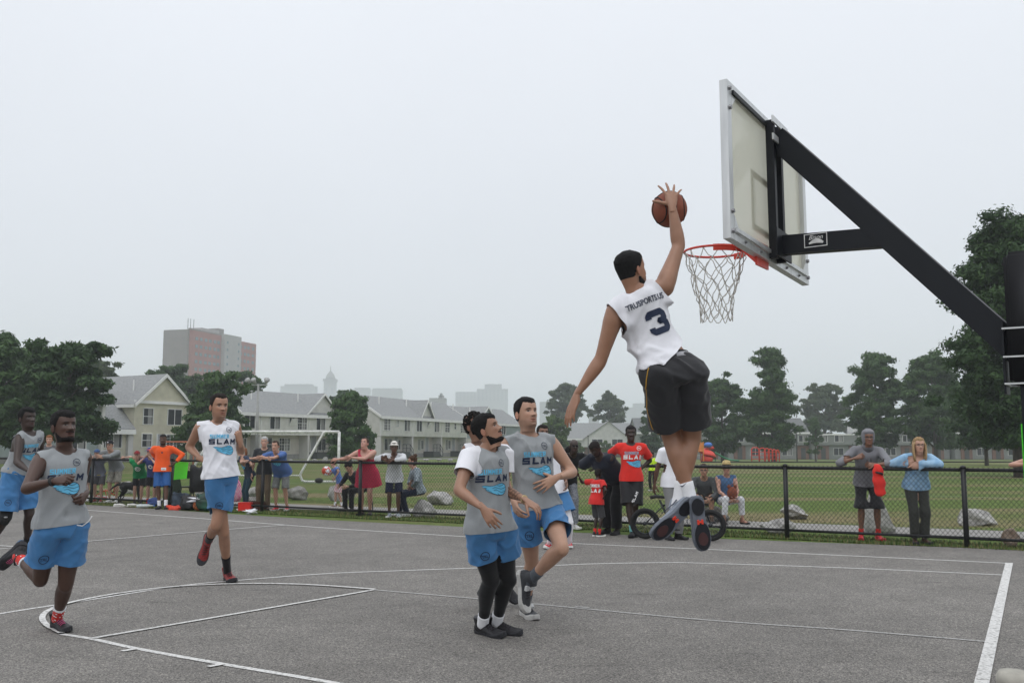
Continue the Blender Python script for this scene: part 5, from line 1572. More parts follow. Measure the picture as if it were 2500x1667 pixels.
def block_three(w, h, t):
    P = np.array([(-.5, .74), (-.5, .88), (-.38, 1), (.36, 1), (.5, .87), (.5, .65), (.34, .52), (-.05, .52), (.34, .52), (.5, .37), (.5, .13), (.36, 0), (-.38, 0), (-.5, .12), (-.5, .27)])
    P = P * np.array([w - t, h - t]) + np.array([0, t / 2]); Q = []
    for a, b in zip(P[:-1], P[1:]):
        n = max(2, int(np.linalg.norm(b - a) / .012)); Q += [a + (b - a) * i / n for i in range(n)]
    return stroke_2d(Q + [P[-1]], t)
_print = {}
def prints():
    if _print: return _print
    _print['summer'] = stroke_word('SUMMER', .022, .040, .0105, .006)
    _print['slam'] = stroke_word('SLAM', .048, .048, .0175, .020, .12)
    _print['comet'] = comet_ball()
    _print['badge'] = join_2d(ring_2d(.036, .0055), move_2d(text_2d('TRL', .032, .01, 1.0, 0, .92), 0, -.013))
    return _print
# ================================================================ chain-link fence
M_black = mat('black_coated_steel', (.012, .012, .013), .45, .15, 20, spec=.4)
M_wire = mat('black_wire', (.016, .016, .017), .5)
fence = thing('chain_link_fence', 'low black chain-link fence with round rails along the court', 'fence', on_fence(-5.61))
fo = np.array(on_fence(-5.61))
post_x = [-23.0, -20.0, -17.0, -13.93, -10.86, -8.24, -5.61, -3.18, -.65, 1.88, 4.41, 6.64, 9.1, 11.6]
FH = 1.12
FD3 = np.array([FD[0], FD[1], 0])
pm = MB(); pm.tube([(0, 0, -.2), (0, 0, FH + .02)], .038, 12); pm.tube([(0, 0, FH + .02), (0, 0, FH + .05), (0, 0, FH + .065)], [.044, .040, .008], 12); pme = pm.mesh('post', True); pme.materials.append(M_black)
for x in post_x: link('post', pme, None, fence, on_fence(x) - fo)
for xa, xb in zip(post_x[:-1], post_x[1:]):
    a, b = on_fence(xa), on_fence(xb); L = np.linalg.norm(b - a)
    for z, r, nm in ((FH, .028, 'top_rail'), (.13, .022, 'bottom_rail')):
        mb = MB(); mb.tube([a + FD3 * .036 + Z3 * z - fo, b - FD3 * .036 + Z3 * z - fo], r, 10); mb.build(nm, M_black, fence, True)
    # diamonds of wire, woven so that every second wire lies in front
    mb = MB(); z0, z1 = .04, FH + .045; s = .068; hh = z1 - z0
    for sg in (-1, 1):
        k = -int(hh / s) - 1
        while k * s < L + hh:
            u0 = k * s if sg > 0 else k * s
            # line: u = u0 + sg * (z - z0) * .86
            za, zb_ = z0, z1
            ua, ub = u0, u0 + sg * hh * .86
            if sg < 0: ua += hh * .86 * 0
            pts = []
            lo, hi = 0.0, 1.0
            du = ub - ua
            t0, t1 = (0 - ua) / du, (L - ua) / du
            lo, hi = max(lo, min(t0, t1)), min(hi, max(t0, t1))
            if hi > lo + .01:
                off = -FN * (.031 + .003 * sg); o3 = np.array([off[0], off[1], 0])
                p = a + FD3 * (ua + du * lo) + Z3 * (z0 + hh * lo) - fo + o3; q = a + FD3 * (ua + du * hi) + Z3 * (z0 + hh * hi) - fo + o3
                mb.tube([p, q], .0024, 4, cap=False)
            k += 1
        if sg < 0: pass
    # the second family leans the other way and starts further along
    o = mb.build('chain_link_mesh', M_wire, fence, True); o['kind'] = 'stuff'

# ================================================================ basketball hoop
M_hoop_black = mat('black_powder_coat', (.005, .0065, .010), .5, .12, 6, .05, 120, spec=.3)
M_alu = mat('brushed_aluminium', (.60, .61, .61), .38, .10, 20, .05, 200, metal=.55, stretch=(1, 1, .1))
M_board = mat('clear_board_milky', (.50, .50, .42), .25, .08, 3, spec=.5)
M_bolt = mat('bolt_steel', (.25, .25, .26), .35, .2, metal=.6)
M_rim = mat('orange_red_rim', (.62, .045, .025), .42, .10, 20, spec=.5)
M_pad = mat('black_vinyl_pad', (.007, .007, .009), .5, .15, 4, .15, 30, spec=.3)
nt, nb = at(1757, 190, 6.42), at(1776, 586, 6.42); ft, fb = at(1950, 378, 7.92), at(1966, 697, 7.92)
bc = (nt + nb + ft + fb) / 4
bu = nrm((ft + fb) / 2 - (nt + nb) / 2)                 # along the board, away from the camera
bv = (nt + ft) / 2 - (nb + fb) / 2; bv = nrm(bv - np.dot(bv, bu) * bu)
bn = nrm(np.cross(bu, bv))
if bn[0] > 0: bn = -bn                                   # towards the court
BW = np.linalg.norm((ft + fb) / 2 - (nt + nb) / 2); BH = (np.linalg.norm(nt - nb) + np.linalg.norm(ft - fb)) / 2
pole_top = at(2512, 700, 6.1); pole_x, pole_y = pole_top[0], pole_top[1]
hoop = thing('basketball_hoop', 'black outdoor basketball hoop with framed clear backboard on a bent post', 'basketball hoop', (pole_x, pole_y, 0))
ho = np.array([pole_x, pole_y, 0.0]); O = bc - ho
Q = lambda u, v, n: O + bu * u + bv * v + bn * n
board = MB()
board.box(Q(0, 0, 0), (BW - .10, BH - .10, .012), (bu, bv, bn))
def board_glass():
    m = bpy.data.materials.new('board_glass'); m.use_nodes = True
    n, l = m.node_tree.nodes, m.node_tree.links; b = n['Principled BSDF']; b.inputs['Base Color'].default_value = (.78, .77, .69, 1); b.inputs['Roughness'].default_value = .06; b.inputs['Specular IOR Level'].default_value = .5
    tr = n.new('ShaderNodeBsdfTransparent'); tr.inputs['Color'].default_value = (.92, .92, .87, 1)
    t = n.new('ShaderNodeTexCoord'); z = n.new('ShaderNodeTexNoise'); z.inputs['Scale'].default_value = 2.5; z.inputs['Detail'].default_value = 6; l.new(t.outputs['Object'], z.inputs['Vector'])
    mr = n.new('ShaderNodeMapRange'); mr.inputs['To Min'].default_value = .55; mr.inputs['To Max'].default_value = .72; l.new(z.outputs['Fac'], mr.inputs['Value'])
    ms = n.new('ShaderNodeMixShader'); l.new(mr.outputs[0], ms.inputs[0]); l.new(tr.outputs[0], ms.inputs[1]); tl = n.new('ShaderNodeBsdfTranslucent'); tl.inputs['Color'].default_value = (.80, .79, .70, 1); m2 = n.new('ShaderNodeMixShader'); m2.inputs[0].default_value = .55; l.new(b.outputs[0], m2.inputs[1]); l.new(tl.outputs[0], m2.inputs[2])
    l.new(m2.outputs[0], ms.inputs[2]); l.new(ms.outputs[0], n['Material Output'].inputs['Surface'])
    return m
bd = board.build('backboard', board_glass(), hoop)
fw, fd = .075, .055
for nm, u, v, w, h in (('side_frame', -BW / 2 + fw / 2, 0, fw, BH), ('side_frame', BW / 2 - fw / 2, 0, fw, BH)):
    mb = MB(); mb.box(Q(u, v, -.01), (w, h, fd), (bu, bv, bn)); f = mb.build(nm, M_alu, bd)
for v in (-1, 1):
    mb = MB(); mb.box(Q(0, v * (BH / 2 - .028), -.01), (BW - 2 * fw - .002, .056, fd), (bu, bv, bn)); f = mb.build('cross_frame', M_alu, bd)
    lip = MB(); lip.box(Q(0, v * (BH / 2 - .072), -.047), (BW - 2 * fw - .01, .030, .018), (bu, bv, bn)); lip.build('frame_lip', M_hoop_black if v > 0 else M_alu, bd)
for u in (-1, 1):
    for v in (-1, 1):
        for k in (0, 1):
            mb = MB(); c = Q(u * (BW / 2 - fw / 2), v * (BH / 2 - .055 - .14 * k), -.043); mb.tube([c + bn * .008, c - bn * .012], [.017, .014], 10); mb.build('bolt', M_bolt, bd)
        gs = MB(); gs.prism([Q(u * (BW / 2 - fw), v * (BH / 2 - .056), -.040), Q(u * (BW / 2 - fw - .12), v * (BH / 2 - .056), -.040), Q(u * (BW / 2 - fw), v * (BH / 2 - .056 - .12), -.040)], bn * .006); gs.build('corner_gusset', M_alu, bd)
for k in (-.62, -.3, .3, .62):
    mb = MB(); c = Q(k, -BH / 2 + .028, -.043); mb.tube([c + bn * .008, c - bn * .010], [.011, .009], 8); mb.build('bolt', M_bolt, bd)
# white target lines on the playing side
M_mark = mat('board_paint', (.75, .75, .74), .5)
tg_ = MB(); tw, th_, tl = .61, .457, .05; v0 = -BH / 2 + .20
for u, v, w, h in ((-tw / 2, v0 + th_ / 2, tl, th_), (tw / 2, v0 + th_ / 2, tl, th_), (0, v0 + th_ - tl / 2, tw - tl - .002, tl), (0, v0 + tl / 2, tw - tl - .002, tl)): tg_.box(Q(u, v, .009), (w, h, .004), (bu, bv, bn))
tg_.build('target_square', M_mark, bd)
# mounting uprights and their cross plates behind the board
for u in (-.085, .085):
    mb = MB(); mb.box(Q(u, -.01, -.070), (.045, BH - .06, .06), (bu, bv, bn)); mb.build('upright', M_hoop_black, hoop)
mb = MB(); mb.box(Q(0, -BH / 2 + .42, -.050), (.122, BH * .62, .008), (bu, bv, bn)); mb.build('back_plate', M_alu, hoop)
for v in (BH / 2 - .06, BH / 2 - .20):
    mb = MB(); mb.box(Q(0, v, -.118), (.36, .05, .012), (bu, bv, bn)); mb.build('clamp_plate', M_alu, hoop)
# the long arm, the level strut and the post
def beam(name, p, q, w, h, m=M_hoop_black, parent=None, upv=Z3):
    d = nrm(q - p); s = nrm(np.cross(d, upv)); v = np.cross(s, d); mb = MB(); mb.box((p + q) / 2, (np.linalg.norm(q - p), w, h), (d, s, v)); return mb.build(name, m, parent or hoop)
P0 = Q(0, BH / 2 - .16, -.10)
arm_end = np.array([0, 0, 0]) + (at(2520, 880, pole_y) - ho) * np.array([0, 0, 1]) + np.array([-.02, .01, 0])
beam('arm', P0, arm_end, .115, .165)
d_arm = nrm(arm_end - P0)
S0 = Q(0, -BH / 2 + .13, -.11); tS = .40; S1 = lerp(P0, arm_end, tS)
# level strut: from the foot of the uprights to the arm
S1 = P0 + d_arm * (np.dot((Q(0, -BH / 2 + .13, -.11) - P0), Z3) / d_arm[2])
strut = beam('strut', S0, S1 + d_arm * .05, .095, .140)
mb = MB(); mb.box(Q(0, -BH / 2 + .13, -.115), (.34, .21, .014), (bu, bv, bn)); mb.build('strut_plate', M_hoop_black, hoop)
# the maker's plate on the strut: a white outline, script and a humped animal
d = nrm(S1 - S0); side = nrm(np.cross(d, Z3)); side = side if np.dot(side, -S0 - ho) > 0 else -side; sv = nrm(np.cross(side, d)); sv = sv if sv[2] > 0 else -sv
lc = lerp(S0, S1, .36) + side * (.051 + .003)
lg = []
for (x0, y0, x1, y1) in ((-.085, -.05, .085, -.044), (-.085, .044, .085, .05), (-.085, -.044, -.079, .044), (.079, -.044, .085, .044)): lg.append(([(x0, y0), (x1, y0), (x1, y1), (x0, y1)], [(0, 1, 2, 3)]))
hump = stroke_2d([(-.05, -.022), (-.02, -.010), (.01, -.004), (.035, -.012), (.055, -.022)], np.array([.010, .026, .036, .026, .014]))
V, F = [], []
for vf in lg + [hump]:
    kk = len(V); V += list(vf[0]); F += [tuple(i + kk for i in q) for q in vf[1]]
tx = text_2d('Bison', .046, .0, 1.0, .35); V2 = [(x + .0, y + .006, .0012) for x, y in [v[:2] for v in tx[0]]]
xd = d if d[0] > 0 else -d
me = me_from('maker_mark', [lc + xd * v[0] + sv * v[1] + side * (v[2] if len(v) > 2 else 0) for v in V + V2], F + [tuple(i + len(V) for i in q) for q in tx[1]]); link('maker_mark', me, mat('mark_white', (.62, .62, .62), .6), strut)
# post, its padded upper part, straps and a green cord
pt = arm_end[2] + .72
mb = MB(); mb.box((0, 0, (arm_end[2] + .35) / 2), (.15, .15, arm_end[2] + .35), (nrm(np.array([bn[0], bn[1], 0])), nrm(np.array([bu[0], bu[1], 0])), Z3)); post = mb.build('post', M_hoop_black, hoop)
cap_ = MB(); c = np.array([0, 0, arm_end[2] + .27]); cap_.box(c, (.26, .26, .85), (nrm(np.array([bn[0], bn[1], 0])), nrm(np.array([bu[0], bu[1], 0])), Z3))
me = cap_.mesh('post_pad'); bm = bmesh.new(); bm.from_mesh(me); bmesh.ops.bevel(bm, geom=list(bm.edges), offset=.03, segments=3, affect='EDGES'); bm.to_mesh(me); bm.free(); set_smooth(me); link('post_pad', me, M_pad, hoop)
hn = nrm(np.array([bn[0], bn[1], 0])); hu = nrm(np.array([bu[0], bu[1], 0]))
for z in (.02, .20, -.15):
    mb = MB(); w = .150; zz_ = arm_end[2] + z; mb.tube([hn * a + hu * b + Z3 * zz_ for a, b in ((w, -w), (w, w), (-w, w), (-w, -w))], .006, 6, False, closed=True); mb.build('strap_rod', M_alu, hoop)
mb = MB(); mb.box(hn * .157 + Z3 * (arm_end[2] + .02), (.014, .20, .46), (hn, hu, Z3)); mb.build('arm_flange', M_hoop_black, hoop)
mb = MB(); zc = arm_end[2] - .40; mb.tube([hn * .082 - hu * .04 + Z3 * zc, hn * .081 - hu * .045 + Z3 * (zc - .3), hn * .085 - hu * .03 + Z3 * (zc - .62)], .0055, 6); mb.build('green_cord', mat('neon_green_cord', (.10, .80, .05), .5), hoop)
# rim with its bracket, then the net
rc = at(1745, 614, 7.2) - ho; rr = .2286
rx, ry = hn, hu
mb = MB(); mb.tube([rc + rx * rr * math.cos(a) + ry * rr * math.sin(a) for a in np.linspace(0, 2 * PI, 49)[:-1]], .009, 8, False, closed=True); rim = mb.build('rim', M_rim, hoop, True)
bp_ = O + bu * 0 + bv * 0; reach = abs(np.dot(rc - bp_, bn))
for sg in (-1, 1):      # curved flat braces from the rim back to the plate
    br = MB(); P = [rc + rx * rr * math.cos(a) * 1.0 + ry * rr * math.sin(a) - Z3 * .012 for a in np.linspace(PI - .05, PI - 1.25, 8)] if sg > 0 else [rc + rx * rr * math.cos(a) + ry * rr * math.sin(a) - Z3 * .012 for a in np.linspace(PI + .05, PI + 1.25, 8)]
    br.tube(P, [(.005, .028)] * len(P), 6, up0=(0, 0, 1)); br.build('rim_brace', M_rim, rim)
pl = rc - rx * (rr + .06)
mb = MB(); mb.prism([rc - rx * rr * .96 + ry * .14 - Z3 * .015, rc - rx * rr * .96 - ry * .14 - Z3 * .015, pl - rx * .06 - ry * .11 - Z3 * .015, pl - rx * .06 + ry * .11 - Z3 * .015], Z3 * .012); mb.build('rim_plate', M_rim, rim)
mb = MB(); 
for sg in (-1, 1): mb.prism([rc - rx * (rr + .0) + ry * sg * .10 - Z3 * .02, pl - rx * .07 + ry * sg * .10 - Z3 * .02, pl - rx * .07 + ry * sg * .10 - Z3 * .15], ry * sg * .012)
mb.box(pl - rx * .075 - Z3 * .07, (.014, .26, .18), (rx, ry, Z3)); mb.build('rim_bracket', M_rim, rim)
M_net = mat('white_nylon_net', (.55, .53, .49), .85, .15, 60)
net = MB(); K = 12; rows = [(0, rr * .985), (.085, .212), (.17, .188), (.255, .160), (.335, .138), (.41, .124), (.485, .120)]
rng = np.random.default_rng(4)
def nd(r, k): z, R_ = rows[r]; a = 2 * PI * (k + .5 * (r % 2)) / K + jit[r][k % K]; s_ = 1 + jr[r][k % K]; return rc + rx * R_ * s_ * math.cos(a) + ry * R_ * s_ * math.sin(a) - Z3 * (z + jz[r][k % K])
jit = rng.normal(0, .05, (7, K)); jr = rng.normal(0, .05, (7, K)); jz = rng.normal(0, .010, (7, K)); jit[0] *= 0; jr[0] *= 0; jz[0] = .01
for r in range(6):
    for k in range(K):
        for s_ in ((0, -1) if r % 2 == 0 else (0, 1)):
            p, q = nd(r, k), nd(r + 1, k + s_); mid_ = (p + q) / 2 + (rng.normal(0, .008, 3)) - Z3 * .006; net.tube([p, lerp(p, mid_, .5) * .5 + (p * .5 + mid_ * .5) * .5, mid_, q], .0036, 5)
for k in range(K):
    p, q = nd(6, k), nd(6, k + 1); m_ = (p + q) / 2 - Z3 * (.035 + .02 * rng.uniform()); net.tube([p, lerp(p, m_, .6) - Z3 * .01, m_, lerp(q, m_, .6) - Z3 * .01, q], .0036, 5)
    t_ = rc + rx * rr * math.cos(2 * PI * k / K) + ry * rr * math.sin(2 * PI * k / K); net.ball(nd(0, k), .008, 6, 4)
net.build('net', M_net, hoop, True)
# ---------------------------------------------------------------- the players
LEN = dict(ua=.305, fa=.265, th=.445, shn=.43)
def solve(spec, Y, stature):
    """Joints from what the photograph shows: pixel and depth offset, or pixel and bone direction ('+' away, '-' towards), or 'g' for a foot on the ground."""
    h = stature / 1.8; J = {}
    parent = {'elR': ('shR', 'ua'), 'elL': ('shL', 'ua'), 'wrR': ('elR', 'fa'), 'wrL': ('elL', 'fa'), 'knR': ('hipR', 'th'), 'knL': ('hipL', 'th'), 'anR': ('knR', 'shn'), 'anL': ('knL', 'shn')}
    for k in ('pel', 'neck', 'head', 'mid', 'shR', 'shL', 'hipR', 'hipL', 'elR', 'elL', 'wrR', 'wrL'):
        if k in spec: J[k] = None
    order = [k for k in ('pel', 'neck', 'mid', 'head', 'shR', 'shL', 'hipR', 'hipL', 'elR', 'elL', 'wrR', 'wrL', 'anR', 'anL', 'knR', 'knL', 'toeR', 'toeL') if k in spec]
    late = []
    for k in order:
        v = spec[k]
        if isinstance(v[2], str):
            if v[2] == 'g': J[k] = gr(v[0], v[1], .085 * h)
            elif k in ('anR', 'anL') and ('kn' + k[2]) not in J: late.append(k)
            else: J[k] = bone(J[parent[k][0]], v[0], v[1], LEN[parent[k][1]] * h, {'+': 1, '-': -1, '0': 0}[v[2]])
        else:
            J[k] = at(v[0], v[1], Y + v[2])
    for k in late:
        v = spec[k]; kk = 'kn' + k[2]
        if kk not in J: J[kk] = bone(J['hip' + k[2]], spec[kk][0], spec[kk][1], LEN['th'] * h, {'+': 1, '-': -1, '0': 0}[spec[kk][2]])
        J[k] = bone(J[kk], v[0], v[1], LEN['shn'] * h, {'+': 1, '-': -1, '0': 0}[v[2]])
    for sd in 'RL':
        t = J.get('toe' + sd)
        if t is None: continue
    for sd in 'RL':
        v = spec['toe' + sd]
        if v[2] == 'g': J['toe' + sd] = gr(v[0], v[1], .085 * h)
        else: J['toe' + sd] = at(v[0], v[1], J['an' + sd][1] + v[2])
    return J
def legfix(J, sd, stature, pole):
    """Bend the knee of a grounded leg so that both bones keep their length."""
    h = stature / 1.8; D = np.linalg.norm(J['an' + sd] - J['hip' + sd]); k = max(1.0, D / (.985 * (LEN['th'] + LEN['shn']) * h))
    J['kn' + sd], J['an' + sd] = ik2(J['hip' + sd], J['an' + sd], LEN['th'] * h * k, LEN['shn'] * h * k, pole)

M_grey = cloth_mat('grey_jersey', (.285, .30, .31), .75)
M_white = cloth_mat('white_jersey', (.74, .74, .78), .8, .04)
M_blue = cloth_mat('blue_shorts', (.058, .188, .40), .72)
M_black = cloth_mat('black_shorts', (.018, .018, .020), .62)
M_navyprint = mat('navy_print', (.012, .022, .055), .6, .1)
M_blueprint = mat('pale_blue_print', (.13, .48, .72), .6, .1)
M_whiteprint = mat('white_print', (.8, .8, .8), .6, .05)
M_greyprint = mat('grey_print', (.30, .38, .48), .6, .08)
M_shoe_black = mat('black_shoe', (.016, .015, .018), .55, .25, 60, .2, 200)
M_sole_dark = mat('dark_sole', (.022, .022, .026), .7, .2)
M_sole_white = mat('white_sole', (.72, .71, .68), .6, .1, 40)
M_shoe_red = mat('red_shoe', (.23, .022, .020), .55, .25, 50, .2, 200)
M_shoe_bright = mat('bright_red_shoe', (.55, .02, .03), .5, .15)
M_lace_dark = mat('dark_lace', (.03, .025, .03), .8)
M_lace_white = mat('white_lace', (.7, .7, .7), .8)
M_lace_pink = mat('pink_lace', (.55, .10, .22), .8)
M_sock_white = cloth_mat('white_sock', (.78, .78, .80), .9)
M_sock_black = cloth_mat('black_sock', (.012, .012, .013), .9)
M_sock_grey = cloth_mat('grey_sock', (.085, .095, .11), .9)
M_legging = cloth_mat('black_legging', (.008, .008, .009), .7)
M_rubber = mat('black_rubber', (.02, .02, .02), .7)
M_shoe_grey = mat('blue_grey_shoe', (.26, .29, .345), .6, .1, 60, .25, 220)
M_red = cloth_mat('red_cloth', (.62, .030, .022), .8)
M_tee_white = cloth_mat('white_tee', (.78, .78, .82), .85, .04)

def front_print(p, shirt, cx=0.0, cy=.62, scale=.78, badge=True, colors=None, rotz=0.0):
    """The words and the emblem on the chest; cy is the share of the way from pelvis to neck."""
    J = p.J; pr = prints(); c, r, f = p.ring_frame(cy)
    x = -r; y = p.up; k = p.h * scale
    o = c - r * (cx + .018) * p.h - p.up * .02 * p.h
    dk, pb, sm = colors or (M_navyprint, M_blueprint, M_blueprint)
    p.decal(shirt, 'lettering', move_2d(pr['summer'], -.028 * k, .050 * k, k), o, x, y, sm)
    p.decal(shirt, 'lettering', move_2d(pr['slam'], .0, -.018 * k, k), o, x, y, dk)
    fill, dark = pr['comet']
    p.decal(shirt, 'ball_emblem', move_2d(fill, .018 * k, -.100 * k, k * .68), o, x, y, pb)
    p.decal(shirt, 'emblem_outline', move_2d(dark, .018 * k, -.100 * k, k * .68), o, x, y, M_navyprint, .006)
    if badge: p.decal(shirt, 'badge', move_2d(pr['badge'], .092 * k, .150 * k, k), o, x, y, dk if colors else M_navyprint)
def shorts_badge(p, shorts, sd, t=.55, side=.0, k=1.0):
    J = p.J; hp, kn = J['hip' + sd], J['kn' + sd]; d = nrm(hp - kn); c = lerp(hp, kn, t)
    n = nrm(CAM - c); n = nrm(n - np.dot(n, d) * d); r = np.cross(d, n)
    p.decal(shorts, 'badge', move_2d(prints()['badge'], side, 0, k * p.h), c, r, d, M_navyprint)

def sock_spots(p, o, m, n=26, seed=3):
    V, F = mesh_arrays(o.data); N = mesh_normals(o.data); rng = np.random.default_rng(seed); mb = MB()
    for i in rng.choice(len(V), n, replace=False):
        nn = N[i]; a = nrm(np.cross(nn, (.3, .5, .8))); b = np.cross(nn, a); r = rng.uniform(.005, .010)
        c = V[i] + nn * .002
        mb.ball(c, (r, r * .7, .002), 7, 4, ax=(a, b, nn))
    return link('sock_pattern', mb.mesh('sock_pattern', True), m, o)

# --- front player, grey jersey, dark skin
J = solve(dict(pel=(147, 1284, 0), neck=(159, 1098, .02), head=(156, 1041, -.02), shR=(100, 1124, -.09), shL=(204, 1117, .10), hipR=(119, 1294, -.05), hipL=(178, 1290, .06),
               elR=(64, 1193, '-'), wrR=(134, 1173, '-'), elL=(198, 1188, '+'), wrL=(210, 1206, '-'), knR=(99, 1412, '+'), anR=(44, 1358, '+'), toeR=(6, 1394, .05),
               anL=(139, 1509, 'g'), toeL=(186, 1523, 'g')), 7.55, 1.83)
J.update(face=(.80, -.56, .14), headup=(-.10, .06, 1))
legfix(J, 'L', 1.83, (.5, -.8, 0))
p = Person('running player in grey sleeveless jersey and blue shorts with red patterned socks', J, (J['anL'][0], J['anL'][1], 0), 1.83, 'dark', .98, 1.06)
p.h_open, p.stubble = .5, 0
p.body(dict(R=dict(curl=.85, thumb=.2, back=(-.3, -.7, .5), dir=(.9, -.3, .15)), L=dict(curl=.85, thumb=.2, back=(.8, -.4, -.1), dir=(.05, -.75, -.35))))
p.hair('short', (.008, .007, .007), .010); p.beard((.010, .008, .008), .004)
sh = p.shirt('jersey', M_grey, .01, .024, .004, hem_dir=nrm(p.up + p.rs * .12), seed=11, amp=.019)
st = p.shorts('shorts', M_blue, .60, .12, .018, .100, .114, seed=5, amp=.019)
front_print(p, sh, -.03, .66); shorts_badge(p, st, 'R', .42)
for sd in 'RL':
    p.shoe(sd, M_shoe_black, M_sole_dark, M_lace_pink, size=1.06)
    so = p.sock(sd, M_red if sd else M_red, .30); sock_spots(p, so, M_whiteprint)
    p.sock(sd, M_sock_white, .335, 'sock_cuff', .0065, .70)
mb = MB(); wr, el = p.J['wrR'], p.J['elR']; mb.tube([lerp(el, wr, .88), lerp(el, wr, .95)], [.036, .034], 14); p.raw('wristband', *(np.array(mb.V), mb.F), M_rubber)
mb = MB(); c = p.ring_frame(-.02)[0] + p.fh * .16 - p.rh * .08
mb.tube([c + np.array([0, 0, .02]), c + np.array([.05, -.02, .015]), c + np.array([.10, -.03, .05]), c + np.array([.125, -.03, .09])], .0045, 6); p.raw('drawstring', np.array(mb.V), mb.F, M_lace_white)

# --- player behind him, cut by the picture's edge
J = solve(dict(pel=(44, 1156, 0), neck=(70, 1053, .02), head=(67, 1021, 0), shR=(49, 1070, -.10), shL=(95, 1066, .10), hipR=(30, 1160, -.07), hipL=(62, 1160, .07),
               elR=(41, 1127, '-'), wrR=(70, 1150, '-'), elL=(98, 1120, '+'), wrL=(104, 1148, '-'), knR=(14, 1262, '-'), anR=(-26, 1330, '+'), toeR=(-44, 1362, .0),
               knL=(72, 1255, '+'), anL=(66, 1330, '+'), toeL=(88, 1356, .05)), 12.0, 1.93)
J.update(face=(.86, -.5, .10), headup=(-.05, .03, 1))
p = Person('running player in grey sleeveless jersey at the picture edge wearing a black knee brace', J, (J['pel'][0], J['pel'][1], 0), 1.93, 'deep', .98, 1.02)
p.body(dict(R=dict(curl=.6), L=dict(curl=.6)))
p.hair('short', (.006, .006, .006), .014)
sh = p.shirt('jersey', M_grey, .0, .020, .008, seed=21, amp=.019)
st = p.shorts('shorts', M_blue, .86, .14, .020, .106, .125, seed=6, amp=.019)
front_print(p, sh, .0, .62); shorts_badge(p, st, 'R', .66)
for sd in 'RL':
    p.shoe(sd, mat('navy_shoe', (.02, .035, .07), .6), mat('blue_sole', (.03, .16, .36), .6), M_lace_dark, size=1.08); p.sock(sd, M_sock_black, .25)
mb = MB(); hp, kn, an = p.J['hipR'], p.J['knR'], p.J['anR']
mb.tube([lerp(hp, kn, .84), kn, lerp(kn, an, .16)], [.072, .072, .066], 16); br = p.raw('knee_brace', np.array(mb.V), mb.F, M_rubber)
mb = MB(); q = kn + nrm(CAM - kn) * .070; mb.ball(q, (.022, .022, .010), 10, 6); p.raw('brace_hinge', np.array(mb.V), mb.F, mat('grey_metal', (.45, .45, .46), .4, .1), br)

# --- runner in white
J = solve(dict(pel=(542, 1163, 0), neck=(532, 1029, -.02), head=(535, 992, -.05), shR=(489, 1044, -.07), shL=(574, 1043, .07), hipR=(524, 1170, -.08), hipL=(556, 1170, .06),
               elR=(461, 1091, '+'), wrR=(490, 1119, '-'), elL=(588, 1100, '+'), wrL=(585, 1080, '-'), anR=(555, 1396, 'g'), toeR=(577, 1412, 'g'),
               knL=(527, 1281, '0'), anL=(507, 1322, '+'), toeL=(496, 1372, -.05)), 10.3, 1.96)
J.update(face=(.62, -.76, .02), headup=(0, 0, 1))
legfix(J, 'R', 1.96, (.45, -.85, 0))
p = Person('tall player running in white sleeveless jersey, blue shorts, black socks and red shoes', J, (J['anR'][0], J['anR'][1], 0), 1.96, (.36, .19, .12), .93, .98)
p.stubble = .35; p.hair_col = (.014, .009, .007)
p.body(dict(R=dict(curl=.75, thumb=.9, back=(-.5, -.75, .3), dir=(.8, -.3, -.05)), L=dict(curl=.85, thumb=.3, back=(.85, -.4, 0), dir=(-.1, -.2, .9))))
p.hair('short', (.014, .009, .007), .009, .070)
sh = p.shirt('jersey', M_white, -.01, .022, .018, seed=31, amp=.019, pull=True)
st = p.shorts('shorts', M_blue, .66, .12, .018, .098, .112, seed=7, amp=.019)
front_print(p, sh, -.02, .66); shorts_badge(p, st, 'R', .42)
for sd in 'RL':
    p.shoe(sd, M_shoe_red, M_sole_dark, M_lace_dark, size=1.1); p.sock(sd, M_sock_black, .40)

# --- player with black leggings
J = solve(dict(pel=(1196, 1284, 0), neck=(1187, 1092, -.02), head=(1190, 1049, -.04), shR=(1147, 1114, -.10), shL=(1230, 1106, .10), hipR=(1170, 1294, -.05), hipL=(1224, 1292, .06),
               elR=(1120, 1196, '-'), wrR=(1180, 1241, '-'), elL=(1232, 1196, '0'), wrL=(1284, 1220, '-'), anR=(1178, 1521, 'g'), toeR=(1256, 1540, 'g'), anL=(1212, 1517, 'g'), toeL=(1292, 1528, 'g')), 7.35, 1.80)
J.update(face=(.88, -.28, .42), headup=(-.40, .10, .9))
for sd in 'RL': legfix(J, sd, 1.80, (.95, -.3, 0))
p = Person('bearded player in grey jersey over a white tee with black leggings looking up', J, (J['anR'][0], J['anR'][1], 0), 1.78, (.31, .165, .105), .98, 1.08)
p.hair_col = (.010, .008, .007); p.h_open = .2
def ink(pp, V, T):
    el, wr = pp.J['elL'], pp.J['wrL']; ax = nrm(wr - el); d = V - el; t = d @ ax / np.linalg.norm(wr - el)
    rad = np.linalg.norm(d - np.outer(d @ ax, ax), axis=1)
    m = (t > .1) & (t < .75) & (rad < .07) & (np.sin(V[:, 0] * 160) * np.sin(V[:, 2] * 140 + V[:, 1] * 90) > -.1)
    T = T.copy(); T[m] *= .38; return T
p.tint = ink
p.body(dict(R=dict(curl=.32, spread=.12, thumb=.5, back=(-.5, -.6, .6), dir=(.55, -.25, -.75)), L=dict(curl=.35, spread=.14, thumb=.5, back=(.35, -.5, .8), dir=(.75, -.35, -.5))))
p.hair('fade', (.008, .007, .007), .012); p.beard((.009, .007, .006), .005)
hm = mat('braided_hair', (.009, .008, .008), .7, .4, 60, .8, 260)
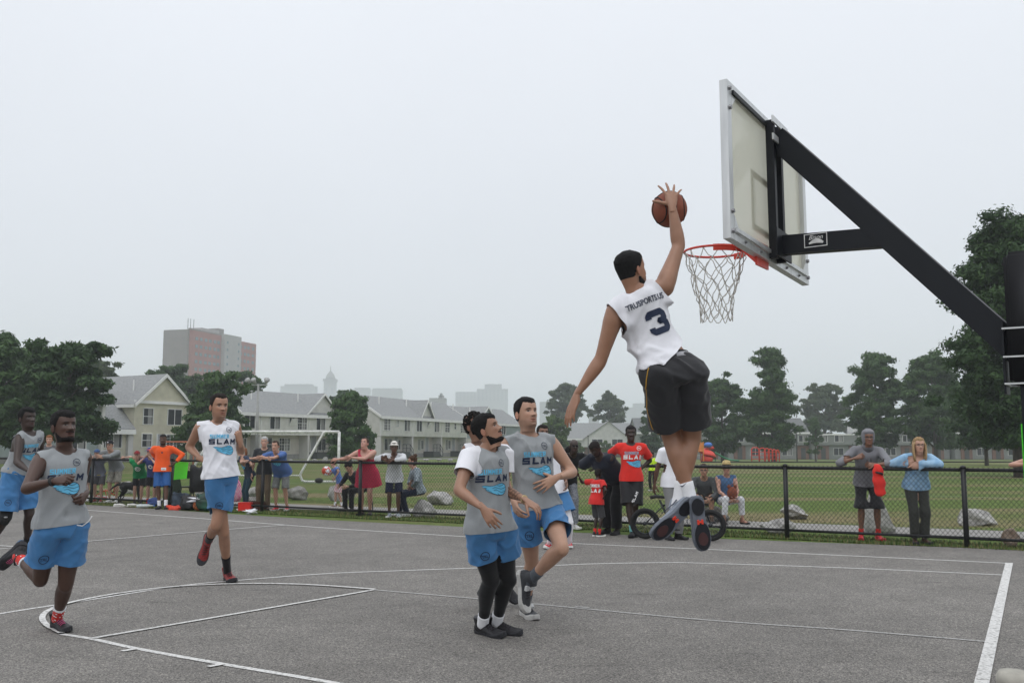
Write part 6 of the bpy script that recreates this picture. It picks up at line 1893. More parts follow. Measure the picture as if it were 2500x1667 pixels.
p.locks('braid', [[(x * .8, .070, .088), (x, .03, .117), (x, -.03, .120), (x, -.08, .095), (x * .9, -.105, .05), (x * .7, -.108, .01)] for x in (-.045, -.027, -.009, .009, .027, .045)], .011, hm)
p.shirt('undershirt', M_tee_white, .2, .012, 0, .52, .076, seed=40, amp=.003)
sh = p.shirt('jersey', M_grey, -.06, .028, .012, seed=41, amp=.019, shoulder=.0)
st = p.shorts('shorts', M_blue, .50, .12, .020, .104, .116, seed=8, amp=.019)
front_print(p, sh, -.05, .64); shorts_badge(p, st, 'R', .34)
p.hose('leggings', M_legging, .84)
for sd in 'RL':
    p.shoe(sd, M_shoe_black, M_sole_dark, M_lace_dark, size=1.16); p.sock(sd, M_sock_white, .20, loose=.010)
mb = MB(); mb.tube([lerp(p.J['elL'], p.J['wrL'], .9), lerp(p.J['elL'], p.J['wrL'], .94)], [.032, .031], 14); p.raw('bracelet', np.array(mb.V), mb.F, mat('straw_band', (.5, .38, .2), .7))

# --- tall player
J = solve(dict(pel=(1311, 1236, 0), neck=(1289, 1060, -.02), head=(1285, 1009, -.04), shR=(1240, 1084, -.08), shL=(1342, 1078, .08), hipR=(1287, 1243, -.05), hipL=(1342, 1242, .05),
               elR=(1226, 1160, '0'), wrR=(1252, 1222, '-'), elL=(1372, 1136, '+'), wrL=(1357, 1164, '-'), anR=(1284, 1477, 'g'), toeR=(1310, 1492, 'g'),
               knL=(1372, 1338, '-'), anL=(1292, 1418, '+'), toeL=(1300, 1474, -.02)), 8.2, 1.93)
J.update(face=(.52, -.80, .20), headup=(-.10, .15, 1))
J['wrL'] = at(1358, 1166, 8.05)
J['elL'], J['wrL'] = ik2(J['shL'], J['wrL'], .305 * 1.93 / 1.8, .265 * 1.93 / 1.8, at(1420, 1150, 8.4) - J['shL'])
legfix(J, 'R', 1.93, (.5, -.85, 0))
p = Person('tall dark-haired player in grey jersey with a hand on his stomach looking up', J, (J['anR'][0], J['anR'][1], 0), 1.93, (.43, .245, .165), 1.02, 1.02)
p.stubble = .45; p.hair_col = (.012, .008, .006); p.h_open = .5
def ink2(pp, V, T):
    sh_, el = pp.J['shR'], pp.J['elR']; ax = nrm(el - sh_); d = V - sh_; t = d @ ax / np.linalg.norm(el - sh_)
    rad = np.linalg.norm(d - np.outer(d @ ax, ax), axis=1)
    m = (t > .05) & (t < .42) & (rad < .085) & (np.sin(V[:, 0] * 130) * np.sin(V[:, 2] * 120) > -.2) & (d @ np.array([1., 0, 0]) > -.01)
    T = T.copy(); T[m] *= .35; return T
p.tint = ink2
p.body(dict(R=dict(curl=.3), L=dict(curl=.22, spread=.20, thumb=.75, back=(.35, -.92, .25), dir=(-.82, -.25, -.45))))
p.hair('short', (.010, .007, .006), .011, .062)
sh = p.shirt('jersey', M_grey, -.02, .022, .008, seed=51, amp=.019)
st = p.shorts('shorts', M_blue, .58, .12, .018, .100, .114, seed=10, amp=.019)
front_print(p, sh, -.02, .66); shorts_badge(p, st, 'R', .38)
M_shoe_e = mat('charcoal_shoe', (.035, .037, .042), .6, .2, 60, .2, 200)
for sd in 'RL':
    mb = MB(); mb.box((0, .045, .082), (.090, .034, .018), [(1, 0, 0), (0, .9, -.43), (0, .43, .9)])
    p.shoe(sd, M_shoe_e, mat('off_white_sole', (.48, .47, .45), .6), M_lace_dark, size=1.1, accent=[('shoe_strap', mat('pale_strap', (.55, .55, .55), .6), mb)]); p.sock(sd, M_sock_grey, .30)

# --- curly-haired player hidden behind the one in leggings
J = solve(dict(pel=(1206, 1232, 0), neck=(1168, 1085, .02), head=(1160, 1040, 0), shR=(1142, 1098, -.02), shL=(1218, 1096, .08), hipR=(1186, 1240, -.02), hipL=(1232, 1240, .05),
               elR=(1150, 1165, '+'), wrR=(1196, 1190, '-'), elL=(1232, 1190, '+'), wrL=(1246, 1250, '+'), knR=(1206, 1330, '-'), anR=(1192, 1410, '+'), toeR=(1170, 1434, .05),
               knL=(1236, 1330, '-'), anL=(1236, 1420, '+'), toeL=(1252, 1440, -.02)), 9.1, 1.80)
J.update(face=(.7, -.6, .25), headup=(-.1, .05, 1))
p = Person('curly haired player in white jersey mostly hidden behind the player in black leggings', J, (J['anL'][0], J['anL'][1], 0), 1.80, 'brown', 1.0, 1.0)
p.body()
p.curls((.010, .008, .007), 220, .015, 4)
sh = p.shirt('jersey', M_white, -.06, .022, .02, seed=61)
front_print(p, sh, -.03, .66)
p.shorts('shorts', M_blue, .8, .12, .02, .12, .135, seed=12)
for sd in 'RL':
    p.shoe(sd, M_shoe_black, M_sole_dark, M_lace_dark); p.sock(sd, M_sock_white, .5)

# --- player in red shoes behind the tall one
J = solve(dict(pel=(1352, 1198, 0), neck=(1328, 1084, 0), head=(1325, 1058, 0), shR=(1300, 1095, -.03), shL=(1358, 1095, .05), hipR=(1338, 1202, -.02), hipL=(1368, 1202, .03),
               elR=(1302, 1150, '+'), wrR=(1310, 1190, '-'), elL=(1376, 1140, '+'), wrL=(1382, 1174, '-'), knR=(1350, 1262, '-'), anR=(1342, 1323, 'g'), toeR=(1326, 1330, 'g'), anL=(1390, 1322, 'g'), toeL=(1398, 1333, 'g'), knL=(1388, 1262, '-')), 14.0, 1.78)
J.update(face=(.3, -.9, .2), headup=(0, 0.1, 1))
for sd in 'RL': legfix(J, sd, 1.78, (.2, -.95, 0))
p = Person('player in white tights and bright red shoes hidden behind the tall player', J, (J['anL'][0], J['anL'][1], 0), 1.78, 'brown', 1.0, 1.0)
p.body()
p.hair('short', (.012, .008, .007), .012)
p.shirt('jersey', M_white, -.06, .022, .02, seed=71)
p.shorts('shorts', M_blue, .66, .12, .02, .12, .14, seed=13)
p.hose('tights', M_tee_white, .95)
for sd in 'RL': p.shoe(sd, M_shoe_bright, M_sole_white, M_lace_white); p.sock(sd, M_tee_white, .2)
# ---------------------------------------------------------------- the player in the air
Yd = 6.15
J = solve(dict(pel=(1652, 906, 0), mid=(1590, 815, .05), neck=(1556, 712, .0), head=(1541, 661, .0), shR=(1622, 700, .03), shL=(1502, 764, -.02), hipR=(1681, 908, .02), hipL=(1612, 918, -.03),
               elR=(1657, 601, '+'), wrR=(1641, 503, '+'), elL=(1466, 880, '-'), wrL=(1407, 965, '-'), knL=(1636, 1062, '+'), anL=(1694, 1244, '-'), toeL=(1707, 1366, .04),
               knR=(1690, 1066, '+'), anR=(1654, 1238, '-'), toeR=(1582, 1312, .03)), Yd, 1.86)
J.update(face=(.80, .58, .20), headup=(-.18, -.02, 1))
p = Person('leaping player in white jersey number 3 and black shorts dunking a basketball', J, (J['pel'][0], J['pel'][1], 0), 1.86, (.30, .152, .092), .93, 1.08, seat=1.03)
p.hair_col = (.008, .007, .006); p.stubble = .7
wr = p.J['wrR']; dk_ball = at(1634, 511, wr[1] + .155)
hd = nrm(at(1638, 470, wr[1] + .035) - wr)
p.body(dict(R=dict(curl=.14, spread=.46, thumb=1.0, back=(-.02, -.85, .5), dir=hd), L=dict(curl=.10, spread=.03, thumb=.12, back=(-.65, -.5, .2), dir=at(1388, 1020, p.J['wrL'][1] - .02) - p.J['wrL'])))
p.hair('fade', (.007, .006, .006), .006); p.beard((.008, .007, .006), .006)
def lift(me):
    """The hem rides up over the small of the back."""
    pass
c0, r0, f0 = p.ring_frame(.06)
sh = p.shirt('jersey', M_white, .175, .020, .020, seed=81, amp=.021, pull=True, hem_dir=nrm(p.up - p.rs * .28 - p.fs * .20), shoulder=.012)
st = p.shorts('shorts', cloth_mat('charcoal_shorts', (.028, .028, .031), .6), .80, .155, .016, .100, .112, seed=14, amp=.015)
# the waistband showing between jersey and shorts
ts = p.torso(.12, .18, .012 * p.h, 0)
p.raw('waistband', ts[0], ts[1], cloth_mat('pattern_band', (.42, .42, .45), .8))
cb, rb, fb = p.ring_frame(.62)
x2, y2 = rb, p.up
p.decal(sh, 'back_number', move_2d(block_three(.150, .160, .042), .035, -.125), cb, x2, y2, M_navyprint)
p.decal(sh, 'lettering', move_2d(text_2d('TRUSPORTS.US', .050, .022, .78), .01, .085), cb, x2, y2, M_navyprint)
# yellow piping down the side
hp, kn = p.J['hipL'], p.J['knL']; d = nrm(hp - kn); n = nrm(-p.rh * .92 - p.fh * .35); n = nrm(n - np.dot(n, d) * d)
P2 = [(.02 * math.sin(t * 7) - .01, .16 - .50 * t) for t in np.linspace(0, 1, 26)]
p.decal(st, 'piping', stroke_2d(P2, .008), hp, np.cross(d, n), d, mat('yellow_piping', (.50, .27, .03), .6), .004, .5)
P3 = [(-.05 + .1 * t, -.40 + .03 * t) for t in np.linspace(0, 1, 8)]
p.decal(st, 'hem_trim', stroke_2d(P3, .018), hp, np.cross(d, n), d, mat('yellow_trim', (.55, .33, .04), .6), .004, .5)
M_out = mat('black_outsole', (.010, .011, .016), .6, .2, 40); M_pod = mat('dark_red_rubber', (.060, .024, .024), .5, .1); M_shank = mat('red_shank', (.75, .06, .03), .5, .1)
for sd in 'RL':
    an, toe = p.J['an' + sd], p.J['toe' + sd]
    bend = -1 if sd == 'R' else 1
    pads = MB()
    for cy_, ra, rb_ in ((.128, .041, .076), (-.030, .034, .046)): pads.prism([(bend * .010 * (cy_ > 0) + ra * math.cos(a), cy_ + rb_ * math.sin(a), -.002) for a in np.linspace(0, 2 * PI, 20)[:-1]], (0, 0, .006))
    fore = MB(); fore.prism([(bend * .010 + .026 * math.cos(a) * (1 + .1 * math.sin(a)), .142 + .036 * math.sin(a), -.005) for a in np.linspace(0, 2 * PI, 18)[:-1]], (0, 0, .006))
    shank = MB()
    for q in (-1, 1): shank.box((bend * .003 + q * .011, .050, .004), (.010, .024, .024))
    shank.box((bend * .003, .050, .004), (.020, .008, .024))
    swoosh = MB(); sx = -bend
    for sgn in (-1, 1):
        swoosh.prism([(sgn * .046, -.03, .058), (sgn * .047, .0, .048), (sgn * .049, .085, .070), (sgn * .0475, .0, .056), (sgn * .046, -.025, .066)], (sgn * .003, 0, 0))
    up = nrm(nrm(p.J['kn' + sd] - an) * .55 + np.array([0, .85, .0]))
    p.shoe(sd, M_shoe_grey, mat('grey_midsole', (.13, .145, .175), .6), M_lace_white, up=up, size=1.16, sole_t=.026, accent=[('outsole', M_out, pads), ('grip_pad', M_pod, fore), ('shank_plate', M_shank, shank), ('side_mark', mat('dark_mark', (.05, .06, .09), .5), swoosh)])
    so = p.sock(sd, M_sock_white, .36, loose=.006)
# a small tick on the white sock
an, kn = p.J['anL'], p.J['knL']; d = nrm(kn - an); c = lerp(an, kn, .33); n = nrm(CAM - c + np.array([-1.5, 0, 0])); n = nrm(n - np.dot(n, d) * d)
socks = [o for o in p.root.children if o.name.startswith('sock')]
p.decal(socks[1], 'sock_mark', poly_2d([(-.030, .008), (-.022, -.006), (-.012, -.008), (.030, .016), (-.010, -.001), (-.020, .001)], .02), c, np.cross(d, n), d, M_navyprint, .003, .2)

# ---------------------------------------------------------------- basketballs
M_ball = mat('basketball_leather', (.23, .062, .032), .6, .12, 25, .35, 420)
M_seam = mat('ball_seam', (.012, .010, .010), .7)
def basketball(label, c, r, ax, group=None, leather=M_ball):
    t = thing('basketball', label, 'ball', c, 0, group)
    V, F = ellipsoid((0, 0, 0), (r, r, r), 40, 24); link('ball_cover', me_from('ball_cover', V, F, True), leather, t)
    A = np.array([nrm(ax[0]), nrm(np.cross(np.cross(ax[0], ax[1]), ax[0])), nrm(np.cross(ax[0], ax[1]))])
    mb = MB(); w = .0042; k = 40; R_ = r * 1.0005
    mb.tube([R_ * (A[0] * math.cos(a) + A[1] * math.sin(a)) for a in np.linspace(0, 2 * PI, k + 1)[:-1]], w, 6, False, closed=True)
    mb.tube([R_ * (A[1] * math.cos(a) + A[2] * math.sin(a)) for a in np.linspace(0, 2 * PI, k + 1)[:-1]], w, 6, False, closed=True)
    for sg in (-1, 1):
        P = []
        for a in np.linspace(0, 2 * PI, k + 1)[:-1]:
            q = A[0] * sg * .62 + (A[1] * math.cos(a) + A[2] * math.sin(a)) * .78; q = q + A[0] * sg * .14 * math.cos(2 * a); P.append(nrm(q) * R_)
        mb.tube(P, w, 6, False, closed=True)
    link('seam', mb.mesh('seam', True), M_seam, t)
    return t
basketball('brown basketball held up by the leaping player', dk_ball, .121, ((.95, .2, .15), (0, -.3, 1)))
# ---------------------------------------------------------------- the people along the fence
UPV = np.array([0, 0, 1.])
def figure(label, px, Y, stature, face=0.0, lean=0.0, back=0.0, arms=None, skin='light', legs=None, twist=0.0, nod=0.0, look=None, sit=None, group=None, hip_shift=0.0, cross=0.0, wide=.10, **k):
    """A standing or sitting figure. face: 0 towards the camera, 90 towards the picture's right. lean: how far the shoulders come forward of the feet."""
    h = stature / 1.8; a = math.radians(face); f = np.array([math.sin(a), -math.cos(a), 0]); r = np.cross(f, UPV)
    at_ = math.radians(face + twist); ft = np.array([math.sin(at_), -math.cos(at_), 0]); rt = np.cross(ft, UPV)
    base = np.array([(px - CX) / F_PX * Y, Y, 0.0]); J = {}
    if sit is None: hz = .940 * h
    else: hz = sit
    J['pel'] = base + UPV * hz - f * back + r * hip_shift
    tl = .535 * h; fl = min(abs(lean) + back, .8 * tl) * (1 if lean + back >= 0 else -1)
    J['neck'] = J['pel'] + UPV * math.sqrt(tl * tl - fl * fl) + f * fl - r * hip_shift
    up = nrm(J['neck'] - J['pel'])
    J['shR'] = J['neck'] - up * .055 * h + rt * .185 * h; J['shL'] = J['neck'] - up * .055 * h - rt * .185 * h
    lk = math.radians(face + twist if look is None else look); hf = np.array([math.sin(lk), -math.cos(lk), 0])
    J['head'] = J['neck'] + nrm(up * .6 + UPV * .6 + hf * .25) * .165 * h + hf * .01
    J['face'] = hf - UPV * math.tan(math.radians(nod)); J['headup'] = UPV + hf * math.tan(math.radians(nod)) * .9
    J['hipR'] = J['pel'] + r * .088 * h; J['hipL'] = J['pel'] - r * .088 * h
    for sd, sg in (('R', 1), ('L', -1)):
        L = (legs or {}).get(sd)
        if L is None: an = base + r * sg * wide * h * (1 - cross * 1.6) + UPV * .085 * h + f * (.06 * cross * sg)
        else: an = base + r * L[0] * h + f * L[1] * h + UPV * (L[2] * h + .085 * h)
        J['kn' + sd], J['an' + sd] = ik2(J['hip' + sd], an, .445 * h, .43 * h, f + r * sg * .12 - (0 if sit is None else -UPV * .6))
        td = nrm(f + r * sg * .25); J['toe' + sd] = J['an' + sd] + td * .15 * h
        A = (arms or {}).get(sd, ('down',)); out = rt * sg
        if A[0] == 'down': w = J['sh' + sd] - UPV * .545 * h + out * .09 * h + ft * .07; pole = -ft + out * .4
        elif A[0] == 'rail':      # forearm on the top rail; A[1]: place along the fence from the body, positive to the picture's right
            p = np.array([base[0], base[1]]); q = FA + FD * np.dot(p - FA, FD); w = np.array([*(q + FD * A[1]), FH + .055 + (A[2] if len(A) > 2 else 0)]) + np.array([*FN, 0]) * (A[3] if len(A) > 3 else -.02); pole = out * 1.0 - UPV * .35 - ft * .1
        elif A[0] == 'at': w = at(A[1], A[2], Y + A[3]); pole = A[4] if len(A) > 4 else out - UPV * .5
        elif A[0] == 'rel': w = J['sh' + sd] + out * A[1] * h + ft * A[2] * h + UPV * A[3] * h; pole = A[4] if len(A) > 4 else out * .8 - UPV * .6 - ft * .3
        if A[0] == 'fold':      # forearm lying on the rail: elbow at A[1], wrist at A[2] along the fence
            q = FA + FD * np.dot(base[:2] - FA, FD); n3 = np.array([*FN, 0])
            dz = A[3] if len(A) > 3 else 0
            J['el' + sd] = np.array([*(q + FD * A[1]), FH + .075]) + n3 * .02; J['wr' + sd] = np.array([*(q + FD * A[2]), FH + .062 + dz]) - n3 * .02
            continue
        J['el' + sd], J['wr' + sd] = ik2(J['sh' + sd], w, .305 * h, .265 * h, pole)
    p = Person(label, J, base, stature, skin, fine=False, group=group, **k)
    return p
def dress(p, top=None, bottom=None, shoes=None, sock=None, hands=None, hair=None, top_kw=None, bot_kw=None):
    p.body(hands)
    sh = bo = None
    if hair: hair(p)
    if top is not None:
        kw = dict(name='shirt', hem=-.05, grow=.018, flare=.010, sleeve=.62, amp=.010, seed=int(abs(p.base[0]) * 100)); kw.update(top_kw or {}); nm = kw.pop('name'); sh = p.shirt(nm, top, **kw)
    if bottom is not None:
        kw = dict(name='shorts', length=.85, waist=.10, grow=.014, amp=.008); kw.update(bot_kw or {}); nm = kw.pop('name'); bo = p.shorts(nm, bottom, **kw)
    if shoes is not None:
        for sd in 'RL':
            p.shoe(sd, shoes[0], shoes[1])
            if sock is not None: p.sock(sd, sock, .28)
    return sh, bo
def C(name, c, **k): return cloth_mat(name, c, **k)
g = None
BROWN_H, BLOND_H, GREY_H, DARK_H, GINGER_H = (.06, .030, .016), (.33, .22, .11), (.42, .42, .41), (.012, .009, .008), (.20, .075, .028)
M_dkshoe, M_dksole = M_shoe_black, M_sole_dark
snk = (mat('white_trainer', (.60, .60, .60), .6), M_sole_white)

# -- behind the fence, from the far end
p = figure('red haired young man whose head shows between the two players in grey', 127, 26.6, 1.80, 15, skin='light'); p.hair_col = GINGER_H
dress(p, C('dark_grey_hoodie', (.10, .10, .105)), C('dark_trousers', (.03, .03, .035)), snk, hair=lambda q: q.hair('short', GINGER_H, .014), top_kw=dict(sleeve=1.95, sl_r=.07, sl_end=.052), bot_kw=dict(name='trousers', length=1.95))
p = figure('boy in a white cap with red bill and dark teal shirt leaning along the fence', 217, 25.75, 1.50, 10, .16, .12, dict(R=('fold', -.30, -.05), L=('fold', .22, .46)), nod=0)
dress(p, C('dark_teal_shirt', (.012, .055, .075)), C('black_gym_shorts', (.014, .014, .016)), snk, hair=lambda q: q.cap((.70, .70, .70), (.45, .02, .02), (.75, .75, .75)), top_kw=dict(hem=-.12, flare=.02))
p = figure('boy in a blue cap with grey shirt and grey shorts behind the fence post', 250, 25.3, 1.46, 0, .10, .10, dict(R=('fold', -.26, -.05), L=('fold', .26, .05)))
dress(p, C('heather_shirt', (.19, .20, .25)), C('grey_shorts', (.085, .085, .09)), (M_shoe_red, M_sole_white), hair=lambda q: q.cap((.035, .08, .19), (.03, .07, .17)), top_kw=dict(hem=-.10)); 
bm_ = p.torso(-.02, .06, .030); p.raw('yellow_waistband', bm_[0], bm_[1], C('yellow_band', (.45, .38, .05)))
p = figure('man in a black cap and grey hoodie with camouflage shorts, arms folded on the rail', 287, 25.3, 1.74, -8, .18, .10, dict(R=('fold', -.32, -.03), L=('fold', .30, .0, .03)), 'light', girth=1.06, look=-5)
dress(p, C('grey_hoodie', (.20, .21, .215)), mat('camo_cloth', (.16, .15, .12), .9, .5, 22, col2=(.36, .34, .29)), snk, hair=lambda q: (q.cap((.012, .012, .014), None, None, logo=M_whiteprint), q.hair('fade', BROWN_H, .003)), top_kw=dict(sleeve=1.7, sl_r=.076, sl_end=.058, hem=-.10), bot_kw=dict(length=.95))
p = figure('boy in a green shirt and dark red cap with black shorts', 347, 24.3, 1.45, 5, .14, .10, dict(R=('fold', -.22, -.45), L=('fold', .24, .02)), girth=1.1)
sh, bo = dress(p, C('green_shirt', (.010, .20, .065)), C('black_gym_shorts', (.014, .014, .016)), (M_dkshoe, M_sole_white), hair=lambda q: q.cap((.20, .015, .018), (.16, .012, .014)), top_kw=dict(hem=-.10, flare=.02)); 
c, r, f = p.ring_frame(.55); p.decal(sh, 'shirt_print', join_2d(ring_2d(.07, .022, 16), move_2d(ring_2d(.035, .018, 12), 0, 0)), c, -r, p.up, M_whiteprint)
p = figure('boy in a purple blue shirt and red fronted blue cap with hands at his face', 379, 24.0, 1.50, -5, .10, .10, dict(R=('rel', -.10, .22, .06, np.array([-.6, -.2, -.6])), L=('rel', -.10, .22, .04, np.array([.6, -.2, -.6]))), girth=1.05)
sh, bo = dress(p, C('indigo_shirt', (.055, .075, .22)), C('black_gym_shorts', (.014, .014, .016)), (M_dkshoe, M_sole_white), hair=lambda q: q.cap((.03, .06, .22), (.03, .05, .2), (.40, .05, .04)), top_kw=dict(hem=-.10), sock=M_red)
c, r, f = p.ring_frame(.55); p.decal(sh, 'shirt_print', ring_2d(.06, .035, 12), c, -r, p.up, M_whiteprint)
# in front of the fence: the man in orange
p = figure('man in orange long-sleeved shirt and blue shorts leaning back against the fence', 404, 22.95, 1.78, 12, -.06, -.05, dict(R=('at', 385, 1124, .22, np.array([-.3, 1., -.7])), L=('at', 429, 1128, -.10, np.array([1., .3, -.5]))), 'midbrown', look=10, legs=dict(R=(.02, .16, 0), L=(-.14, .26, 0)), girth=1.05)
sh, bo = dress(p, C('orange_shirt', (.80, .105, .020)), mat('blue_black_shorts', (.012, .075, .24), .7, .2, 3.2, col2=(.016, .09, .28)), (M_dkshoe, M_sole_dark), M_sock_white, hair=lambda q: (q.hair('fade', DARK_H, .008), q.beard(DARK_H, .005)), top_kw=dict(sleeve=1.9, sl_r=.078, sl_end=.056, hem=-.12, flare=.02), bot_kw=dict(length=.98))
c, r, f = p.ring_frame(.0); p.decal(sh, 'hem_label', poly_2d([(-.055, -.03), (.055, -.03), (.055, .03), (-.055, .03)], .03), c - r * .05, -r, p.up, M_whiteprint)
tx = text_2d('CAA', .034, .0, 1.1); p.decal(sh, 'lettering', move_2d(tx, 0, -.017), c - r * .05, -r, p.up, M_navyprint, .009)
c, r, f = p.ring_frame(.72); p.decal(sh, 'chest_mark', poly_2d([(.02 * math.cos(a), .02 * math.sin(a)) for a in np.linspace(0, 2 * PI, 9)[:-1]]), c, -r, p.up, M_navyprint)
# behind the fence again
def ponytail(q):
    q.hair('long', GINGER_H, .014); m = mat('ginger_hair', GINGER_H, .7, .3, 60)
    q.locks('ponytail', [[(dx, -.095, .05), (dx * 1.3, -.15, .02), (dx * 1.6, -.165, -.08), (dx * 1.6, -.145, -.20), (dx, -.13, -.27)] for dx in (-.022, 0, .022)], .028, m)
p = figure('ponytailed woman in navy tee and teal leggings, turned away from the court', 608, 22.3, 1.56, -50, .10, .08, dict(R=('at', 596, 1126, -.35), L=('at', 612, 1136, -.1)), 'light', look=-100, girth=.92, limb=.9, wide=.07)
p.hair_col = GINGER_H
sh, bo = dress(p, C('navy_tee', (.035, .048, .080)), None, (M_shoe_bright, M_sole_white), hair=ponytail, top_kw=dict(hem=-.10)); p.hose('leggings', C('teal_leggings', (.022, .060, .085)), .86)
c, r, f = p.ring_frame(.5); p.decal(sh, 'shirt_print', move_2d(comet_ball()[0], 0, 0, .7), c + r * .04, -r, p.up, M_blueprint)
p = figure('grey haired man in charcoal tee and khaki trousers behind the fence post', 650, 22.35, 1.72, 6, .02, .02, dict(R=('down',), L=('fold', .28, .50)), (.50, .29, .21)); p.hair_col = (.30, .29, .28)
sh, bo = dress(p, C('charcoal_tee', (.038, .042, .046)), C('khaki_cloth', (.17, .125, .080)), (mat('brown_shoe', (.09, .05, .03), .6), M_sole_dark), hair=lambda q: q.hair('short', GREY_H, .014, .06), top_kw=dict(hem=-.14), bot_kw=dict(name='trousers', length=1.95))
c, r, f = p.ring_frame(.58); p.decal(sh, 'shirt_print', move_2d(comet_ball()[0], 0, 0, .6), c + r * .0, -r, p.up, M_blueprint)
p = figure('smiling man in blue tee and grey camouflage shorts bending over the rail', 688, 22.15, 1.72, -14, .17, .11, dict(R=('fold', -.30, -.52), L=('fold', .16, -.12, .03)), (.50, .28, .20), girth=1.16, belly=.05, look=-8, legs=dict(R=(.10, -.05, 0), L=(-.16, -.10, 0))); p.h_open = .5; p.hair_col = (.05, .03, .02)
sh, bo = dress(p, C('blue_tee', (.075, .145, .36)), mat('grey_camo', (.12, .125, .12), .9, .5, 20, col2=(.27, .28, .27)), (M_shoe_bright, M_sole_white), hair=lambda q: q.hair('short', (.05, .03, .02), .010, .07), top_kw=dict(hem=-.14, flare=.02), bot_kw=dict(length=.96))
c, r, f = p.ring_frame(.58); p.decal(sh, 'shirt_print', move_2d(comet_ball()[0], 0, 0, .6), c, -r, p.up, M_blueprint)
# the child with the ball
p = figure('child in blue printed tee and pink shorts carrying a ball on the grass', 832, 23.35, 1.20, -70, .10, .02, dict(R=('at', 806, 1153, -.1), L=('at', 818, 1165, -.3)), 'light', look=-95, legs=dict(R=(.08, .12, 0), L=(-.08, -.10, 0)), girth=.95); p.hair_col = GINGER_H
dress(p, mat('blue_print_tee', (.05, .11, .36), .85, .3, 26, col2=(.15, .26, .58)), mat('pink_white_shorts', (.55, .12, .15), .85, .3, 30, col2=(.72, .70, .72)), (mat('brown_sandal', (.15, .06, .04), .7), M_sole_white), hair=lambda q: q.hair('short', GINGER_H, .012), top_kw=dict(hem=-.10), bot_kw=dict(length=.9), sock=M_sock_white)
# woman in the red dress
p = figure('woman in red dress with bare arms on the rail, face tilted up', 898, 20.75, 1.70, -12, .07, .06, dict(R=('fold', -.30, -.50), L=('fold', .22, -.10, .04)), (.47, .25, .19), nod=-20, look=-20, girth=1.16, limb=1.14, bust=.05, seat=1.1); p.hair_col = (.05, .025, .02)
p.body(dict(R=dict(curl=.2, spread=.15))); p.hair('short', (.06, .028, .02), .008, .072)
M_dress = mat('red_dress', (.43, .022, .060), .85, .25, 55, .2, 40)
tp = p.shirt('dress', M_dress, -.52, .020, .045, 0, seed=77, amp=.012, neck_w=.115, neck_d=.13, neck_f=.03, shoulder=-.015)
mb = MB(); w = p.torso(.27, .33, .030); wb = p.raw('waist_seam', w[0], w[1], M_dress, tp)
for sd in 'RL': p.shoe(sd, mat('dark_sandal', (.05, .04, .035), .7), M_sole_dark)
# white cap and jacket
p = figure('person in a white cap and white jacket with navy shorts leaning on the rail', 965, 20.1, 1.62, 4, .08, .08, dict(R=('fold', -.36, -.12), L=('fold', .36, .10)), 'midbrown', girth=1.0)
dress(p, C('white_jacket', (.55, .56, .58)), C('navy_shorts', (.012, .016, .038)), (mat('pale_trainer', (.45, .50, .55), .6), M_sole_white), hair=lambda q: (q.cap((.66, .63, .58)), q.hair('long', DARK_H, .02)), top_kw=dict(sleeve=1.75, sl_r=.082, sl_end=.066, hem=-.20, flare=.02), bot_kw=dict(length=.88))
# the seated woman with a bun
def bun(q):
    q.hair('long', BROWN_H, .012); m = mat('brown_hair', BROWN_H, .7, .3, 60); V, F = ellipsoid((0, -.07, .13), (.045, .045, .042), 12, 8); q.raw('hair_bun', q.head_to_world(V), F, m)
p = figure('woman with a hair bun in plaid shirt and jeans sitting on a pale rock', 1026, 20.55, 1.66, -72, .10, .0, dict(R=('at', 1000, 1180, -.1), L=('at', 1004, 1187, -.2)), (.44, .25, .18), sit=.52, look=-85, legs=dict(R=(.10, .42, 0), L=(-.08, .30, 0)), girth=1.05); p.hair_col = BROWN_H
dress(p, mat('plaid_cloth', (.10, .14, .17), .9, .45, 30, col2=(.36, .40, .42)), C('dark_jeans', (.014, .020, .042)), snk, hair=bun, top_kw=dict(sleeve=1.85, sl_r=.074, sl_end=.056, hem=-.08), bot_kw=dict(name='jeans', length=1.93))
# seated, mostly behind the red dress
p = figure('person in black trousers on a folding chair, hidden by the woman in the red dress', 886, 22.2, 1.60, -40, .30, .0, dict(R=('rel', .0, .30, -.30), L=('rel', .0, .30, -.30)), 'light', sit=.50, nod=35, legs=dict(R=(.10, .44, 0), L=(-.10, .40, 0)))
dress(p, C('black_top', (.014, .014, .015)), C('black_trousers', (.010, .010, .011)), (M_dkshoe, M_dksole), hair=lambda q: q.hair('short', DARK_H, .012), top_kw=dict(sleeve=1.9, sl_r=.07, sl_end=.052), bot_kw=dict(name='trousers', length=1.95))

# -- the middle group
p = figure('man in sunglasses and black hoodie with grey plaid trousers leaning on the rail', 1389, 17.35, 1.72, 18, .16, .12, dict(R=('down',), L=('fold', .28, .52)), 'deep', girth=1.06, look=10); p.h_open = .3
dress(p, C('black_hoodie', (.011, .011, .012)), mat('plaid_trousers', (.11, .12, .15), .9, .4, 34, col2=(.32, .33, .36)), snk, hair=lambda q: (q.glasses(M_rubber, True)), top_kw=dict(sleeve=1.9, sl_r=.082, sl_end=.062, hem=-.12), bot_kw=dict(name='trousers', length=1.95))
hv, hf2 = ellipsoid(p.J['neck'] - p.fs * .09 + p.up * .02, (.13, .07, .10), 14, 8, ax=(p.rs, p.fs, p.up)); p.raw('hood', hv, hf2, C('black_hoodie', (.011, .011, .012)))
p = figure('large man in dark navy polo and black trousers bowing his head over the fence', 1490, 16.35, 1.84, -42, .32, .12, dict(R=('at', 1440, 1135, .35), L=('at', 1452, 1142, .25)), 'deep', girth=1.34, limb=1.16, belly=.07, nod=40, look=-48, seat=1.05)
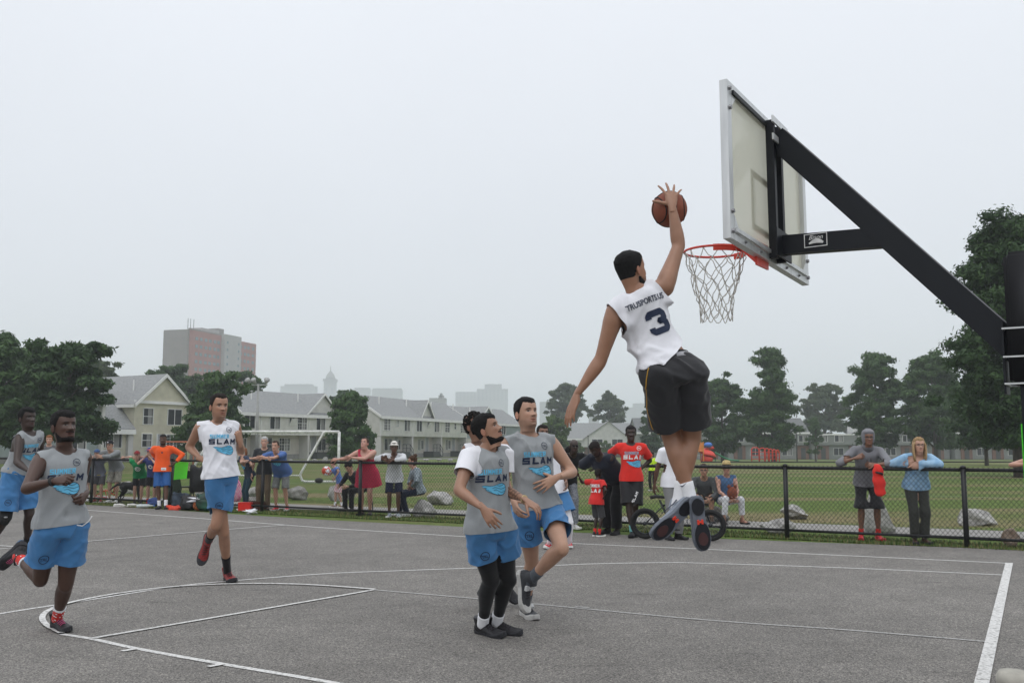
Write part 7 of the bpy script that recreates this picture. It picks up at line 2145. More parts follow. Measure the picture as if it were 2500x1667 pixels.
dress(p, C('dark_navy_polo', (.012, .015, .026)), C('black_slacks', (.009, .009, .010)), (M_dkshoe, M_dksole), hair=lambda q: (q.hair('fade', DARK_H, .004), q.beard(DARK_H, .004)), top_kw=dict(hem=-.16, sl_r=.085, sleeve=.8, flare=.01), bot_kw=dict(name='trousers', length=1.95, leg=.094, leg_end=.078))
p = figure('small child in red shirt and grey shorts beside the large man in navy', 1454, 15.95, 1.12, 130, .02, .0, dict(R=('rel', .05, .0, -.40), L=('at', 1412, 1160, .1)), 'deep', look=150, girth=1.05, wide=.08)
sh, bo = dress(p, C('red_kid_shirt', (.58, .025, .022)), C('dark_grey_shorts', (.055, .055, .058)), (M_shoe_black, M_sole_white), hair=lambda q: q.hair('short', DARK_H, .014), top_kw=dict(hem=-.20, flare=.03, sl_r=.085), bot_kw=dict(length=1.0), sock=M_red)
c, r, f = p.ring_frame(.55); p.decal(sh, 'lettering', move_2d(prints()['summer'], 0, .03, 1.0), c, r, p.up, M_whiteprint); p.decal(sh, 'lettering', move_2d(prints()['slam'], 0, -.05, .9), c, r, p.up, M_whiteprint)
p = figure('smiling man in printed red tee leaning back with one arm along the fence', 1538, 16.1, 1.84, -6, -.10, -.10, dict(R=('at', 1456, 1139, .45), L=('at', 1561, 1148, -.05, np.array([.5, .5, -.6]))), 'deep', look=-2, girth=.98, legs=dict(R=(.0, .28, 0), L=(-.02, .10, 0)), limb=1.0)
p.h_open = .7
def dreads(q):
    q.hair('short', DARK_H, .012, .06); m = mat('curly_hair', DARK_H, .8, .4, 70, .8, 260, spec=.2); rng = np.random.default_rng(8); S = []
    for i in range(46):
        a = rng.uniform(0, 2 * PI); t = rng.uniform(.2, 1); x, y = .062 * math.cos(a) * t, -.01 + .075 * math.sin(a) * t; z = .118 - .05 * t * t
        S.append([(x, y, z), (x * 1.15, y * 1.15, z + .022), (x * 1.4, y * 1.4, z + .012)])
    q.locks('dreadlock', S, .009, m)
M_redtee = C('red_tee', (.66, .030, .022))
sh, bo = dress(p, M_redtee, M_black, (M_dkshoe, M_dksole), None, hair=dreads, top_kw=dict(hem=-.12, sl_r=.076, sleeve=.72, flare=.015), bot_kw=dict(length=1.0, leg=.098, leg_end=.110), hands=dict(L=dict(curl=.3, back=(.2, -.9, .3))))
front_print(p, sh, .02, .62, 1.0, True, (M_whiteprint, M_blueprint, M_greyprint))
c = lerp(p.J['hipL'], p.J['knL'], .78); dd = nrm(p.J['hipL'] - p.J['knL']); n = nrm(CAM - c); n = nrm(n - np.dot(n, dd) * dd); p.decal(bo, 'shorts_print', move_2d(stroke_word('SLAM', .03, .03, .010, .010), 0, 0, 1, 1.2), c, np.cross(dd, n), dd, M_whiteprint)
for sd, m in (('R', C('teal_sock', (.16, .42, .42))), ('L', C('pink_sock', (.55, .32, .34)))): p.sock(sd, m, .22)
mb = MB(); mb.tube([lerp(p.J['elR'], p.J['wrR'], .72), lerp(p.J['elR'], p.J['wrR'], 1.02), p.J['wrR'] + nrm(p.J['wrR'] - p.J['elR']) * .05], [.042, .040, .044], 12); p.raw('wrist_wrap', np.array(mb.V), mb.F, M_sock_white)
p = figure('child in neon yellow shirt on the grass beyond the man in red', 1590, 32, 1.30, -30, .0, .0, None, 'olive', look=-60, girth=.95); p.hair_col = DARK_H
dress(p, C('neon_yellow_shirt', (.55, .80, .04)), C('black_leggings_cloth', (.014, .014, .016)), (M_dkshoe, M_sole_white), hair=lambda q: q.hair('long', DARK_H, .014), bot_kw=dict(name='trousers', length=1.9))
p = figure('person in a white tee and grey sweatpants holding a bicycle, mostly behind the leaping player', 1638, 15.45, 1.76, 24, .02, .0, dict(R=('at', 1594, 1200, .05), L=('down',)), 'midbrown', look=20, girth=1.05)
dress(p, M_tee_white, C('grey_sweatpants', (.20, .20, .20)), (M_dkshoe, M_dksole), hair=lambda q: q.hair('fade', DARK_H, .006), top_kw=dict(hem=-.18, sl_r=.08), bot_kw=dict(name='sweatpants', length=1.95))
# the two on the stone behind the bicycle
p = figure('man with glasses in a dark grey shirt sitting on a stone behind the bicycle wheel', 1716, 19.1, 1.74, -14, .24, .0, dict(R=('rel', -.06, .36, -.36), L=('rel', -.06, .36, -.36)), (.45, .25, .17), sit=.40, look=-12, nod=4, legs=dict(R=(.14, .38, 0), L=(-.14, .38, 0))); p.hair_col = (.05, .03, .02)
dress(p, C('slate_shirt', (.085, .09, .095)), C('khaki_shorts', (.27, .235, .18)), (mat('brown_shoe', (.09, .05, .03), .6), M_dksole), hair=lambda q: (q.hair('short', (.05, .03, .02), .010, .066), q.glasses(M_rubber)), top_kw=dict(sleeve=1.85, sl_r=.076, sl_end=.058), bot_kw=dict(length=.95))
p = figure('woman in straw hat and sunglasses with blue vest and white trousers sitting on a stone', 1763, 18.75, 1.66, 10, .10, .0, dict(R=('rel', -.14, .30, -.40), L=('rel', -.14, .30, -.40)), (.50, .27, .20), sit=.42, look=-4, legs=dict(R=(.18, .38, 0), L=(-.24, .34, 0)), girth=.96, limb=.92); p.hair_col = BLOND_H
dress(p, C('blue_vest', (.075, .15, .29)), C('white_trousers', (.66, .66, .70)), (mat('tan_sandal', (.34, .17, .12), .7), M_dksole), hair=lambda q: (q.hair('short', BLOND_H, .012), q.glasses(M_rubber, True)), top_kw=dict(sleeve=0, hem=-.05), bot_kw=dict(name='trousers', length=1.72))
q = p; M_straw = mat('straw', (.45, .34, .16), .85, .3, 40, .4, 60); mb = MB()
mb.tube([(0, -.005, .050), (0, -.005, .056)], [(.175, .185), (.165, .175)], 28, up0=(0, 1, 0)); mb.tube([(0, -.005, .055), (0, -.005, .10), (0, -.005, .150), (0, -.005, .160)], [(.092, .108), (.088, .102), (.070, .084), (.03, .04)], 24, up0=(0, 1, 0)); ht = q.raw('straw_hat', q.head_to_world(np.array(mb.V)), mb.F, M_straw)
mb = MB(); mb.tube([(0, -.005, .058), (0, -.005, .078)], [(.0945, .1105), (.0925, .1085)], 24, up0=(0, 1, 0)); q.raw('hat_band', q.head_to_world(np.array(mb.V)), mb.F, mat('dark_band', (.03, .025, .02), .7), ht)
cc = lerp(p.J['wrR'], p.J['wrL'], .5) + np.array([0, -.02, .10]); tb = thing('teddy_bag', 'reddish brown soft bag on the lap of the woman in the straw hat', 'bag', cc); mb = MB()
mb.ball((0, 0, 0), (.10, .07, .12), 12, 9); mb.ball((-.06, 0, .12), (.035, .03, .04), 8, 6); mb.ball((.06, 0, .12), (.035, .03, .04), 8, 6); mb.build('bag_body', mat('russet_cloth', (.20, .055, .03), .9, .3, 30), tb, True); hb = MB(); hb.tube([(-.05, 0, .10), (0, 0, .18), (.05, 0, .10)], .008, 6); hb.build('handle', mat('russet_cloth', (.20, .055, .03)), tb, True)

# -- the near right group
M_hood = C('heather_grey_hoodie', (.185, .185, .20))
p = figure('man in glasses and raised grey hood, black shorts and red shoes at the fence', 2110, 15.35, 1.80, -10, .10, .08, dict(R=('fold', -.34, -.09, .10), L=('fold', .40, .20)), 'brown', look=-8, girth=1.02, wide=.13); p.h_open = .2
p.body(dict(R=dict(curl=.8), L=dict(curl=.5)))
sh = p.shirt('hoodie', M_hood, -.14, .020, .015, 1.35, .070, .060, seed=91, amp=.012, neck_w=.09, neck_d=.085)
p.shorts('shorts', M_black, 1.02, .10, .016, .096, .110, seed=92, amp=.010); p.glasses(M_rubber)
for sd in 'RL': p.shoe(sd, M_shoe_bright, M_shoe_bright); p.sock(sd, M_red, .22)
V, F = p.HV, p.HF; x, y, z = V.T; keep = np.maximum(np.clip((-y - .004 + .0) / .012, 0, 1), np.clip((z - .058) / .012, 0, 1)) * np.clip((.088 - y) / .01, 0, 1); keep = np.maximum(keep, (np.abs(x) > .058) * np.clip((.055 - y) / .012, 0, 1) * (z < .08))
HV, HF = hair_shell(V, F, keep, .024, 0, 2); HV = np.array(HV); p.raw('hood', p.head_to_world(HV), HF, M_hood)
nv, nf = tube([p.J['neck'] - p.up * .05, p.J['neck'] + p.up * .03 + p.fs * .01, p.J['head'] - UPV * .115], [(.110, .100), (.088, .090), (.080, .086)], 18); p.raw('hood_collar', nv, nf, M_hood)
for sx in (-.028, .028):
    mb = MB(); c = p.ring_frame(.86)[0]; mb.tube([c + p.fs * .10 - p.rs * sx, c + p.fs * .135 - p.rs * sx - p.up * .06, c + p.fs * .15 - p.rs * sx * 1.2 - p.up * .17], .005, 5); p.raw('drawstring', np.array(mb.V), mb.F, M_rubber)
rb = thing('red_jacket', 'bright red folded jacket hanging from the hand of the hooded man', 'jacket', p.J['wrL']); mb = MB()
mb.tube([(0, -.06, .02), (.005, -.08, -.10), (.015, -.08, -.28), (.035, -.08, -.44), (.04, -.08, -.48)], [(.05, .035), (.085, .045), (.10, .05), (.085, .05), (.04, .03)], 14); me = apply_mods(mb.V, mb.F, [('SUBSURF', dict(levels=2))]); P_, _ = mesh_arrays(me); set_co(me, P_ + np.c_[.010 * np.sin(P_[:, 2] * 40 + P_[:, 0] * 60), .010 * np.sin(P_[:, 2] * 33 + 1), 0 * P_[:, 0]]); set_smooth(me); link('jacket_cloth', me, M_red, rb)
mb = MB(); mb.tube([(-.04, -.11, -.11), (.0, -.14, -.12), (.05, -.13, -.13), (.06, -.10, -.15)], .016, 6); mb.build('dark_strap', M_rubber, rb, True)
def blonde(q):
    q.hair('long', BLOND_H, .016, .066); m = mat('blond_hair', BLOND_H, .6, .35, 60)
    q.locks('long_strand', [[(sx * .055, -.01 + dy, .07), (sx * (.088 + dx), .0 + dy, .0), (sx * (.094 + dx), .01 + dy, -.09), (sx * (.088 + dx), .02 + dy * 1.4, -.19), (sx * .080, .03 + dy, -.26)] for sx in (-1, 1) for dx, dy in ((0, 0), (-.006, -.03), (.004, .028), (-.012, -.06))], .026, m); q.glasses(M_rubber)
p = figure('blond woman in glasses and light blue shirt resting her folded arms on the rail', 2230, 14.75, 1.66, -4, .08, .07, dict(R=('fold', -.34, -.05, .015), L=('fold', .34, .0, .03)), (.50, .29, .21), look=-6, girth=1.12, limb=1.06, bust=.04, seat=1.1, wide=.08); p.hair_col = (.12, .07, .04); p.h_open = .3
sh, bo = dress(p, mat('light_blue_shirt', (.20, .36, .55), .85, .2, 14, .2, 80, col2=(.33, .50, .66)), C('dark_olive_trousers', (.045, .047, .040)), (mat('brown_shoe', (.09, .05, .03), .6), M_dksole), hair=blonde, top_kw=dict(sleeve=1.9, sl_r=.076, sl_end=.060, hem=-.06, flare=.012, neck_w=.085, neck_d=.10, neck_f=.03), bot_kw=dict(name='trousers', length=1.95))
p = figure('person in blue top and teal trousers half hidden by the basketball post', 2528, 14.2, 1.68, -8, .14, .12, dict(R=('fold', -.34, -.08, .03), L=('fold', .3, .05)), (.44, .24, .17), look=-10)
dress(p, C('navy_blue_top', (.04, .075, .17)), C('teal_trousers', (.022, .16, .17)), (mat('brown_shoe', (.09, .05, .03), .6), M_dksole), hair=lambda q: q.hair('short', BROWN_H, .012), top_kw=dict(sleeve=.35), bot_kw=dict(name='trousers', length=1.95))
# ================================================================ boulders, field and court things
def rock_mat(name, lo, hi):
    return mat(name, lo, .95, .2, 7, 1.0, 26, col2=hi, detail=9)
M_rock = rock_mat('granite', (.20, .195, .185), (.44, .43, .41)); M_rock_d = rock_mat('dark_granite', (.13, .12, .11), (.34, .33, .31)); M_rock_r = rock_mat('rusty_rock', (.19, .125, .085), (.36, .30, .25))
def boulder(label, px, py, w, h, d=None, seed=0, m=None, peak=0.0, lean=0.0, group='boulders along the path'):
    """A boulder whose base shows at pixel (px, py), w and h wide and high in the photograph's pixels."""
    c = gr(px, py); k = c[1] / F_PX; w, h = w * k, h * k; d = d or w * .7; c = c + np.array([0, d * .45, 0])
    V, F = ellipsoid((0, 0, 0), (1, 1, 1), 26, 16); V = np.array(V); rng = np.random.default_rng(seed + 50)
    for _ in range(14):         # flat cuts give it faces and edges
        n = nrm(rng.normal(size=3)); o = rng.uniform(.55, .92); q = V @ n; V = V - np.outer(np.clip(q - o, 0, None) * .92, n)
    for _ in range(5):
        n = nrm(rng.normal(size=3)); V = V * (1 + .035 * np.sin(V @ n * rng.uniform(5, 11) + rng.uniform(0, 6)))[:, None]
    V = V / np.abs(V).max(0)
    V[:, 2] = V[:, 2] * .62 + .38
    if peak: V[:, :2] *= (1 - peak * np.clip(V[:, 2], 0, 1) ** 1.1)[:, None]; V[:, 0] += lean * np.clip(V[:, 2], 0, 1)
    V = V * np.array([w / 2, d / 2, h])
    r = link('boulder', me_from('boulder', V, F, False), m or M_rock, None, (c[0], c[1], 0)); tag(r, label, 'boulder', group)
    return r
boulder('tall pointed white boulder between the hooded man and the blond woman', 2161, 1302, 92, 98, .75, 1, None, .62, -.10)
boulder('wide pale boulder behind the right-hand fence post', 2396, 1283, 100, 44, .6, 2, None, .25)
boulder('low pale boulder cut through by the middle fence post', 1911, 1304, 88, 40, .6, 3)
boulder('flat slanting grey boulder just above the low pale one', 1952, 1267, 74, 36, .5, 4, None, .2, -.2)
boulder('rusty rock standing against the basketball post', 2487, 1336, 34, 52, .4, 5, M_rock_r)
boulder('rounded two-tone boulder beside the man in the blue tee', 722, 1220, 56, 33, None, 6, M_rock_d)
boulder('grey boulder in front of which the child with the ball walks', 812, 1222, 44, 38, None, 7, M_rock, .3)
boulder('dark boulder touching the red dress', 846, 1219, 40, 30, None, 8, M_rock_d)
boulder('white boulder under the hands of the ponytailed woman', 618, 1216, 42, 28, None, 9)
boulder('pale flat boulder at the feet of the ponytailed woman', 610, 1238, 66, 26, None, 10, M_rock_d)
boulder('pale boulder that the plaid-shirted woman sits on', 1034, 1262, 62, 42, .55, 11)
boulder('long rough boulder stretching out behind the plaid-shirted woman', 1075, 1232, 74, 36, .7, 12, M_rock, .3, -.3)
boulder('white boulder behind the legs of the man in camouflage shorts', 305, 1204, 44, 30, None, 13)
boulder('white boulder at the picture edge behind the fence', 8, 1184, 46, 26, None, 14)
boulder('grey boulder low at the picture edge, under the white one', 14, 1216, 52, 34, None, 15, M_rock_d)
boulder('white boulder behind the folding chair', 488, 1212, 44, 44, None, 16, None, .3)
boulder('white boulder between the large man and the child in red', 1486, 1284, 54, 26, None, 17)
boulder('dark stone slab on which the seated pair rest', 1742, 1275, 84, 38, .5, 18, M_rock_d, 0)
for i, (x, y, w, h) in enumerate(((708, 1126, 12, 6), (768, 1127, 18, 8), (793, 1127, 16, 12), (820, 1128, 14, 7), (852, 1128, 20, 8), (938, 1125, 10, 5), (1003, 1124, 14, 6), (1040, 1124, 16, 5), (1072, 1124, 14, 6), (1100, 1125, 14, 6), (1126, 1124, 12, 5), (1150, 1124, 12, 5))):
    boulder('small pale boulder in the far row along the road', x, y, w, h, None, 30 + i, M_rock, group='far row of small boulders')

# ---------------------------------------------------------------- soccer goal
M_goal = mat('white_goal_paint', (.62, .62, .60), .55, .25, 9, detail=6)
gY = 38.8; gx = lambda px: (px - CX) / F_PX * gY
goal = thing('soccer_goal', 'weathered white soccer goal frame standing on the grass behind the fence', 'soccer goal', (gx(830), gY, 0)); go = np.array([gx(830), gY, 0.]); gh = 2.03; GL = 4.4
def pipe(name, pts, r=.052): mb = MB(); mb.tube([np.array(q) - 0 for q in pts], r, 10); return mb.build(name, M_goal, goal, True)
pipe('crossbar', [(0, 0, gh), (-GL, 0, gh)], .058); pipe('upright', [(0, 0, 0), (0, 0, gh)], .058); pipe('upright', [(-GL, 0, 0), (-GL, 0, gh)], .058)
for x in (0, -GL):
    pipe('side_frame', [(x, 0, gh), (x - .55, -.05, gh), (x - .62, -.06, gh - .05), (x - 1.46, -.12, .42), (x - 1.50, -.12, .30), (x - 1.42, -.12, .10), (x - 1.3, -.12, .055), (x, 0, .055)], .048)
pipe('rear_bar', [(-1.5, -.12, .30), (-GL - 1.5, -.12, .30)], .03)
mb = MB(); 
for i in range(24): mb.box((-.25 - i * .17, 0, gh - .075), (.035, .05, .05))
stuff(mb.build('net_clips', M_goal, goal)); 
mb = MB(); mb.ball((-.75, -.1, .10), (.17, .10, .11), 10, 6); mb.build('sandbag', M_rubber, goal, True)
# another, rusty frame further off
g2y = 62; x2 = lambda px: (px - CX) / F_PX * g2y
go2 = thing('goal_frame', 'rusty orange goal frame farther out behind the man in orange', 'soccer goal', (x2(440), g2y, 0)); M_rust = mat('orange_rust', (.48, .16, .09), .8, .2, 6)
mb = MB(); w_ = x2(480) - x2(405)
for sx in (-.5, .5): mb2 = MB(); mb2.tube([(sx * w_, 0, 0), (sx * w_, 0, 1.72)], .045, 8); mb2.build('upright', M_rust, go2, True)
mb.tube([(-.5 * w_, 0, 1.72), (.5 * w_, 0, 1.72)], .045, 8); mb.build('crossbar', M_rust, go2, True)

# ---------------------------------------------------------------- floodlight, lamp posts
M_grey_steel = mat('galvanised_steel', (.33, .33, .32), .6, .12, 3)
Yf = 96; xf = (630 - CX) / F_PX * Yf; zf = (1088 - 938) / F_PX * Yf + CAM_H
fl = thing('floodlight_mast', 'slim grey floodlight mast with lamps on a crossarm beside the grey row house', 'floodlight', (xf, Yf, 0))
mb = MB(); mb.tube([(0, 0, 0), (0, 0, zf)], [.17, .11], 10); mb.build('mast', M_grey_steel, fl, True)
mb = MB(); mb.tube([(-.8, 0, zf - .1), (.8, 0, zf - .1)], .06, 8); mb.build('crossarm', M_grey_steel, fl)
for x, t in ((-.75, -.5), (.75, .5), (-.25, -.3)):
    mb = MB(); mb.tube([(x, -.1, zf + .05), (x + t * .25, -.35, zf + .22), (x + t * .5, -.55, zf + .42)], [.10, .20, .30], 12); mb.build('lamp_head', M_grey_steel, fl, True)
for px, Y, yt in ((1435, 190, 1066), (2237, 150, 1052), (1941, 150, 1056)):
    x = (px - CX) / F_PX * Y; zb = ground_z(x, Y); h = (1088 - yt) / F_PX * Y + CAM_H - zb
    lp = thing('street_lamp', {1435: 'thin lamp post before the white house', 2237: 'dark lamp post under the wide oak', 1941: 'dark lamp post beside the red climbing arches'}[px], 'street lamp', (x, Y, zb))
    mb = MB(); mb.tube([(0, 0, 0), (0, 0, h)], [.10, .07], 8); mb.build('pole', M_iron, lp, True); mb = MB(); mb.tube([(0, 0, h), (0, 0, h + .12), (0, 0, h + .30)], [.16, .20, .05], 10); mb.build('lantern', M_iron, lp, True)

# ---------------------------------------------------------------- playground
M_pl_red = mat('red_plastic', (.62, .045, .025), .45, .1, 3); M_pl_or = mat('orange_plastic', (.62, .22, .045), .5, .1, 3); M_pl_blue = mat('blue_plastic', (.04, .15, .50), .45); M_pl_green = mat('green_plastic', (.02, .22, .10), .5); M_pl_stone = mat('grey_climb_wall', (.42, .40, .37), .9, .25, 6)
Yp = 100; X = lambda px: (px - CX) / F_PX * Yp; zb = ground_z(X(1725), Yp)
ps = thing('play_slide', 'red spiral slide with orange deck and blue roof on the playground', 'slide', (X(1725), Yp, zb)); k = Yp / F_PX
P = [(.55 * math.cos(a * 2.2 + .5), .55 * math.sin(a * 2.2 + .5), 1.5 - 1.38 * a / 5.0) for a in np.linspace(0, 5.0, 34)]
mb = MB(); mb.tube(P, [(.40, .16)] * len(P), 12, up0=(0, 0, 1)); mb.build('slide_chute', M_pl_red, ps, True)
mb = MB(); mb.tube([(0, 0, 0), (0, 0, 1.75)], .08, 8); mb.build('centre_pole', M_pl_red, ps)
mb = MB(); mb.box((-1.5, 0, 1.15), (1.9, 1.5, .10)); mb.build('deck', M_pl_or, ps)
for x in (-2.4, -.6):
    for y in (-.7, .7): mb = MB(); mb.tube([(x, y, 0), (x, y, 2.1)], .06, 8); mb.build('deck_post', M_pl_or, ps)
for i in range(6): mb = MB(); mb.box((-2.25 + i * .3, -.72, 1.62), (.20, .05, .8)); mb.build('deck_panel', M_pl_or, ps)
mb = MB(); mb.box((-2.7, -.4, .55), (.08, .9, 1.1)); mb.box((-1.9, -.78, .52), (.9, .06, 1.0)); mb.build('climbing_wall', M_pl_stone, ps)
mb = MB(); mb.ball((.05, 0, 1.78), (.45, .45, .28), 12, 8); mb.build('roof_dome', M_pl_blue, ps, True)
tb = thing('play_tube', 'green straight slide lying low beside the red spiral', 'slide', (X(1762), Yp, ground_z(X(1762), Yp))); mb = MB(); mb.tube([(-.8, 0, 1.0), (-.2, 0, .62), (.6, 0, .28), (1.6, 0, .16)], [(.28, .08)] * 4, 8, up0=(0, 0, 1)); mb.build('slide_chute', M_pl_green, tb, True); mb = MB(); mb.tube([(-.8, 0, 0), (-.8, 0, 1.0)], .05, 6); mb.build('support', M_pl_green, tb)
for i, px in enumerate((1840, 1857, 1868, 1877, 1886, 1894)):
    Yc = 99 + i * .8; x = (px - CX) / F_PX * Yc; zc = ground_z(x, Yc)
    a_ = thing('climbing_arch', ('widest red climbing arch, nearest the great oak trunk', 'second red climbing arch from the widest one', 'third red climbing arch from the widest one', 'third red climbing arch from the thin end', 'second red climbing arch from the thin end', 'last thin red climbing arch of the row')[i], 'climbing frame', (x, Yc, zc), 0, 'red climbing arches')
    w_ = (.75, .6, .5, .45, .4, .35)[i]; mb = MB(); hh = 1.5 - i * .04
    mb.tube([(-w_ / 2, 0, 0), (-w_ / 2, 0, hh - .2), (-w_ / 2 + .15, 0, hh), (w_ / 2 - .15, 0, hh), (w_ / 2, 0, hh - .2), (w_ / 2, 0, 0)], .055, 8); mb.build('hoop', M_pl_red, a_, True)
    for q in range(3): mb = MB(); mb.tube([(-w_ / 2, 0, .35 + q * .35), (w_ / 2, 0, .35 + q * .35)], .03, 6); mb.build('rung', M_pl_red, a_)
x0, x1 = X(1690), X(2420); mb = MB(); mb.box(((x0 + x1) / 2, Yp - 4, -.30), (x1 - x0, .25, .5)); o = mb.build('playground_edging', mat('dark_timber', (.03, .028, .026), .9)); tag(o, 'long dark timber edging between lawn and playground', 'edging')

# ---------------------------------------------------------------- bicycle held in front of the fence
M_tyre = mat('tyre_rubber', (.010, .010, .010), .8, .2, 80, .3, 160); M_frame_b = mat('dark_bike_frame', (.016, .018, .022), .4, .2)
wa, wb = np.array([(1570 - CX) / F_PX * 15.5, 15.5, 0]), np.array([(1728 - CX) / F_PX * 15.15, 15.15, 0]); bd_ = nrm(wb - wa); WR = .235
bike = thing('bicycle', 'black bicycle with fat tyres standing along the fence behind the leaping player', 'bicycle', wa); bl = np.linalg.norm(wb - wa)
bx = bd_; by = np.cross(Z3, bx)
def B3(a, z, s=0): return bx * a + by * s + Z3 * z
def wheel(a):
    mb = MB(); mb.tube([B3(a, WR + .012) + (bx * math.cos(t) + Z3 * math.sin(t)) * (WR - .028) for t in np.linspace(0, 2 * PI, 37)[:-1]], .036, 10, False, closed=True); w = mb.build('wheel', M_tyre, bike, True)
    rm = MB(); rm.tube([B3(a, WR + .012) + (bx * math.cos(t) + Z3 * math.sin(t)) * (WR - .072) for t in np.linspace(0, 2 * PI, 31)[:-1]], .012, 6, False, closed=True); rm.build('wheel_rim', M_frame_b, w, True)
    sp_ = MB()
    for t in np.linspace(0, 2 * PI, 19)[:-1]: sp_.tube([B3(a, WR + .012), B3(a, WR + .012) + (bx * math.cos(t) + Z3 * math.sin(t)) * (WR - .075)], .002, 4)
    sp_.build('spokes', M_bolt, w); h = MB(); h.tube([B3(a, WR + .012, -.05), B3(a, WR + .012, .05)], .03, 8); h.build('hub', M_frame_b, w, True)
wheel(0); wheel(bl)
bb, seat_, head_ = B3(.40, .27), B3(.24, .62), B3(bl - .22, .66)
for nm, pts, r in (('down_tube', [bb, head_ - Z3 * .06], .022), ('top_tube', [B3(.28, .53), head_], .017), ('seat_tube', [bb, seat_], .018), ('chain_stay', [bb, B3(0, WR + .012, .04)], .011), ('seat_stay', [B3(.29, .52), B3(0, WR + .012, .04)], .010), ('fork', [head_, B3(bl - .06, .40, .045), B3(bl, WR + .012, .045)], .014), ('stem', [head_, B3(bl - .27, .80)], .015)):
    mb = MB(); mb.tube(pts, r, 8); mb.build(nm, M_frame_b, bike, True)
mb = MB(); mb.tube([B3(.10, .655), B3(.18, .675), B3(.28, .665), B3(.36, .655)], [(.07, .028), (.065, .03), (.035, .024), (.018, .015)], 10, up0=(0, 0, 1)); mb.build('saddle', M_rubber, bike, True)
mb = MB(); mb.tube([B3(bl - .27, .80, -.30), B3(bl - .25, .82, -.12), B3(bl - .25, .82, .12), B3(bl - .27, .80, .30)], .013, 8); mb.build('handlebar', M_frame_b, bike, True)
mb = MB(); mb.tube([bb + by * -.05 + (bx * math.cos(t) + Z3 * math.sin(t)) * .088 for t in np.linspace(0, 2 * PI, 25)[:-1]], .008, 6, False, closed=True); cr = mb.build('chain_ring', M_bolt, bike, True); mb = MB(); mb.tube([bb - by * .06, bb - by * .06 + bx * .12 - Z3 * .10], .010, 6); mb.box(bb - by * .10 + bx * .12 - Z3 * .10, (.09, .08, .02)); mb.build('pedal', M_rubber, cr)

# ---------------------------------------------------------------- bags and balls by the fence, at the far side of the court
def blob(name, c, r, m, parent, seed=0, sag=.0, sub=(18, 12), rough=.10):
    V, F = ellipsoid((0, 0, 0), (1, 1, 1), *sub); V = np.array(V); rng = np.random.default_rng(seed)
    for _ in range(6): n = nrm(rng.normal(size=3)); V = V * (1 + rough * np.sin(V @ n * rng.uniform(3, 7) + rng.uniform(0, 6)))[:, None]
    V = np.sign(V) * np.abs(V) ** .85 * np.array(r); V[:, 2] = np.maximum(V[:, 2], -r[2] * .8)
    return link(name, me_from(name, V + np.asarray(c), F, True), m, parent)
def bag(label, px, py, size, m, seed, name='backpack', cat='backpack', straps=True, group=None):
    c = gr(px, py); t = thing(name, label, cat, c, 0, group); w, d, h = size
    blob('bag_body', (0, 0, h * .42), (w / 2, d / 2, h / 2), m, t, seed)
    blob('front_pocket', (0, -d * .45, h * .30), (w * .34, d * .18, h * .25), m, t, seed + 1)
    if straps:
        for sx in (-.25, .25): mb = MB(); mb.tube([(sx * w, d * .2, h * .85), (sx * w * 1.5, -d * .35, h * .75), (sx * w * 1.4, -d * .5, h * .35), (sx * w, -d * .4, h * .1)], .012, 6); mb.build('strap', M_rubber, t, True)
        mb = MB(); mb.tube([(-.04, 0, h * .9), (0, 0, h * 1.02), (.04, 0, h * .9)], .010, 6); mb.build('handle', M_rubber, t, True)
    return t
bag('slate blue backpack slumped on the turf next to the man in orange', 437, 1238, (.40, .28, .40), mat('slate_blue_nylon', (.055, .075, .105), .7, .3, 8, .3, 50), 1)
bag('black backpack between the slate blue one and the basketball', 461, 1244, (.38, .28, .34), mat('black_nylon', (.016, .016, .018), .6, .3, 8, .3, 50), 3)
bag('black sports bag with a green patch behind the tall runner', 500, 1246, (.44, .30, .44), mat('black_green_nylon', (.014, .018, .016), .6, .3, 3, .3, 50, col2=(.02, .10, .06)), 5)
c = gr(428, 1244); t = thing('red_cloth', 'orange red cloth dropped before the backpacks', 'cloth', c); blob('cloth_heap', (0, 0, .03), (.17, .09, .06), mat('orange_red_cloth', (.60, .06, .03), .85), t, 7, rough=.2)
c = gr(484, 1246); bb_ = basketball('orange basketball on the ground beside the backpacks', c + np.array([0, .0, .121]), .121, ((.6, .5, .6), (0, -1, .3)), None, mat('orange_ball_leather', (.42, .115, .035), .65, .12, 25, .35, 420))
t = thing('white_towel', 'white towel bundled on top of the orange basketball', 'towel', c + np.array([-.02, .0, .245])); blob('towel_heap', (0, 0, .0), (.16, .11, .055), M_tee_white, t, 9, rough=.25)
M_slip = mat('white_slipper', (.60, .59, .56), .7, .1)
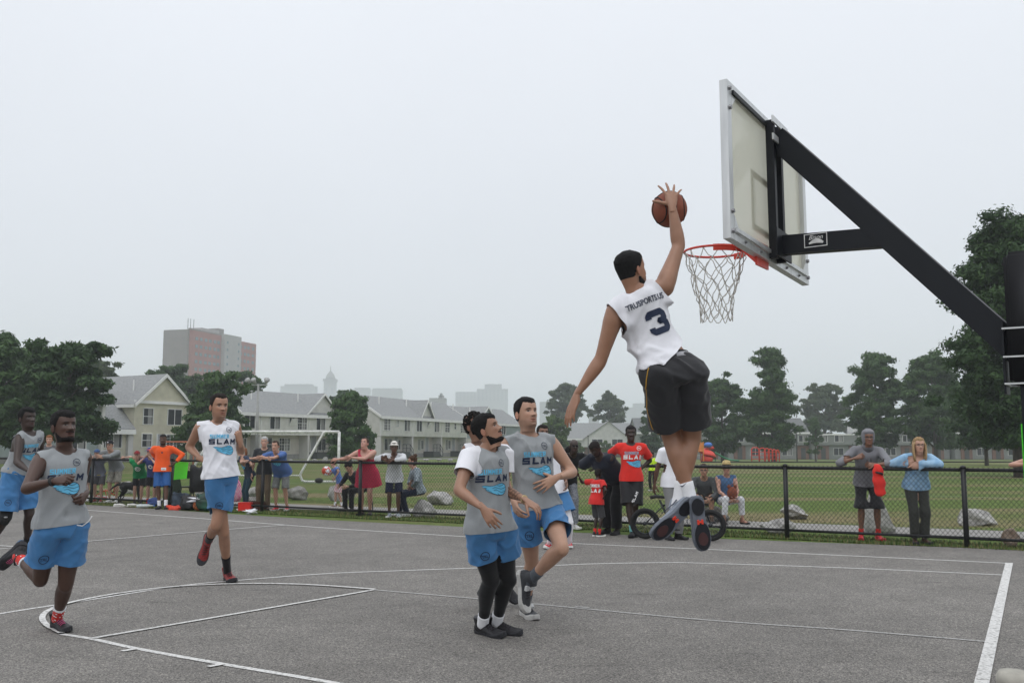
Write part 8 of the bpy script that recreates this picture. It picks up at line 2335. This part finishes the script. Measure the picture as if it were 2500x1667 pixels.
for i, (px, py, rz) in enumerate(((292, 1236, .1), (324, 1236, -.1), (354, 1239, .25))):
    c = gr(px, py); t = thing(('slipper', 'slipper', 'white_bottle')[i], ('white slip-on shoe on the court edge, nearest the dog', 'white slip-on shoe between its mate and the bottle', 'clear white bottle lying on the court edge by the blue sacks')[i], ('shoe', 'shoe', 'bottle')[i], c, rz, 'pair of white slip-ons' if i < 2 else None)
    t.scale = (.74, .74, .74)
    if i < 2:
        mb = MB(); mb.tube([(-.19, 0, .035), (-.15, 0, .05), (-.05, 0, .06), (.06, 0, .055), (.15, 0, .035), (.19, 0, .02)], [(.03, .03), (.055, .045), (.058, .045), (.062, .04), (.055, .03), (.02, .015)], 12, up0=(0, 0, 1)); mb.build('upper', M_slip, t, True); mb = MB(); mb.box((0, 0, .009), (.40, .12, .018)); mb.build('sole', M_sole_white, t); mb = MB(); mb.ball((-.08, 0, .098), (.07, .04, .012), 10, 6); mb.build('opening', M_rubber, t, True)
    else:
        mb = MB(); mb.tube([(-.26, 0, .06), (-.24, 0, .06), (.10, 0, .06), (.20, 0, .06), (.26, 0, .06)], [.03, .055, .055, .025, .02], 14); mb.build('bottle_body', mat('pale_plastic', (.55, .60, .60), .3), t, True); mb = MB(); mb.tube([(.262, 0, .06), (.30, 0, .06)], .024, 10); mb.build('bottle_cap', M_pl_blue, t, True)
c = gr(385, 1243); bag('royal blue cloth bag on the turf behind the shoes of the man in orange', 376, 1236, (.34, .22, .22), mat('royal_nylon', (.03, .06, .19), .7, .2), 11, 'cloth_bag', 'bag', False)
c = gr(608, 1262); t = thing('red_tin', 'red box on the turf under the ponytailed woman', 'box', gr(600, 1247)); mb = MB(); mb.box((0, 0, .09), (.30, .2, .18)); mb.build('box_body', M_redtee, t); mb = MB(); mb.box((0, 0, .19), (.31, .21, .018)); mb.build('box_lid', M_red, t)
t = thing('crate', 'dark red low crate beside the red box', 'crate', gr(628, 1246))
for z in (.04, .11, .18):
    for y in (-.1, .1): mb = MB(); mb.box((0, y, z), (.34, .02, .05)); mb.build('slat', mat('dark_red_wood', (.10, .03, .022), .8), t)
for x in (-.16, .16): mb = MB(); mb.box((x, 0, .11), (.02, .178, .2)); mb.build('end_board', mat('dark_red_wood', (.10, .03, .022)), t)
t = thing('paper_cup', 'crumpled white paper bag on the turf near the fence post', 'paper bag', gr(613, 1254)); blob('paper', (0, 0, .04), (.11, .07, .05), M_tee_white, t, 21, rough=.25)
# the green poster hung on the fence
c = on_fence((448 - CX) / F_PX * 23.5 , 0); q0 = at(432, 1128, 23.35)
t = thing('green_poster', 'neon green poster board hanging on the fence beside the man in orange', 'poster', (q0[0], q0[1], 0)); w_, hh = .46, .40
mb = MB(); o3 = -np.array([*FN, 0]) * .05
mb.prism([FD3 * 0 + Z3 * 1.10 + o3, FD3 * .47 + Z3 * 1.08 + o3, FD3 * .43 + Z3 * .70 + o3, FD3 * -.03 + Z3 * .66 + o3], -np.array([*FN, 0]) * .006); mb.build('poster_board', mat('neon_green_card', (.11, .80, .035), .6, .06), t)
# folding chairs behind the fence
def folding_chair(label, px, Y, rz):
    x = (px - CX) / F_PX * Y; t = thing('folding_chair', label, 'chair', (x, Y, 0), rz, 'black folding chairs')
    mb = MB(); mb.box((0, 0, .44), (.42, .40, .025)); mb.build('seat', M_rubber, t); mb = MB(); mb.box((0, .22, .74), (.42, .02, .20), [(1, 0, 0), (0, .97, .2), (0, -.2, .97)]); mb.build('backrest', M_rubber, t)
    for sx in (-.22, .22):
        mb = MB(); mb.tube([(sx, -.22, 0), (sx, .0, .42), (sx, .24, .86)], .012, 8); mb.build('leg', M_iron, t, True); mb = MB(); mb.tube([(sx * .9, .26, 0), (sx * .9, -.12, .46)], .012, 8); mb.build('leg', M_iron, t, True)
    return t
folding_chair('black folding chair behind the fence near the neon green poster', 458, 24.6, .6)
folding_chair('black folding chair under the seated person in black trousers', 888, 22.35, .3)
folding_chair('black folding chair draped with dark clothes behind the tall runner', 496, 24.3, -.2)
t = thing('dark_jacket', 'dark jacket thrown over the folding chair behind the tall runner', 'jacket', (((494 - CX) / F_PX * 24.2), 24.15, 0)); blob('jacket_cloth', (0, 0, .62), (.24, .20, .36), mat('black_nylon', (.016, .016, .018)), t, 14)
t = thing('pink_bag', 'pink and white bag behind the legs of the ponytailed woman', 'bag', (((581 - CX) / F_PX * 23.2), 23.2, 0)); blob('bag_body', (0, 0, .42), (.13, .10, .34), mat('pink_print', (.72, .12, .32), .7, .3, 14, col2=(.8, .55, .62)), t, 15); mb = MB(); mb.tube([(-.08, 0, .7), (0, 0, .88), (.08, 0, .7)], .012, 6); mb.build('handle', M_tee_white, t, True)
t = thing('green_tarp', 'dull green cloth hanging over the fence foot behind the man in orange', 'cloth', (((424 - CX) / F_PX * 23.9), 23.95, 0)); blob('cloth_drape', (0, 0, .42), (.20, .10, .52), mat('dull_green_cloth', (.05, .075, .05), .9), t, 16, rough=.14)
# the ball in the child's hands
c = at(797, 1149, 23.15); t = thing('soccer_ball', 'red and white ball carried by the child on the grass', 'ball', c)
V, F = ellipsoid((0, 0, 0), (.112, .112, .112), 28, 18); V = np.array(V); me = me_from('ball_cover', V, F, True); me.materials.append(mat('red_ball', (.60, .075, .035), .5)); me.materials.append(M_tee_white)
ico = [nrm(v) for v in ((0, 1, 1.618), (0, -1, 1.618), (0, 1, -1.618), (0, -1, -1.618), (1, 1.618, 0), (-1, 1.618, 0), (1, -1.618, 0), (-1, -1.618, 0), (1.618, 0, 1), (-1.618, 0, 1), (1.618, 0, -1), (-1.618, 0, -1))]
me.polygons.foreach_set('material_index', [1 if max(np.dot(nrm(np.mean(V[list(f)], 0)), i) for i in ico[::2] + ico[1:4:2]) > .90 else 0 for f in F]); link('ball_cover', me, None, t)

# ---------------------------------------------------------------- the black dog
dx = (331 - CX) / F_PX * 25.0; dog = thing('dog', 'black dog standing behind the fence, tail raised, beside the boy in green', 'dog', (dx, 25.0, 0)); D_ = .80
V, F = [], []
def add(vf):
    k = len(V); V.extend([np.asarray(v, float) * D_ for v in vf[0]]); F.extend([tuple(i + k for i in q) for q in vf[1]])
add(tube([(-.36, 0, .56), (-.28, 0, .57), (-.10, 0, .56), (.10, 0, .55), (.26, 0, .56), (.36, 0, .60)], [(.06, .07), (.105, .125), (.098, .115), (.115, .155), (.12, .175), (.07, .10)], 16, up0=(0, 0, 1)))
add(tube([(.28, 0, .62), (.42, 0, .76), (.50, 0, .84)], [(.085, .11), (.065, .08), (.06, .07)], 12)); add(ellipsoid((.53, 0, .87), (.105, .075, .08), 14, 10)); add(tube([(.58, 0, .86), (.70, 0, .83), (.74, 0, .825)], [(.055, .055), (.038, .038), (.022, .024)], 12))
for sy in (-1, 1):
    add(ellipsoid((.47, sy * .075, .86), (.035, .014, .07), 8, 6))
    add(tube([(.27, sy * .085, .52), (.25, sy * .085, .34), (.27, sy * .085, .18), (.265, sy * .085, .03), (.30, sy * .085, .02)], [(.06, .07), (.042, .045), (.03, .03), (.028, .028), (.02, .02)], 10)); add(ellipsoid((.295, sy * .085, .025), (.05, .034, .025), 8, 6))
    add(tube([(-.28, sy * .085, .55), (-.22, sy * .09, .40), (-.30, sy * .09, .28), (-.38, sy * .09, .20), (-.36, sy * .09, .04)], [(.085, .10), (.06, .075), (.035, .04), (.026, .03), (.026, .026)], 10)); add(ellipsoid((-.335, sy * .09, .025), (.05, .034, .025), 8, 6))
me = remesh(V, F, .014, 4); set_smooth(me); link('body', me, mat('black_fur', (.010, .009, .009), .6, .4, 40, .5, 120), dog)
mb = MB(); mb.tube([np.array(q) * D_ for q in ((-.36, 0, .60), (-.46, 0, .60), (-.58, 0, .52), (-.70, 0, .42))], [.036, .030, .024, .010], 8); mb.build('tail', mat('black_fur', (.01, .009, .009)), dog, True)
mb = MB(); mb.tube([np.array((.40 + .05 * math.sin(a) * .5, .085 * math.cos(a), .75 + .085 * math.sin(a))) * D_ for a in np.linspace(0, 2 * PI, 17)[:-1]], .010, 6, False, closed=True); mb.build('collar', M_red, dog, True)
# a fallen bicycle behind the fence near the boys
t = thing('fallen_bicycle', 'small red and silver bicycle lying in the grass by the boy in the blue cap', 'bicycle', (((268 - CX) / F_PX * 25.9), 25.9, 0))
for x in (-.28, .30):
    mb = MB(); mb.tube([(x + .20 * math.cos(a), .06 * math.sin(a), .14 + .13 * math.sin(a)) for a in np.linspace(0, 2 * PI, 21)[:-1]], .016, 6, False, closed=True); mb.build('wheel', M_tyre, t, True)
for pts in ([(-.28, 0, .14), (0, .02, .30), (.30, 0, .14)], [(-.02, .02, .30), (.05, .0, .10), (-.28, 0, .14)], [(.22, 0, .24), (.26, -.04, .40)]): mb = MB(); mb.tube(pts, .014, 6); mb.build('frame_tube', M_pl_red, t, True)
# a bird on a roof and a white cap of concrete at the near corner of the court
H2 = None
c = gr(2478, 1672); t = thing('concrete_cap', 'pale rounded concrete stub at the near corner of the court', 'bollard', c); mb = MB(); mb.tube([(0, 0, -.02), (0, 0, .055), (0, 0, .085), (0, 0, .09)], [.105, .105, .085, .02], 24); mb.build('stub', mat('pale_concrete', (.42, .40, .35), .9, .15, 12), t, True)

# ================================================================ the mist
hz = MB(); hz.box((0, 1260, 42), (3600, 2700, 140)); haze = hz.build('haze', None); haze['kind'] = 'stuff'
hm_ = bpy.data.materials.new('mist'); hm_.use_nodes = True; n_ = hm_.node_tree.nodes; n_.clear(); ho_ = n_.new('ShaderNodeOutputMaterial'); pv_ = n_.new('ShaderNodeVolumePrincipled')
pv_.inputs['Density'].default_value = .00068; pv_.inputs['Color'].default_value = (.90, .95, 1.0, 1); pv_.inputs['Anisotropy'].default_value = .1
hm_.node_tree.links.new(pv_.outputs[0], ho_.inputs['Volume']); haze.data.materials.append(hm_)
